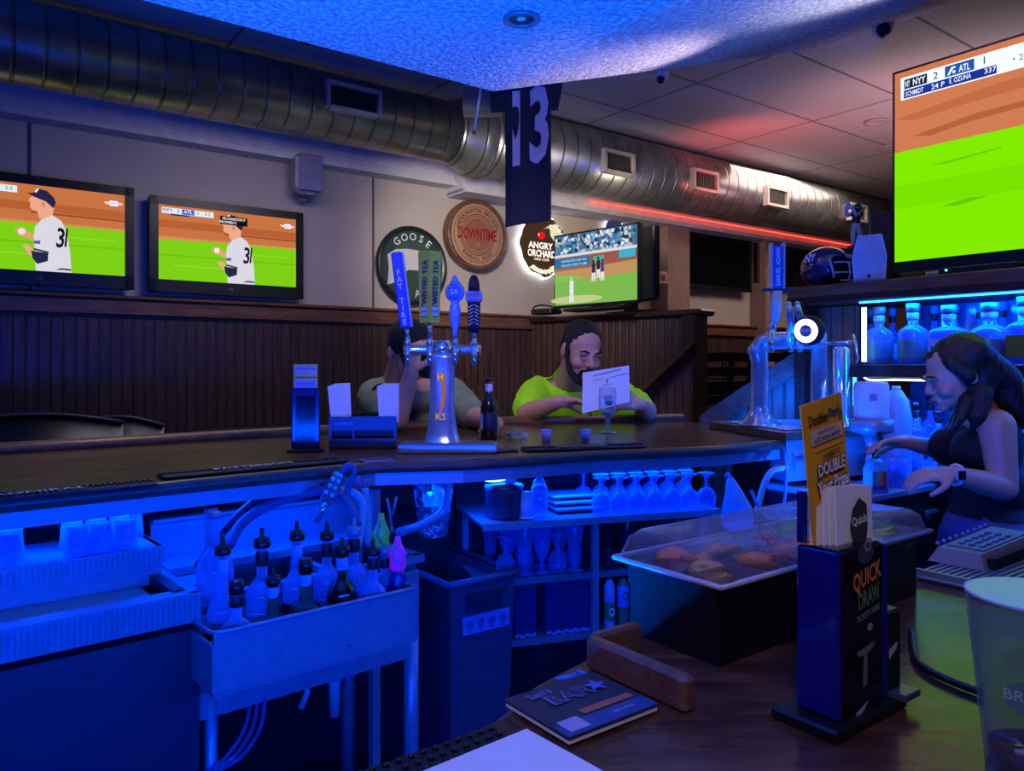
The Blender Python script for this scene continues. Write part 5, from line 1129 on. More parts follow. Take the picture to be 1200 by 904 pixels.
# football helmet
p = bb(s_bb(968,.13),.13,BT); fw = -.95
he = thing('football_helmet', 'dark blue football helmet with a white NY mark and grey face mask on the beam', 'helmet', p, fw)
HN = mat('helmet_navy', (38,36,84), .15, spec=.9)
def ell(th, ph): return Vector((.112*math.cos(ph)*math.cos(th), .098*math.cos(ph)*math.sin(th), .095*math.sin(ph)))
vs = []; fs = []; n1, n2 = 32, 18
for i in range(n2+1):
    ph = -PI/3.2 + (PI/2+PI/3.2)*i/n2
    for k in range(n1): vs.append(ell(2*PI*k/n1, ph)+Vector((0,0,.085)))
for i in range(n2):
    for k in range(n1):
        th = (2*PI*(k+.5)/n1+PI)%(2*PI)-PI; ph = -PI/3.2+(PI/2+PI/3.2)*(i+.5)/n2
        if abs(th) < .85 and ph < .42: continue
        if abs(th) < 1.25 and ph < -.35: continue
        fs.append([i*n1+k,i*n1+(k+1)%n1,(i+1)*n1+(k+1)%n1,(i+1)*n1+k])
m = MB().add(vs, fs, True); sh_ = m.build('shell', HN, he, local=True); sh_.modifiers.new('thick','SOLIDIFY').thickness = .006
MB().ball((-.012,0,.085),(.088,.08,.075),16).build('padding', BLACKM, he, local=True)
GM = mat('face_mask_grey', (170,170,190), .35)
for z, w in ((.098,.8),(.055,.8),(.02,.6)):
    m = MB().tube(curve_pts([(.135*math.cos(a),.10*math.sin(a),z) for a in [(-1+.25*k)*w*1.1 for k in range(9)]],3), .004, 6); m.build('mask_bar', GM, he, local=True)
for y in (-.035,.035): MB().tube(curve_pts([(.125,y,.1),(.135,y,.055),(.122,y*.8,.02)],4), .004, 6).build('mask_bar', GM, he, local=True)
for sy in (-1,1): MB().tube(curve_pts([(.07,.088*sy,.11),(.085,.087*sy,.07),(.088,.08*sy,.03)],4), .005, 6).build('mask_bar', GM, he, local=True)
P = Pic(); P.text('NY', 0, 0, .035, (225,225,240), w=.05, bold=.04); P.build('team_mark', he, loc=(-.012,-.1,.125), rot=(-.25,0,.0))
P = Pic(); P.poly([(-.03,-.008),(.03,-.008),(.024,.01),(-.024,.01)], (190,190,205)); P.build('front_badge', he, loc=(.108,0,.128), rot=(-.35,0,PI/2))
# dark box and plinth behind the speaker
p = bb(s_bb(1038,.33),.33,BT); t = thing('carton', 'tall brown carton standing behind the white loudspeaker', 'box', p, TH_B); MB().box((0,0,.165),(.09,.08,.33)).build('carton_body', mat('brown_carton',(66,46,50),.6), t, local=True); MB().box((-.048,-.02,.165),(.006,.05,.33)).build('pale_edge', mat('pale_edge',(150,130,140),.6), t, local=True)
p = bb(s_bb(1003,.30),.30,BT); t = thing('plinth', 'low black box supporting the player figurine on the beam', 'box', p, TH_B); MB().box((0,0,.09),(.14,.1,.18),bev=.006).build('plinth_body', BLACKM, t, local=True); MB().box((0,0,.184),(.1,.07,.008)).build('plinth_plate', mat('grey_plate',(90,88,98),.4), t, local=True)
FIG = p + Vector((0,0,.188))

# ================================================================ RAISED DINING AREA: ladder-back chairs
CHM = wood('black_chair_wood', (16,12,12), (34,26,24), .35)
def dining_chair(loc, rz, label, group=None):
    t = thing('ladder_back_chair', label, 'chair', loc, rz, group)
    for sx in (-1,1):
        MB().hull([Vector((sx*.2-.018,.18,0)),Vector((sx*.2+.018,.18,0)),Vector((sx*.2+.018,.216,0)),Vector((sx*.2-.018,.216,0))],[Vector((sx*.2-.018,.2,.5)),Vector((sx*.2+.018,.2,.5)),Vector((sx*.2+.018,.23,.5)),Vector((sx*.2-.018,.23,.5))]).build('leg', CHM, t, local=True)
        MB().hull([Vector((sx*.2-.018,.2,.5)),Vector((sx*.2+.018,.2,.5)),Vector((sx*.2+.018,.23,.5)),Vector((sx*.2-.018,.23,.5))],[Vector((sx*.2-.018,.27,.99)),Vector((sx*.2+.018,.27,.99)),Vector((sx*.2+.018,.295,.99)),Vector((sx*.2-.018,.295,.99))]).build('back_post', CHM, t, local=True)
        MB().box((sx*.2,-.2,.225),(.036,.036,.45)).build('leg', CHM, t, local=True)
    MB().box((0,0,.465),(.44,.44,.035),bev=.01).build('seat', mat('black_vinyl',(18,16,18),.35), t, local=True)
    for k, z in enumerate((.95,.85,.75,.65)):
        MB().add([(-.19,.2+.075*(z-.5)/.49,z-.03),(0,.225+.075*(z-.5)/.49,z-.03),(.19,.2+.075*(z-.5)/.49,z-.03),(.19,.205+.075*(z-.5)/.49,z+.03),(0,.23+.075*(z-.5)/.49,z+.035),(-.19,.205+.075*(z-.5)/.49,z+.03)], [[0,1,4,5],[1,2,3,4]]).build('slat', CHM, t, local=True).modifiers.new('thick','SOLIDIFY').thickness = .02
    return t
c1 = dining_chair(Vector((1.42,5.6,.45)), PI+.25, 'black ladder-back chair on the raised floor, nearest the half wall')
dup(c1, Vector((1.75,5.8,.45)), PI+.1, 'black ladder-back chair with a bright glint on its top slat, behind the arched tap tower')
dup(c1, Vector((2.35,6.0,.45)), PI-.2, 'black ladder-back chair seen through the arch of the chrome tap tower')
dup(c1, Vector((1.7,6.35,.45)), .2, 'black ladder-back chair farther back, facing the others across the table')
t = thing('dining_table', 'dark square table among the ladder-back chairs on the raised floor', 'table', Vector((1.75,6.25,.45)), .2)
MB().box((0,0,.74),(.75,.7,.035),bev=.008).build('tabletop', CHM, t, local=True); MB().lathe([(.2,0),(.19,.02),(.04,.05),(.035,.72)], n=20).build('pedestal', BLACKM, t, local=True)
# booth seats and dark table by the long wall, seen over the near end of the bar
def booth(px, py, z, w, lab, rz):
    p = Z(px, py, z); t = thing('booth_seat', lab, 'booth', Vector((p.x,p.y,0)), rz)
    m = MB(); m.box((0,0,.24),(w,.5,.46),bev=.03); m.build('seat', mat('black_leather',(16,15,18),.3), t, local=True)
    pts_ = []; m = MB(); n = 14
    lo = [Vector((-w/2+w*k/n, .25, .4)) for k in range(n+1)]; hi = [Vector((-w/2+w*k/n, .28, p.z-.05+.05*math.sin(PI*k/n))) for k in range(n+1)]
    for k in range(n): m.add([lo[k],lo[k+1],hi[k+1],hi[k]],[[0,1,2,3]],True); m.add([lo[k]+Vector((0,.12,0)),lo[k+1]+Vector((0,.12,0)),hi[k+1]+Vector((0,.1,0)),hi[k]+Vector((0,.1,0))],[[3,2,1,0]],True); m.add([hi[k],hi[k+1],hi[k+1]+Vector((0,.1,0)),hi[k]+Vector((0,.1,0))],[[0,1,2,3]],True)
    m.build('backrest', mat('black_leather',(16,15,18),.3), t, local=True); m = MB().tube([v+Vector((0,.0,.0)) for v in hi], .009, 6); m.build('edge_highlight', mat('grey_edge_highlight',(70,66,72),.35), t, local=True); return t  # lighter tube along the top edge stands in for its highlight
booth(48,490,3.0,.75,'curved black leather booth back beyond the near end of the bar',TH_W+.1)
booth(140,493,3.35,.42,'second smaller black booth back toward the blue ticket box',TH_W-.1)
t = thing('wall_table', 'dark table with a pale object on it against the long beadboard wall', 'table', Vector((-1.25,4.0,0)), TH_W)
MB().box((0,0,1.0),(.8,.35,.03)).build('tabletop', BLACKM, t, local=True); MB().box((0,0,.5),(.1,.1,.97)).build('pedestal', BLACKM, t, local=True)

# ================================================================ THIS SIDE'S COUNTER
F0 = H(450,904,BAR); F2 = H(592,842,BAR); 
inner = [F0-DV*1.0, F0, F2, H(640,800,BAR), Vector((.098,.755,BAR)), Vector((.098,.755,BAR))+DV*.42, Vector((.545,1.0,BAR))]
inner.append(inner[-1]+DV*1.2)
fc = thing('counter', 'dark worn wooden counter in front of the viewer, carrying the garnish box and ticket stand', 'bar counter', (.3,.4,0))
poly = [(p.x,p.y) for p in inner] + [(p.x,p.y) for p in (inner[-1]-NV*.75, inner[0]-NV*.75)]
MB().prism(poly, 1.03, BAR).build('countertop', wood('scuffed_counter_wood', (52,32,26), (104,68,54), .2, (3,12,12), bump=.08), fc)
MB().tube([Vector((p.x,p.y,1.052)) for p in inner], .016, 10).build('edge_moulding', WOODEDGE, fc)
strip(inner, -.30, 0, 1.03, .03).build('counter_front_panel', mat('navy_die_wall',(26,28,40),.6), fc)
# wooden corner rail
T1 = Vector((.0703,.702,BAR))
t = thing('wooden_corner_rail', 'raised wooden corner rail on the counter beside the garnish box', 'wooden rail', T1, TH_W)
m = MB(); m.box((.006,-.055,.0145),(.014,.118,.029),bev=.003); m.build('rail_board', WOODEDGE, t, local=True); m = MB(); m.box((.04,.006,.0145),(.062,.012,.029),bev=.003); m.build('rail_board', WOODEDGE, t, local=True)
# garnish box
G0 = Vector((.188,.69,BAR)); gw, gd, gh = .398, .137, .0725
t = thing('garnish_box', 'long black garnish box with a clear domed lid, standing on the counter', 'garnish box', G0, TH_W)
m = MB(); e = .012
o_ = [(e,e),(gw-e,e),(gw-e,gd-e),(e,gd-e)]
m.mat(BLACK); m.prism(o_, 0, .055)
for (cx_, cy_, dx, dy) in ((gw/2,e,gw-2*e,.006),(gw/2,gd-e,gw-2*e,.006),(e,gd/2,.006,gd-2*e),(gw-e,gd/2,.006,gd-2*e)): m.box((cx_,cy_,.063),(dx,dy,.02))
m.build('box_body', None, t, local=True)
m = MB(); n_c = 5
for k in range(1,n_c): m.box((e+(gw-2*e)*k/n_c, gd/2, .069),(.003,gd-2*e,.014))
m.box((gw/2,gd/2,.069),(gw-2*e,.003,.014)); m.build('dividers', mat('pale_dividers',(150,140,150),.4), t, local=True)
LID = glass('clear_lid', (215,215,235), .93, .03, .3)
m = MB(); m.sq_lathe([(1,0),(.985,.006),(.95,.02),(.88,.027)], gw, gd, (gw/2,gd/2,gh+.006), r=.1); m.build('domed_lid', LID, t, local=True)
m = MB(); z_ = gh+.006; m.tube([(0,0,z_),(gw,0,z_),(gw,gd,z_),(0,gd,z_),(0,0,z_),(.02,0,z_)], .0028, 6); m.build('lid_rim', mat('lid_rim_plastic',(180,180,215),.3), t, local=True)
MB().tube(curve_pts([(gw*.62,gd/2,gh+.03),(gw*.66,gd/2,gh+.04),(gw*.7,gd/2,gh+.03)],4), .004, 6).build('lid_knob', LID, t, local=True)
rg = random.Random(9)
def gp(ix, iy): return e+(gw-2*e)*(ix+.5)/n_c, e+(gd-2*e)*(iy+.5)/2
groups = {0:((235,120,40),'orange slice in the garnish box','orange slices in the garnish box'),1:((215,150,50),'lemon wedge in the garnish box','lemon wedges in the garnish box'),2:((180,30,40),'red cherry in the garnish box','cherries in the garnish box'),3:((90,150,50),'lime wedge in the garnish box','lime wedges in the garnish box')}
lay = {(0,0):1,(1,0):0,(0,1):0,(1,1):1,(2,0):0,(2,1):2,(3,0):2,(3,1):3,(4,0):3,(4,1):1}
pro = {}
Rm = Matrix.Rotation(TH_W,3,'Z')
for (ix,iy), kd in lay.items():
    c, lab, grp = groups[kd]; cx_, cy_ = gp(ix,iy)
    for q in range(6):
        lp = Vector((cx_+rg.uniform(-.02,.02), cy_+rg.uniform(-.014,.014), .068+.004*(q//2))); wp = G0+Rm@lp; r = (rg.uniform(-.5,.5), rg.uniform(-.4,.4), rg.uniform(0,6))
        if kd not in pro:
            tt = thing({0:'orange_slice',1:'lemon_wedge',2:'cherry',3:'lime_wedge'}[kd], lab, 'fruit', wp, 0, grp); pro[kd] = tt
            if kd == 2: MB().ball((0,0,0),.009,12).build('fruit_flesh', mat('cherry_red',c,.2,var=.2), tt, local=True); MB().tube([(0,0,.008),(.004,0,.018)],.001,5).build('stem', mat('cherry_stem',(80,90,40),.5), tt, local=True)
            else:
                m = MB(); m.prism([(.018*math.cos(a),.018*math.sin(a)) for a in [PI*j/8 for j in range(9)]], -.004, .004); m.build('fruit_flesh', mat('flesh_%d'%kd,c,.35,var=.25,vscale=90), tt, local=True)
                m = MB(); m.tube([(.019*math.cos(a),.019*math.sin(a),0) for a in [PI*j/8 for j in range(9)]], .0032, 6); m.build('rind', mat('rind_%d'%kd,tuple(int(v*.75) for v in c),.5), tt, local=True)
            tt.rotation_euler = r
        else: o = dup(pro[kd], wp); o.rotation_euler = r

# ticket dispenser with cards
D0 = Vector((.241,.571,BAR)); 
t = thing('ticket_stand', 'tall dark blue ticket stand lettered QUICK with a yellow header card, on the near counter', 'dispenser', D0, TH_W)
MB().box((.044,.022,.005),(.106,.056,.010),bev=.002).build('base', BLACK, t, local=True); MB().box((.092,.004,.013),(.024,.034,.006),bev=.001).build('coin_tray', mat('grey_clear',(60,64,90),.2), t, local=True)
SB = mat('ticket_stand_black', (16,16,34), .2)
m = MB(); m.box((.043,.019,.074),(.066,.032,.128),bev=.003); m.build('stand_body', SB, t, local=True)
MB().box((.0085,.019,.074),(.005,.036,.128),bev=.002).box((.0085,.033,.16),(.005,.006,.04)).box((.0775,.019,.072),(.004,.036,.124),bev=.002).build('blue_side', mat('royal_blue_acrylic',(14,18,120),.12), t, local=True)
MB().box((.089,.014,.045),(.018,.028,.07),bev=.002).build('side_pocket', BLACK, t, local=True)
P = Pic(step=.0003); P.ell(.004,.052,.012,.008,(60,64,84)); P.ring(.007,.058,.003,.005,(150,150,160)); P.text('QUICK', .006, .033, .017, (212,120,60), w=.042, bold=.03, rot=.18, shear=.1); P.text('DRAW', .008, .018, .014, (90,130,90), w=.032, bold=.03, rot=.15); P.text('TICKETS HERE', .006, .005, .005, (150,150,155), w=.034, rot=.15); P.ell(.008,-.006,.004,.003,(150,150,160))
P.poly([(-.012,-.022),(.014,-.018),(.014,-.022),(.004,-.026),(.003,-.05),(-.003,-.051),(-.002,-.026),(-.01,-.026)], (110,110,105)); P.poly([(.036,-.03),(.05,-.026),(.048,-.032),(.036,-.038)],(170,170,180)); P.poly([(-.014,-.068),(.004,-.062),(-.002,-.068),(-.008,-.072),(-.014,-.078)],(165,165,185))
P.build('front_print', t, loc=(.042,.0022,.080))
cz = thing('card_pack', 'white tickets with a dark round logo in the top of the near ticket stand', 'cards', D0+Rm@Vector((.043,.008,.131)), TH_W)
for k in range(5):
    c = MB().at((-.003+.003*k,.018-.003*k,-.008),(-.06,.02+.01*k,-.06+.015*k)).box((0,0,.028),(.054,.0012,.062)); oc = c.build('ticket', PAPER, cz, local=True)
P = Pic(step=.0003); P.rect(-.026,-.031,.026,-.024,(190,170,40)); P.poly([(-.008,.012),(.002,.02),(.012,.014),(.012,-.004),(.008,-.018),(-.002,-.02),(-.009,-.012),(-.012,0)], (52,60,56)); P.text('Quick', .001, .002, .008, (225,225,215), w=.022, bold=.02, rot=.1); P.build('logo_print', oc, loc=(.011,.0042,.022), rot=(-.06,.0,-.035))
hcp = Z(979,636,.618)
hc = thing('header_card', 'yellow card reading DOUBLE Your Prize! standing up behind the white tickets', 'card', hcp, TH_W)
TL_ = -.17
MB().at((0,0,0),(0,TL_,0)).box((0,.0008,.038),(.0575,.0012,.160)).build('card_board', mat('amber_card',(232,166,16),.7), hc, local=True)
P = Pic(step=.0002); P.text('Doubler', -.007, .1035, .009, (100,66,20), w=.028, bold=.05); P.text('Days', .0145, .1042, .009, (70,70,120), w=.015, bold=.05); P.poly([(.020,.110),(.027,.102),(.022,.093),(.0215,.109)],(110,120,40)); P.rect(-.021,.084,.024,.096,(214,196,176)); P.text('EVERY MONDAY IS', .002, .0925, .0028, (60,50,50), w=.026, bold=.01); P.text('LUCKY BONUS MONTH', .001, .0875, .004, (60,80,150), w=.038, bold=.03)
P.rect(-.018,.0795,.022,.0805,(245,205,120)); P.text('A CHANCE TO', .004, .0735, .0045, (30,25,20), w=.024, bold=.03)
for tx, zz, hh, ww in (('DOUBLE',.0635,.0105,.038),('Your Prize!',.0500,.0115,.046)):
    P.text(tx, .002, zz, hh*1.12, (50,34,84), w=ww*1.05, bold=.1); P.text(tx, .002, zz, hh, (242,238,236), w=ww, bold=.03)
P.build('card_print', hc, loc=(0,-.0002,0), rot=(0,TL_,0))

# pint glass
p = Vector((.345,.5,BAR))
t = lathe_thing('pint_glass', 'big pint glass with a little brown beer and a printed mark on the counter', 'glass', p, [
  ('glass_wall', [(.030,.0),(.031,.012),(.035,.05),(.040,.10),(.043,.128),(.0415,.128),(.0385,.10),(.033,.05),(.0285,.014)], glass('pint_glass_clear',(190,195,210),.95,.02,.3)),
  ('glass_base', [(0,0),(.030,0),(.0312,.012),(0,.013)], glass('pint_base_clear',(150,140,150),.5,.05,.4)),
  ('beer', [(0,.0135),(.0285,.0135),(.030,.028),(0,.028)], mat('brown_beer',(110,60,26),.1)), ('rim', [(.0415,.1275),(.0436,.128),(.0436,.1295),(.0415,.1295)], glass('rim_glass',(200,205,230),.3))], n=40)
m = MB(); m.tube(curve_pts([(-.02,-.005,.029),(-.005,-.012,.032),(.008,-.01,.031)],4), [.002]*9, 6); m.ball((.006,-.010,.030),(.006,.004,.003),8); m.build('foam_streak', mat('foam_white',(200,205,225),.5), t, local=True)
P = Pic(step=.0002); P.poly([(-.014,.02),(-.004,.028),(.006,.024),(.01,.012),(.0,.006),(-.012,.01)], (96,140,110)); P.poly([(-.012,.002),(.002,.008),(.014,.002),(.012,-.012),(0,-.018),(-.012,-.012)], (80,120,130)); P.text('BREW', 0, -.004, .007, (150,180,190)); P.build('printed_mark', t, loc=(-.027,-.0285,.078), rot=(.09,0,-.75))
# menu book
p = H(592,832,BAR); t = thing('coaster_menu', 'dark printed menu booklet with a blue outlined BAR logo, lying at the counter edge', 'menu', Vector((p.x,p.y,BAR)), TH_W)
w_, l_ = .094, .079
MB().box((w_/2,-l_/2,.0045),(w_,l_,.005),bev=.001).build('pages', PAPER, t, local=True); MB().box((w_/2,-l_/2,.0076),(w_+.002,l_+.002,.0012)).build('cover', mat('menu_cover',(44,42,56),.55), t, local=True)
P = Pic(step=.0002); P.rect(0,-l_,w_,-l_+.018,(40,70,140)); P.rect(.034,-.058,.088,-.050,(176,104,74)); P.rect(.006,-.075,.026,-.057,(170,165,205)); P.text('BEER & MORE', .065, -.0695, .003, (180,185,210), w=.022)
P.text('BAR', .047, -.026, .017, (96,104,190), w=.046, bold=.04); P.text('BAR', .047, -.026, .0145, (44,42,56), w=.040, bold=-.0); P.text("Sam's", .026, -.011, .010, (96,104,190), w=.024, bold=.02, rot=.1); P.poly([(.066,-.02),(.074,-.021),(.078,-.014),(.079,-.022),(.086,-.024),(.079,-.028),(.08,-.036),(.074,-.03),(.067,-.033),(.07,-.026)], (96,104,190)); P.build('cover_print', t, loc=(0,0,.0084), rot=(-PI/2,0,0))
# rubber mat, napkin, picks, drip tray, terminal, cord
p = H(575,857,BAR); t = thing('rubber_mat', 'black studded rubber bar mat at the counter edge beside the paper napkin', 'bar mat', p, TH_W)
MB().box((-.15,-.045,.003),(.3,.085,.005),bev=.001).build('mat_base', BLACKM, t, local=True); m = MB()
for i in range(30):
    for k in range(8): m.lathe([(.0024,0),(.002,.0025),(0,.0025)], (-.005-.0098*i, -.008-.0104*k, .0055), 6)
m.build('studs', mat('mat_studs',(24,26,30),.5), t, local=True)
p = H(617,869,BAR); t = thing('paper_napkin', 'white folded paper napkin at the bottom edge beside the studded mat', 'napkin', p, -.87); MB().box((.05,-.05,.0085),(.10,.10,.0016)).box((.048,-.048,.0102),(.09,.09,.0012)).build('napkin_sheets', PAPER, t, local=True)
t = thing('cocktail_picks', 'bright blue plastic cocktail picks lying beyond the menu booklet', 'picks', H(690,798,BAR), TH_W)
rg = random.Random(1); BPK = mat('blue_pick',(60,120,235),.3)
for k in range(4): a = 2.6+.16*k; MB().tube([(0,.004*k,.003),(.028*math.cos(a),.004*k+.018*math.sin(a),.004)], .0013, 6).ball((0,.004*k,.0035),.0028,8).build('pick', BPK, t, local=True)
p = Vector((.526,.994,BAR)); t = thing('drip_tray', 'slatted blue-lit steel drip tray at the counter edge under the beige terminal', 'drip tray', p, TH_W)
MB().box((.26,-.06,.004),(.52,.13,.006),bev=.002).build('tray_base', STEEL, t, local=True); m = MB()
for k in range(15): m.box((.26,-.004-.0085*k,.011),(.50,.004,.003))
m.box((.004,-.06,.009),(.006,.13,.01)).box((.516,-.06,.009),(.006,.13,.01)); m.build('slats', STEEL, t, local=True)
p = H(1140,668,BAR+.018); t = thing('card_terminal', 'beige hand-held card terminal with dark keys lying on the slatted tray', 'card terminal', Vector((p.x+.022,p.y+.012,BAR+.0127)), TH_W+.02)
BG_ = mat('beige_plastic',(150,128,128),.5)
m = MB(); m.hull([Vector(v) for v in ((0,0,0),(.20,0,0),(.20,.07,0),(0,.07,0))],[Vector(v) for v in ((.012,.008,.018),(.196,.006,.022),(.196,.064,.022),(.012,.062,.018))]); m.build('housing', BG_, t, local=True)
MB().at((0,0,0)).hull([Vector(v) for v in ((.03,.012,.018),(.18,.012,.021),(.18,.058,.021),(.03,.058,.018))],[Vector(v) for v in ((.03,.012,.020),(.18,.012,.0235),(.18,.058,.0235),(.03,.058,.020))]).build('keypad_face', mat('blue_keypad',(60,80,150),.3), t, local=True)
m = MB()
for i in range(5):
    for k in range(3): m.box((.05+.022*i,.021+.013*k,.0215+.0005*i),(.012,.007,.003),bev=.002)
m.build('keys', mat('grey_keys',(110,120,170),.4), t, local=True); MB().box((.07,-.003,.009),(.11,.01,.012)).build('paper_slot', BLACKM, t, local=True)
m = MB()
for k in range(9): m.ball((.02+.02*k,.066,.021+.0005*k),.003,8)
m.build('coiled_edge', mat('clear_coil',(150,150,200),.3), t, local=True)
m = MB().tube(curve_pts([H(1068,742,BAR+.004),H(1073,772,BAR+.004),H(1090,787,BAR+.004),H(1120,801,BAR+.004),H(1150,812,BAR+.004)],6), .0035, 8); o = m.build('cord', mat('dark_red_cord',(40,14,20),.4)); tag(o,'dark cord curving over the counter from the garnish box toward the pint glass','cord')
# ================================================================ PEOPLE AND THE FIGURINE
from mathutils import noise as mnoise
def cap_mesh(bm, p0, p1, r0, r1):
    """tapered capsule as one closed surface of revolution"""
    ax = p1-p0; L = ax.length
    if L < 1e-5: ax = Vector((0,0,1)); L = 1e-5
    t = ax.normalized(); a = t.orthogonal().normalized(); b = t.cross(a); n = 14
    sn = max(-.95, min(.95, (r0-r1)/max(L, abs(r0-r1)*1.05+1e-6))); al = math.asin(sn)
    prof = [(r0*math.cos(q), r0*math.sin(q)) for q in [-PI/2+(al+PI/2)*k/5 for k in range(1,6)]] + [(r1*math.cos(q), L+r1*math.sin(q)) for q in [al+(PI/2-al)*k/5 for k in range(0,5)]]
    rings = [[bm.verts.new(p0+t*z+(a*math.cos(2*PI*k/n)+b*math.sin(2*PI*k/n))*r) for k in range(n)] for r, z in prof]
    lo = bm.verts.new(p0-t*r0); hi = bm.verts.new(p0+t*(L+r1))
    for k in range(n):
        j = (k+1)%n; bm.faces.new((lo, rings[0][j], rings[0][k])); bm.faces.new((hi, rings[-1][k], rings[-1][j]))
        for i in range(len(rings)-1): bm.faces.new((rings[i][k], rings[i][j], rings[i+1][j], rings[i+1][k]))
class Org:
    def __init__(s): s.p = []
    def cap(s, a, b, r0, r1=None): s.p.append(('c', Vector(a), Vector(b), r0, r0 if r1 is None else r1)); return s
    def chain(s, pts, rs):
        for i in range(len(pts)-1): s.cap(pts[i], pts[i+1], rs[i], rs[i+1])
        return s
    def ell(s, c, r, R=None): s.p.append(('e', Vector(c), r, R or Matrix.Identity(3))); return s
    def build(s, name, m, parent, voxel=.006, smooth=4, fold=0.0, fscale=9, cut=None, inflate=0.0, near=None):
        bm = bmesh.new()
        for q in s.p:
            if q[0] == 'c': cap_mesh(bm, q[1], q[2], q[3]+inflate, q[4]+inflate)
            else:
                r = tuple(x+inflate for x in q[2]); M = Matrix.Translation(q[1]) @ q[3].to_4x4() @ Matrix.Diagonal((*r,1))
                bmesh.ops.create_icosphere(bm, subdivisions=3, radius=1, matrix=M)
        me = bpy.data.meshes.new('tmp'); bm.to_mesh(me); bm.free()
        o = bpy.data.objects.new('tmp', me); COL.objects.link(o)
        md = o.modifiers.new('r','REMESH'); md.mode = 'VOXEL'; md.voxel_size = voxel; md.use_smooth_shade = True
        ms = o.modifiers.new('s','SMOOTH'); ms.factor = .5; ms.iterations = smooth
        dg = bpy.context.evaluated_depsgraph_get(); dg.update()
        out = bpy.data.meshes.new_from_object(o.evaluated_get(dg)); bpy.data.objects.remove(o); bpy.data.meshes.remove(me)
        bm = bmesh.new(); bm.from_mesh(out)
        if near:
            co_, no_, rad = near; no_ = no_.normalized()
            bmesh.ops.delete(bm, geom=[f for f in bm.faces if (f.calc_center_median()-co_).dot(no_) > 0 and (f.calc_center_median()-co_).length < rad], context='FACES')
        if cut:
            for co_, no_ in cut:
                g = bm.verts[:]+bm.edges[:]+bm.faces[:]
                bmesh.ops.bisect_plane(bm, geom=g, plane_co=co_, plane_no=no_, clear_outer=True)
        if fold:
            bm.normal_update()
            for v in bm.verts:
                q = v.co*fscale; d = mnoise.noise(Vector((q.x*1.6, q.y*1.6, q.z*.55)))*.7+mnoise.noise(q*2.3)*.3; v.co += v.normal*d*fold
        for f in bm.faces: f.smooth = True
        inv = Matrix.Identity(4)
        if parent is not None: inv = (Matrix.Translation(parent.location) @ parent.rotation_euler.to_matrix().to_4x4()).inverted()
        bm.transform(inv); bm.to_mesh(out); bm.free(); out.name = name; out.materials.clear(); out.materials.append(m)
        ob = bpy.data.objects.new(name, out); COL.objects.link(ob); ob.parent = parent; return ob
def frame(f, roll=0):
    f = Vector(f).normalized(); y = -f; z = Vector((0,0,1)); x = y.cross(z); x.normalize(); z = x.cross(y).normalized()
    R = Matrix((x,y,z)).transposed()      # columns: local x, y, z in the world; the face looks along local -y
    return R @ Matrix.Rotation(roll, 3, 'Y')
def head(o, c, R, s=1.0, female=False):
    c = Vector(c); L = lambda x,y,z: c + R @ Vector((x*s,y*s,z*s)); E = lambda p, r: o.ell(L(*p), tuple(v*s for v in r), R)
    E((0,.015,.03),(.076,.094,.086)); E((0,-.03,-.015),(.062,.062,.085)); E((0,-.05,-.068),(.046 if not female else .038,.042,.032)); E((0,-.078,-.09),(.02,.018,.018))
    for q in (-1,1):
        E((q*.036,-.062,-.032),(.026,.026,.026)); o.ell(L(q*.079,.012,-.008), (.009*s,.020*s,.032*s), R); E((q*.03,-.084 if female else -.086,.019),(.024,.012,.009)); o.cap(L(q*.010,-.099,-.031), L(q*.008,-.092,-.03), .0085*s)
    o.cap(L(0,-.086,.010), L(0,-.107 if female else -.113,-.024), .008*s, (.0095 if female else .0125)*s); E((0,-.092,-.055),(.023,.012,.006)); E((0,-.090,-.066),(.020,.012,.007))
    return L
def face_bits(t, L, R, s, skin_dark, hair_m, closed=False):
    for q in (-1,1):
        if not closed:
            m = MB(); m.ball(L(q*.032,-.0835,.0), .0125*s, 12); m.build('eye', mat('eye_white',(210,205,205),.3), t)
            m = MB(); m.ball(L(q*.032,-.0925,-.002), .006*s, 10); m.build('iris', mat('dark_iris',(30,20,18),.2), t)
        m = MB(); m.tube([L(q*.018,-.092,-.006 if closed else .008), L(q*.032,-.0965,-.009 if closed else .011), L(q*.046,-.088,-.005 if closed else .007)], [.0015*s,.0022*s,.0012*s], 6); m.build('eyelid', skin_dark, t)
        m = MB(); m.tube([L(q*.014,-.098,.024), L(q*.032,-.0995,.031), L(q*.052,-.086,.024)], [.003*s,.0042*s,.002*s], 6); m.build('eyebrow', hair_m, t)
    m = MB(); m.tube([L(-.022,-.099,-.060), L(0,-.1055,-.059), L(.022,-.099,-.060)], [.002*s,.0042*s,.002*s], 6); m.build('lips', mat('lip_colour',(130,62,60),.5), t)
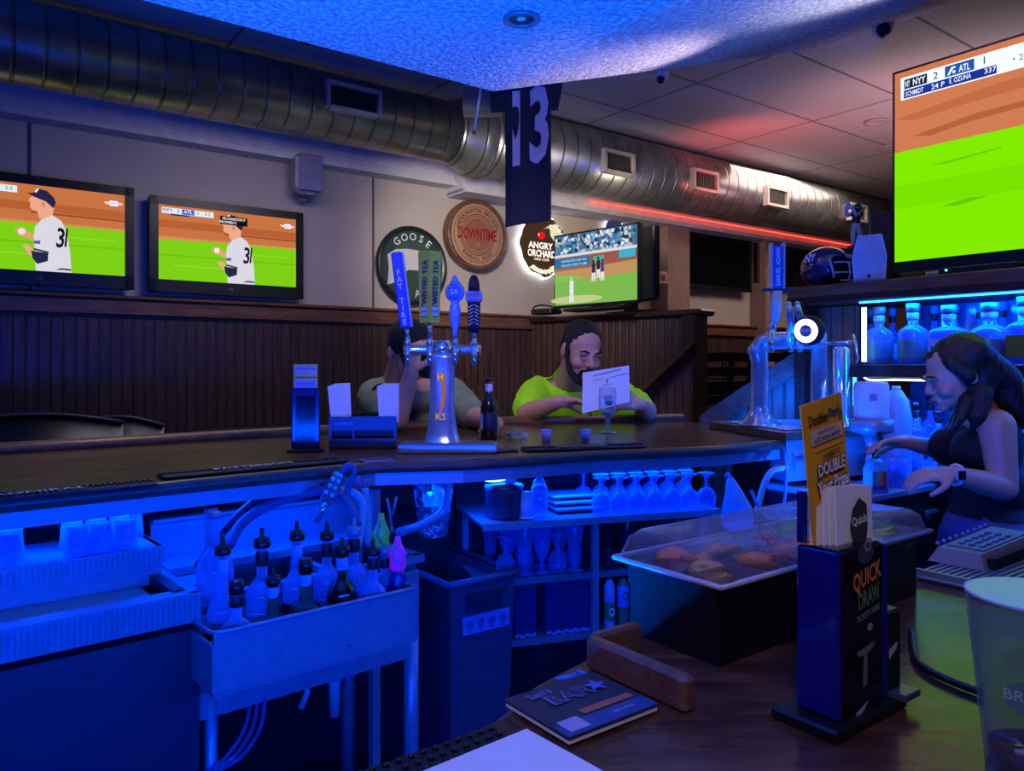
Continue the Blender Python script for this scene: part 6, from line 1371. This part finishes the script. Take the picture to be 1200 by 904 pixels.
def hand(o, wrist, f, n, side=1, curl=(.4,.6,.5), s=1.0, spread=.1):
    """wrist point, finger direction f, palm normal n, side=+1 thumb on cross(f,n) side"""
    w = Vector(wrist); f = Vector(f).normalized(); n = Vector(n); n = (n-f*n.dot(f)).normalized(); sd = f.cross(n)*side
    o.cap(w-f*.01*s, w+f*.03*s, .026*s, .027*s)
    for k, (off, ln) in enumerate(((.028,.9),(.009,1.0),(-.011,.94),(-.029,.75))):
        b = w + f*.085*s + sd*off*s; o.cap(w+f*.02*s+sd*off*.6*s, b, .015*s, .0115*s)
        d = (f + sd*off*spread*8).normalized(); p = b; r = .0102*s
        for j, seg in enumerate((.042,.027,.022)):
            a = curl[j]; d = (d*math.cos(a)+n*math.sin(a)).normalized(); nn = (n-d*n.dot(d)); n2 = nn
            q = p + d*seg*ln*s; o.cap(p, q, r, r*.9); p = q; r *= .88
    b = w + f*.02*s + sd*.026*s; d = (f*.6 + sd*.75 + n*.35).normalized(); p1 = b + d*.042*s; o.cap(b, p1, .016*s, .0125*s)
    d2 = (f*.95 + sd*.25 + n*.5).normalized(); p2 = p1 + d2*.032*s; o.cap(p1, p2, .012*s, .0105*s); o.cap(p2, p2+(f+n*.6).normalized()*.022*s, .0105*s, .009*s)
SKIN = mat('skin_warm', (206,150,128), .5, var=.06, vscale=20); SKIND = mat('eyelid_skin', (120,72,64), .6)  # second tone is a darker skin for the eyelids
HAIRD = mat('dark_short_hair', (28,20,20), .7, bump=.8, bscale=240)

# ---------------------------------------------------------------- man in the lime shirt
root = Z(672,560,4.12); root.z = .0
gm = thing('person', 'bearded person in a lime green shirt leaning on the bar, reading a folded white paper', 'person', (root.x, root.y, .72))
HS = 1.13; hc_ = Z(682,411,3.62); Rg = frame((.30,-.86,-.36), .08)
B = Org(); Lg = head(B, hc_, Rg, HS)
nb = Z(668,450,3.88); sl, sr_ = Z(630,462,3.93), Z(716,462,4.0)
B.chain([hc_+Rg@Vector((0,.035,-.06)), nb], [.066,.078])
chest = Z(670,490,4.02); belly = Vector((root.x,4.06,.93)); pel = Vector((root.x,4.14,.80))
def torso(o, w=1.0):
    o.ell(chest, (.185*w,.125*w,.19)); o.chain([sl, nb+Vector((0,.03,-.07)), sr_], [.075*w,.10*w,.075*w]); o.ell(belly, (.185*w,.155*w,.17)); o.ell(pel, (.175*w,.14*w,.11)); o.cap(chest, belly, .15*w, .16*w)
torso(B, .95)
eL, wL = Z(618,487,3.66)+Vector((0,0,.012)), Z(655,471,3.50); eR, wR = Z(757,485,3.72)+Vector((0,0,.012)), Z(750,474,3.52)
B.chain([sl, eL, wL], [.066,.052,.031]); B.cap(eL.lerp(wL,.3), wL, .048, .031); B.chain([sr_, eR, wR], [.066,.052,.031])
hand(B, wL, (.95,-.25,.05), (.1,-.3,-.95), side=1, curl=(.5,.9,.7), s=1.05)
hand(B, wR, (-.75,-.45,.15), (-.5,.5,-.3), side=-1, curl=(.7,1.1,.8), s=1.05)
for sx in (-1,1):
    kn = Vector((root.x+sx*.17,3.92,.74)); an = Vector((root.x+sx*.16,4.0,.34)); B.chain([pel+Vector((sx*.09,0,-.03)), kn, an], [.085,.062,.045]); B.cap(an, an+Vector((0,-.13,-.03)), .045, .035)
B.build('body', SKIN, gm, .0055, 3)
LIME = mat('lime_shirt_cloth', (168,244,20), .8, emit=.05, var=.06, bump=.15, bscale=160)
Sh = Org(); torso(Sh, 1.0); Sh.chain([sl, sl.lerp(eL,.82)], [.080,.066]); Sh.chain([sr_, sr_.lerp(eR,.78)], [.080,.066]); Sh.cap(nb+Vector((0,.02,-.03)), nb+Vector((0,.045,.015)), .088, .075)
Sh.build('shirt', LIME, gm, .009, 4, fold=.014, fscale=11, inflate=.014, near=(nb+Vector((0,-.02,.0)), Vector((.1,-.55,.85)), .13))
P_ = Org()
for sx in (-1,1):
    kn = Vector((root.x+sx*.17,3.92,.74)); an = Vector((root.x+sx*.16,4.0,.34)); P_.chain([pel+Vector((sx*.09,0,-.03)), kn, an+Vector((0,0,.04))], [.095,.072,.058])
P_.ell(pel+Vector((0,0,-.02)), (.19,.15,.1)); P_.build('trousers', mat('dark_trousers',(26,28,40),.8), gm, .014, 3, inflate=.012)
Hr = Org(); Hr.ell(hc_+Rg@Vector((0,.027*HS,.043*HS)), (.082*HS,.094*HS,.083*HS), Rg); Hr.ell(hc_+Rg@Vector((0,.055*HS,0)), (.076*HS,.066*HS,.075*HS), Rg)
for q in (-1,1): Hr.cap(hc_+Rg@Vector((q*.068*HS,-.005,.03)), hc_+Rg@Vector((q*.070*HS,-.02,-.035)), .016, .012)
Hr.build('hair', HAIRD, gm, .006, 2, fold=.003, fscale=60)
Bd = Org(); J = lambda x,y,z: hc_+Rg@(Vector((x,y,z))*HS)
Bd.chain([J(-.068,-.022,-.035),J(-.056,-.045,-.075),J(-.028,-.078,-.103),J(0,-.088,-.108),J(.028,-.078,-.103),J(.056,-.045,-.075),J(.068,-.022,-.035)], [.010,.016,.019,.021,.019,.016,.010])
Bd.chain([J(-.03,-.088,-.075),J(-.028,-.096,-.055),J(0,-.108,-.047),J(.028,-.096,-.055),J(.03,-.088,-.075)], [.009,.007,.0065,.007,.009]); Bd.build('beard', HAIRD, gm, .0045, 2, fold=.002, fscale=80)
face_bits(gm, Lg, Rg, HS, SKIND, HAIRD, closed=True)
# bar stools under both men
def stool(loc, label, rz=0):
    t = thing('bar_stool', label, 'stool', loc, rz)
    MB().lathe([(0,.64),(.18,.64),(.19,.66),(.18,.69),(0,.695)], n=28).build('seat', mat('stool_vinyl',(20,18,20),.4), t, local=True)
    for k in range(4):
        a = PI/4+k*PI/2; MB().tube([(.11*math.cos(a),.11*math.sin(a),.64),(.2*math.cos(a),.2*math.sin(a),0)], .014, 8).build('leg', CHM, t, local=True)
    MB().tube([(.165*math.cos(2*PI*k/24),.165*math.sin(2*PI*k/24),.25) for k in range(25)], .009, 6).build('foot_ring', STEELD, t, local=True); return t
stool(Vector((root.x,4.2,0)), 'dark bar stool under the bearded person in the lime shirt')
# folded paper in his hands
pp_ = [Z(683,437,3.36), Z(737,428.5,3.40), Z(738,471,3.40), Z(682,485,3.36)]
pc = sum(pp_, Vector())/4; fp_ = thing('folded_menu', 'folded white paper with faint print held up before the bearded face', 'paper', pp_[3])
e1 = (pp_[2]-pp_[3]); e2_ = (pp_[0]-pp_[3]); nn = e1.cross(e2_).normalized()*.0008
m = MB(); m.hull([p-nn for p in pp_][::-1], [p+nn for p in pp_][::-1]); m.build('sheet', mat('menu_sheet_paper',(222,222,240),.7,var=.03), fp_)
def on_sheet(u, v): return pp_[3] + e1*u + e2_*v + nn*2.2
m = MB(); rg = random.Random(6)
for (u0,u1,v,h) in ((.22,.8,.86,.03),(.22,.40,.74,.018),(.56,.95,.72,.018),(.5,.53,.66,.12),(.4,.62,.56,.015)):
    n = int((u1-u0)/.05)+1
    for k in range(n):
        a = u0+(u1-u0)*k/n; b_ = a+(u1-u0)/n*.75; m.quad(on_sheet(a,v-h/2), on_sheet(b_,v-h/2), on_sheet(b_,v+h/2), on_sheet(a,v+h/2))
m.build('printed_lines', mat('menu_ink',(70,70,110),.6), fp_)

# ---------------------------------------------------------------- man in the cap
root = Z(486,560,3.72); cm_ = thing('person', 'person in a dark cap and grey-green shirt resting face on hand at the bar', 'person', (root.x, root.y, .72))
HS = 1.05; hc_ = Z(480,412,3.22); Rg = frame((.42,-.62,-.62), -.1)
B = Org(); Lg = head(B, hc_, Rg, HS); nb = Z(468,446,3.46); sl, sr_ = Z(441,466,3.50), Z(524,462,3.56); chest = Z(486,492,3.62); belly = Vector((root.x,3.7,.93)); pel = Vector((root.x,3.78,.80))
B.chain([hc_+Rg@Vector((0,.035,-.055)), nb], [.060,.074]); torso(B, .90)
eL, wL = Z(466,494,3.10)+Vector((0,0,.01)), Z(482,437,3.06); eR, wR = Z(557,489,3.32), Z(582,497,3.02)
B.chain([sl, eL, wL], [.062,.045,.030]); B.chain([sr_, eR, wR], [.062,.046,.030])
hand(B, wL, (.12,.1,.95), (.4,.6,.1), side=-1, curl=(.5,.8,.6), s=1.0)
hand(B, wR, (-.05,-.95,-.18), (-.95,-.05,0), side=-1, curl=(.45,.7,.6), s=.95)
for sx in (-1,1):
    kn = Vector((root.x+sx*.16,3.52,.74)); an = Vector((root.x+sx*.15,3.6,.34)); B.chain([pel+Vector((sx*.09,0,-.03)), kn, an], [.085,.062,.045]); B.cap(an, an+Vector((0,-.10,-.03)), .045, .035)
B.build('body', SKIN, cm_, .0055, 3)
SAGE = mat('sage_shirt_cloth', (128,140,112), .85, bump=.15, bscale=160)
Sh = Org(); torso(Sh, .95); Sh.chain([sl, sl.lerp(eL,.66)], [.078,.066]); Sh.chain([sr_, sr_.lerp(eR,.82)], [.078,.060])
Sh.build('shirt', SAGE, cm_, .009, 4, fold=.014, fscale=11, inflate=.012, near=(nb+Vector((.02,-.04,-.02)), Vector((.25,-.6,.7)), .15))
P_ = Org()
for sx in (-1,1):
    kn = Vector((root.x+sx*.16,3.52,.74)); an = Vector((root.x+sx*.15,3.6,.34)); P_.chain([pel+Vector((sx*.09,0,-.03)), kn, an+Vector((0,0,.04))], [.095,.072,.058])
P_.ell(pel+Vector((0,0,-.02)), (.19,.15,.1)); P_.build('trousers', mat('dark_trousers',(26,28,40),.8), cm_, .014, 3, inflate=.012)
J = lambda x,y,z: hc_+Rg@(Vector((x,y,z))*HS)
Cp = Org(); Cp.ell(J(0,.018,.045), (.088*HS,.104*HS,.082*HS), Rg)
cc = Cp.build('cap', mat('black_cap_cloth',(16,15,20),.85), cm_, .006, 3, fold=.003, fscale=20, cut=[(J(0,0,.012), -(Rg@Vector((0,.25,1))))])
m = MB(); n = 14; ang = [-1.0+2.0*k/n for k in range(n+1)]
inn = [J(.082*math.sin(a), -.078*math.cos(a)+.0, .034) for a in ang]; outt = [J(.082*math.sin(a), -.088-.075*math.cos(a)**.7, .018-.008*(1-abs(a))) for a in ang]
for k in range(n): m.add([inn[k],inn[k+1],outt[k+1],outt[k]], [[0,1,2,3]], True)
o = m.build('cap_brim', mat('black_cap_cloth',(16,15,20),.85), cm_); o.modifiers.new('thick','SOLIDIFY').thickness = .005
m = MB(); a, b_, c, d_ = J(-.018,-.086,.055), J(.022,-.086,.055), J(.018,-.078,.09), J(-.016,-.078,.088); off = Rg@Vector((0,-.012,.003)); m.quad(a+off,b_+off,c+off,d_+off); o = m.build('cap_badge', mat('cap_badge_silver',(170,165,175),.5), cm_); o.modifiers.new('thick','SOLIDIFY').thickness = .003
Hr = Org(); Hr.ell(J(0,.055,-.005), (.074*HS,.062*HS,.07*HS), Rg); Hr.build('hair', HAIRD, cm_, .006, 2)
face_bits(cm_, Lg, Rg, HS, SKIND, HAIRD, closed=True)
stool(Vector((root.x,3.82,0)), 'dark bar stool under the person in the cap')

# ---------------------------------------------------------------- bartender
zw = 2.46; root = Z(1158,620,zw)
wm = thing('person', 'long-haired bartender in a black tank top looking down and making a drink', 'person', (root.x, root.y, 0))
HS = .93; hc_ = Z(1119,439,2.42); Rg = frame((-.93,.05,-.36), 0)
B = Org(); Lg = head(B, hc_, Rg, HS, True); nb = Z(1150,480,2.49)
sN, sF = Z(1168,500,2.36), Z(1142,494,2.64); chest = Z(1152,520,2.50); waist = Z(1160,572,2.50); hip = Z(1160,622,2.50)
B.chain([hc_+Rg@Vector((0,.03,-.055)), nb+Vector((0,0,-.01))], [.047,.055])
def fem(o, w=1.0):
    o.ell(chest, (.095*w,.125*w,.12)); o.ell(waist, (.092*w,.125*w,.11)); o.ell(hip, (.118*w,.155*w,.12)); o.cap(chest, waist, .095*w, .09*w); o.cap(waist, hip, .09*w, .11*w)
    for yy in (-.06,.06): o.ell(Z(1123,526,2.49)+Vector((0.02,yy,.0)), (.066,.062,.062))
fem(B, .97); B.chain([sN, nb+Vector((.0,0,-.05)), sF], [.050,.072,.050])
eN, wN = Z(1176,572,2.34), Z(1116,556,2.27); eF, wF = Z(1104,528,2.70), Z(1062,518,2.60)
B.chain([sN, sN.lerp(eN,.5), eN], [.054,.047,.040]); B.chain([eN, eN.lerp(wN,.35), wN], [.041,.038,.024]); B.chain([sF, eF, wF], [.050,.038,.024])
hand(B, wN, (-.95,.1,-.05), (.0,.35,-.95), side=1, curl=(.4,.6,.5), s=.88); hand(B, wF, (-.92,-.1,.02), (0,-.3,-.95), side=-1, curl=(.3,.5,.4), s=.88)
for sy in (-1,1):
    hp_ = hip+Vector((0,sy*.08,-.05)); kn = Vector((hip.x-.03,hip.y+sy*.09,.48)); an = Vector((hip.x+.02,hip.y+sy*.09,.09)); B.chain([hp_, kn, an], [.10,.06,.042]); B.cap(an+Vector((0,0,-.04)), an+Vector((-.13,0,-.055)), .035, .028)
B.build('body', SKIN, wm, .0055, 3)
Tk = Org(); fem(Tk, 1.0); Tk.build('tank_top', mat('black_tank_cloth',(14,13,18),.8,bump=.2,bscale=120), wm, .007, 4, fold=.005, fscale=12, inflate=.010, cut=[(Z(1120,503,2.46), Vector((-.40,0,1))), (Z(1160,603,2.5), Vector((0,0,-1)))])
for sy in (-1,1): MB().tube(curve_pts([Z(1128,508,2.46)+Vector((0,sy*.07,0)), nb+Vector((-.01,sy*.075,-.0)), Z(1182,510,2.5)+Vector((0,sy*.07,0))],6), .010, 8).build('strap', mat('black_tank_cloth',(14,13,18),.8), wm)
Pt = Org(); Pt.ell(hip+Vector((0,0,-.01)), (.120,.158,.12))
for sy in (-1,1):
    hp_ = hip+Vector((0,sy*.08,-.05)); kn = Vector((hip.x-.03,hip.y+sy*.09,.48)); an = Vector((hip.x+.02,hip.y+sy*.09,.10)); Pt.chain([hp_, kn, an], [.105,.068,.052])
Pt.build('jeans', mat('grey_violet_jeans',(84,84,128),.85,bump=.2,bscale=200), wm, .010, 3, fold=.005, inflate=.010, cut=[(Z(1160,598,2.5), Vector((0,0,1)))])
for sy in (-1,1):
    S_ = Org(); an = Vector((hip.x+.02,hip.y+sy*.09,.05)); S_.cap(an, an+Vector((-.14,0,-.012)), .042, .034); S_.build('shoe', BLACKM, wm, .008, 3, cut=[(Vector((0,0,.002)), Vector((0,0,-1)))])
HL = mat('long_dark_brown_hair', (34,22,26), .42, bump=.5, bscale=140)
J = lambda x,y,z: hc_+Rg@(Vector((x,y,z))*HS)
Hr = Org(); Hr.ell(J(0,.040,.040), (.090*HS,.105*HS,.092*HS), Rg); Hr.ell(J(0,.075,-.02), (.082*HS,.075*HS,.09*HS), Rg)
for dy in (-.055,-.02,.03,.06):
    Hr.chain([J(0,.06,.06)+Vector((0,dy,0)), Z(1165,445,2.46)+Vector((0,dy,0)), Z(1176,478,2.48)+Vector((0,dy*1.3,0)), Z(1187,503,2.50)+Vector((.004,dy*1.3,0))], [.04,.05,.036,.010])
Hr.chain([J(-.06,-.03,.06), J(-.085,-.0,.0), Z(1135,470,2.37), Z(1124,492,2.36), Z(1112,507,2.36)], [.020,.026,.026,.018,.006]); Hr.chain([J(.06,-.03,.06), J(.085,0,-.0), Z(1128,474,2.6), Z(1112,500,2.58)], [.02,.024,.022,.008])
Hr.chain([J(-.075,.03,.02), Z(1150,462,2.37), Z(1146,486,2.36), Z(1140,502,2.37)], [.03,.034,.028,.010]); Hr.chain([J(0,-.048,.088), J(-.045,-.035,.078), J(-.07,0,.05)], [.012,.020,.03])
Hr.build('long_hair', HL, wm, .0065, 3, fold=.004, fscale=40)
face_bits(wm, Lg, Rg, HS, SKIND, HAIRD, closed=True)
d_ = (wN-eN).normalized(); wp = wN-d_*.012
m = MB(); s1 = d_.cross(Vector((0,0,1))).normalized(); s2 = d_.cross(s1)
m.tube([wp+(s1*math.cos(a)+s2*math.sin(a))*.029 for a in [2*PI*k/20 for k in range(21)]], .006, 6); m.build('watch_band', mat('pale_watch_band',(200,195,215),.5), wm)
m = MB(); cw = wp + Vector((0,-.030,.004)); m.box(cw, (.030,.008,.034), bev=.004); m.build('watch_case', mat('watch_silver',(200,200,215),.3,.4), wm); m = MB(); m.box(cw+Vector((0,-.005,0)), (.022,.002,.026)); m.build('watch_face', BLACK, wm)

# ---------------------------------------------------------------- figurine on the beam
fg = thing('player_figurine', 'small football player figurine with raised arms standing on the beam beside the big television', 'figurine', FIG)
s = .95; K = lambda x,y,z: FIG+Vector((x*s,y*s,z*s))
MB().lathe([(0,0),(.035,0),(.035,.008),(0,.01)], n=20).build('figurine_base', BLACK, fg, local=True)
Fb = Org(); Fb.chain([K(-.012,0,.012),K(-.014,0,.06),K(-.005,0,.105)], [.009,.011,.014]); Fb.chain([K(.022,0,.012),K(.02,0,.06),K(.008,0,.105)], [.009,.011,.014]); Fb.build('legs', mat('figurine_white',(190,185,205),.5), fg, .003, 2)
Ft = Org(); Ft.ell(K(.002,0,.135),(.020*s,.015*s,.032*s)); Ft.chain([K(-.018,0,.16),K(0,0,.165),K(.022,0,.16)],[.012,.014,.012]); Ft.build('jersey', mat('figurine_navy',(36,34,70),.4), fg, .003, 2)
Fa = Org(); Fa.chain([K(-.02,0,.162),K(-.045,-.01,.150),K(-.052,-.012,.185)],[.009,.008,.007]); Fa.chain([K(.02,0,.162),K(-.01,-.025,.150),K(-.03,-.025,.188)],[.009,.008,.007]); Fa.ell(K(-.042,-.015,.195),(.012,.010,.018)); Fa.build('arms', mat('figurine_white',(190,185,205),.5), fg, .003, 2)
Fh = Org(); Fh.ell(K(.008,-.002,.192),(.018*s,.020*s,.019*s)); Fh.build('helmet', mat('figurine_navy',(36,34,70),.4), fg, .003, 2); MB().tube([K(-.01,-.018,.19),K(.0,-.024,.184),K(.014,-.02,.186)],.002,6).build('face_mask', mat('figurine_white',(190,185,205),.5), fg)
# ================================================================ LIGHTS AND CAMERA
def area(name, loc, target, sx, sy, power, color):
    l = bpy.data.lights.new(name, 'AREA'); l.shape = 'RECTANGLE'; l.size = sx; l.size_y = sy; l.energy = power; l.color = color
    o = bpy.data.objects.new(name, l); COL.objects.link(o); o.location = loc
    d = Vector(target)-Vector(loc); o.rotation_euler = d.to_track_quat('-Z','Y').to_euler(); return o
def area_x(name, loc, xdir, ndir, sx, sy, power, color):
    """area lamp with its long side along xdir, shining along ndir"""
    l = bpy.data.lights.new(name, 'AREA'); l.shape = 'RECTANGLE'; l.size = sx; l.size_y = sy; l.energy = power; l.color = color
    o = bpy.data.objects.new(name, l); COL.objects.link(o)
    x = Vector(xdir).normalized(); z = -Vector(ndir).normalized(); y = z.cross(x).normalized(); x = y.cross(z)
    M = Matrix((x,y,z)).transposed().to_4x4(); M.translation = Vector(loc); o.matrix_world = M; return o
def spot(name, loc, target, power, color, ang=60, blend=.5, r=.05):
    l = bpy.data.lights.new(name, 'SPOT'); l.energy = power; l.color = color; l.spot_size = math.radians(ang); l.spot_blend = blend; l.shadow_soft_size = r
    o = bpy.data.objects.new(name, l); COL.objects.link(o); o.location = loc
    o.rotation_euler = (Vector(target)-Vector(loc)).to_track_quat('-Z','Y').to_euler(); return o
BLU = (.0, .052, 1.0)
# blue strip lamps: under this side's counter lip, shining across the well
n0 = Vector((-.05,.62,0))
area_x('led_lamp', Vector((-.35,.42,.98)), DV, NV+Vector((0,0,-.28)), 1.2, .06, 30, BLU)
area_x('led_lamp', Vector((.45,1.12,.98)), DV, NV+Vector((0,0,-.35)), .9, .06, 11, BLU)
# under the far bar's inner lip, shining down on the stations
area_x('led_lamp', Vector((-.95,1.85,.99)), AV, Vector((0,0,-1)), 1.3, .05, 9.5, BLU)
area_x('led_lamp', Vector((.3,2.62,.99)), Vector((1,.3,0)), Vector((0,0,-1))-AN*.2, 1.2, .05, 13, BLU)
# added unseen spots washing the plaster soffit blue
UPB = (.0, .11, 1.0)
spot('soffit_fill', (-.3,1.05,.72), (-.25,1.1,2.35), 330, UPB, 108, .35, .06)
spot('soffit_fill', (-1.2,.75,.72), (-1.3,.8,2.35), 130, UPB, 108, .5, .06)
spot('soffit_fill', (.9,1.6,.8), (.9,2.2,2.6), 40, UPB, 130, .8, .08)
spot('facet_glow', (1.05,3.3,2.05), (.42,2.95,2.53), 34, (1,.75,.95), 58, .9, .05)  # added spots brightening the sloping facet
spot('facet_glow', (1.6,2.9,2.1), (1.25,2.5,2.75), 30, (.8,.75,1), 90, .9, .05)
# back bar
area_x('shelf_lamp', bb(1.15,.06,1.598), XB, Vector((0,0,-1))+DV*.25, 1.5, .03, 22, (.0,.13,1.0))
area_x('shelf_lamp', bb(1.15,.03,1.292), XB, Vector((0,0,-1))+DV*.15, 1.5, .03, 15, (.0,.11,1.0))
spot('tap_fill', (1.2,3.18,1.585), (1.02,3.15,1.05), 22, (.0,.10,1.0), 150, .8, .01)  # added blue fill on the taps, no fixture here
spot('tap_fill', (1.05,2.55,.86), (1.15,3.4,1.25), 26, (.0,.08,1.0), 120, .8, .01)
spot('counter_glow', (.95,1.55,.86), (1.45,2.6,1.2), 14, (.0,.07,1.0), 100, .8, .03)
spot('panel_fill', (1.02,2.85,1.5), bb(.2,.14,1.25), 12, (.0,.10,1.0), 55, .8, .01)  # added to brighten the beadboard panel
spot('ramp_fill', (1.08,3.22,1.2), (1.15,3.6,1.1), 12, (.0,.09,1.0), 150, .8, .01)  # added to turn the ramp wall bluer
# room
area('room_light', (-.9,3.6,2.5), (-1.2,4.4,.8), .8, .4, 7, (.86,.8,1.0))
spot('room_light', (-.3,3.4,2.3), (.1,5.9,1.95), 120, (1.0,.9,.78), 75, .9, .15)  # added mid-air spot brightening the cream wall by the signs
spot('sign_spill', (.7,4.9,2.35), (.9,6.3,2.3), 16, (1.0,.85,.6), 120, .9, .1)  # added spot standing in for spill from the backlit signs
area('room_light', (2.6,6.2,2.9), (2.4,6.6,0), 1.6, 1, 26, (1.0,.82,.74))
spot('red_glow', (1.6,5.4,2.45), (1.9,5.9,3.05), 14, (1,.12,.1), 140, .9, .05)
spot('red_glow', (2.3,4.6,2.0), (2.5,5.0,3.05), 22, (1,.35,.4), 110, 1, .05)
# added soft spots over this counter and on the drinkers, no fixtures there
spot('counter_fill', (-.1,-.5,2.3), (.25,.62,1.07), 34, (1,.78,.8), 42, .8, .2)
spot('drinker_fill', (.1,2.0,2.3), (.1,3.7,1.35), 42, (.95,.8,.95), 52, .8, .15)
spot('tower_fill', (-.15,.5,2.25), (-.28,2.45,1.38), 26, (1,.86,.95), 30, .8, .05)  # added key on the tap handles and napkins
spot('jersey_fill', (.3,1.6,2.0), (.07,3.35,2.35), 14, (.85,.8,1), 34, .8, .05)  # added so the jersey reads lighter
spot('ceiling_glow', (3.0,4.5,1.9), (2.9,4.9,3.05), 38, (1,.72,.8), 150, .8, .1)  # added upward spot, hidden behind the television, lifting the ceiling
spot('bar_sheen_fill', (-1.15,2.7,2.3), (-1.1,2.3,1.07), 22, (1,.88,.5), 62, .9, .1)  # added warm spot imitating television reflections on the bar top
spot('bartender_lamp', (.9,1.2,2.1), (1.5,2.45,1.25), 11, (.9,.6,1.0), 50, .8, .1)
world = bpy.data.worlds.new('World'); scene.world = world; world.use_nodes = True
bg = world.node_tree.nodes['Background']; bg.inputs[0].default_value = (.02,.02,.05,1); bg.inputs[1].default_value = .5
cam = bpy.data.cameras.new('Camera'); co = bpy.data.objects.new('Camera', cam); COL.objects.link(co); scene.camera = co
cam.sensor_width = 36; cam.sensor_fit = 'HORIZONTAL'; cam.lens = 36*F/1200; cam.shift_y = -(452-HY)/1200; cam.clip_start = .02
co.location = (0,0,CAM); co.rotation_euler = (PI/2,0,0)
scene.view_settings.view_transform = 'Standard'; scene.view_settings.look = 'None'; scene.view_settings.exposure = 0; scene.view_settings.gamma = 1
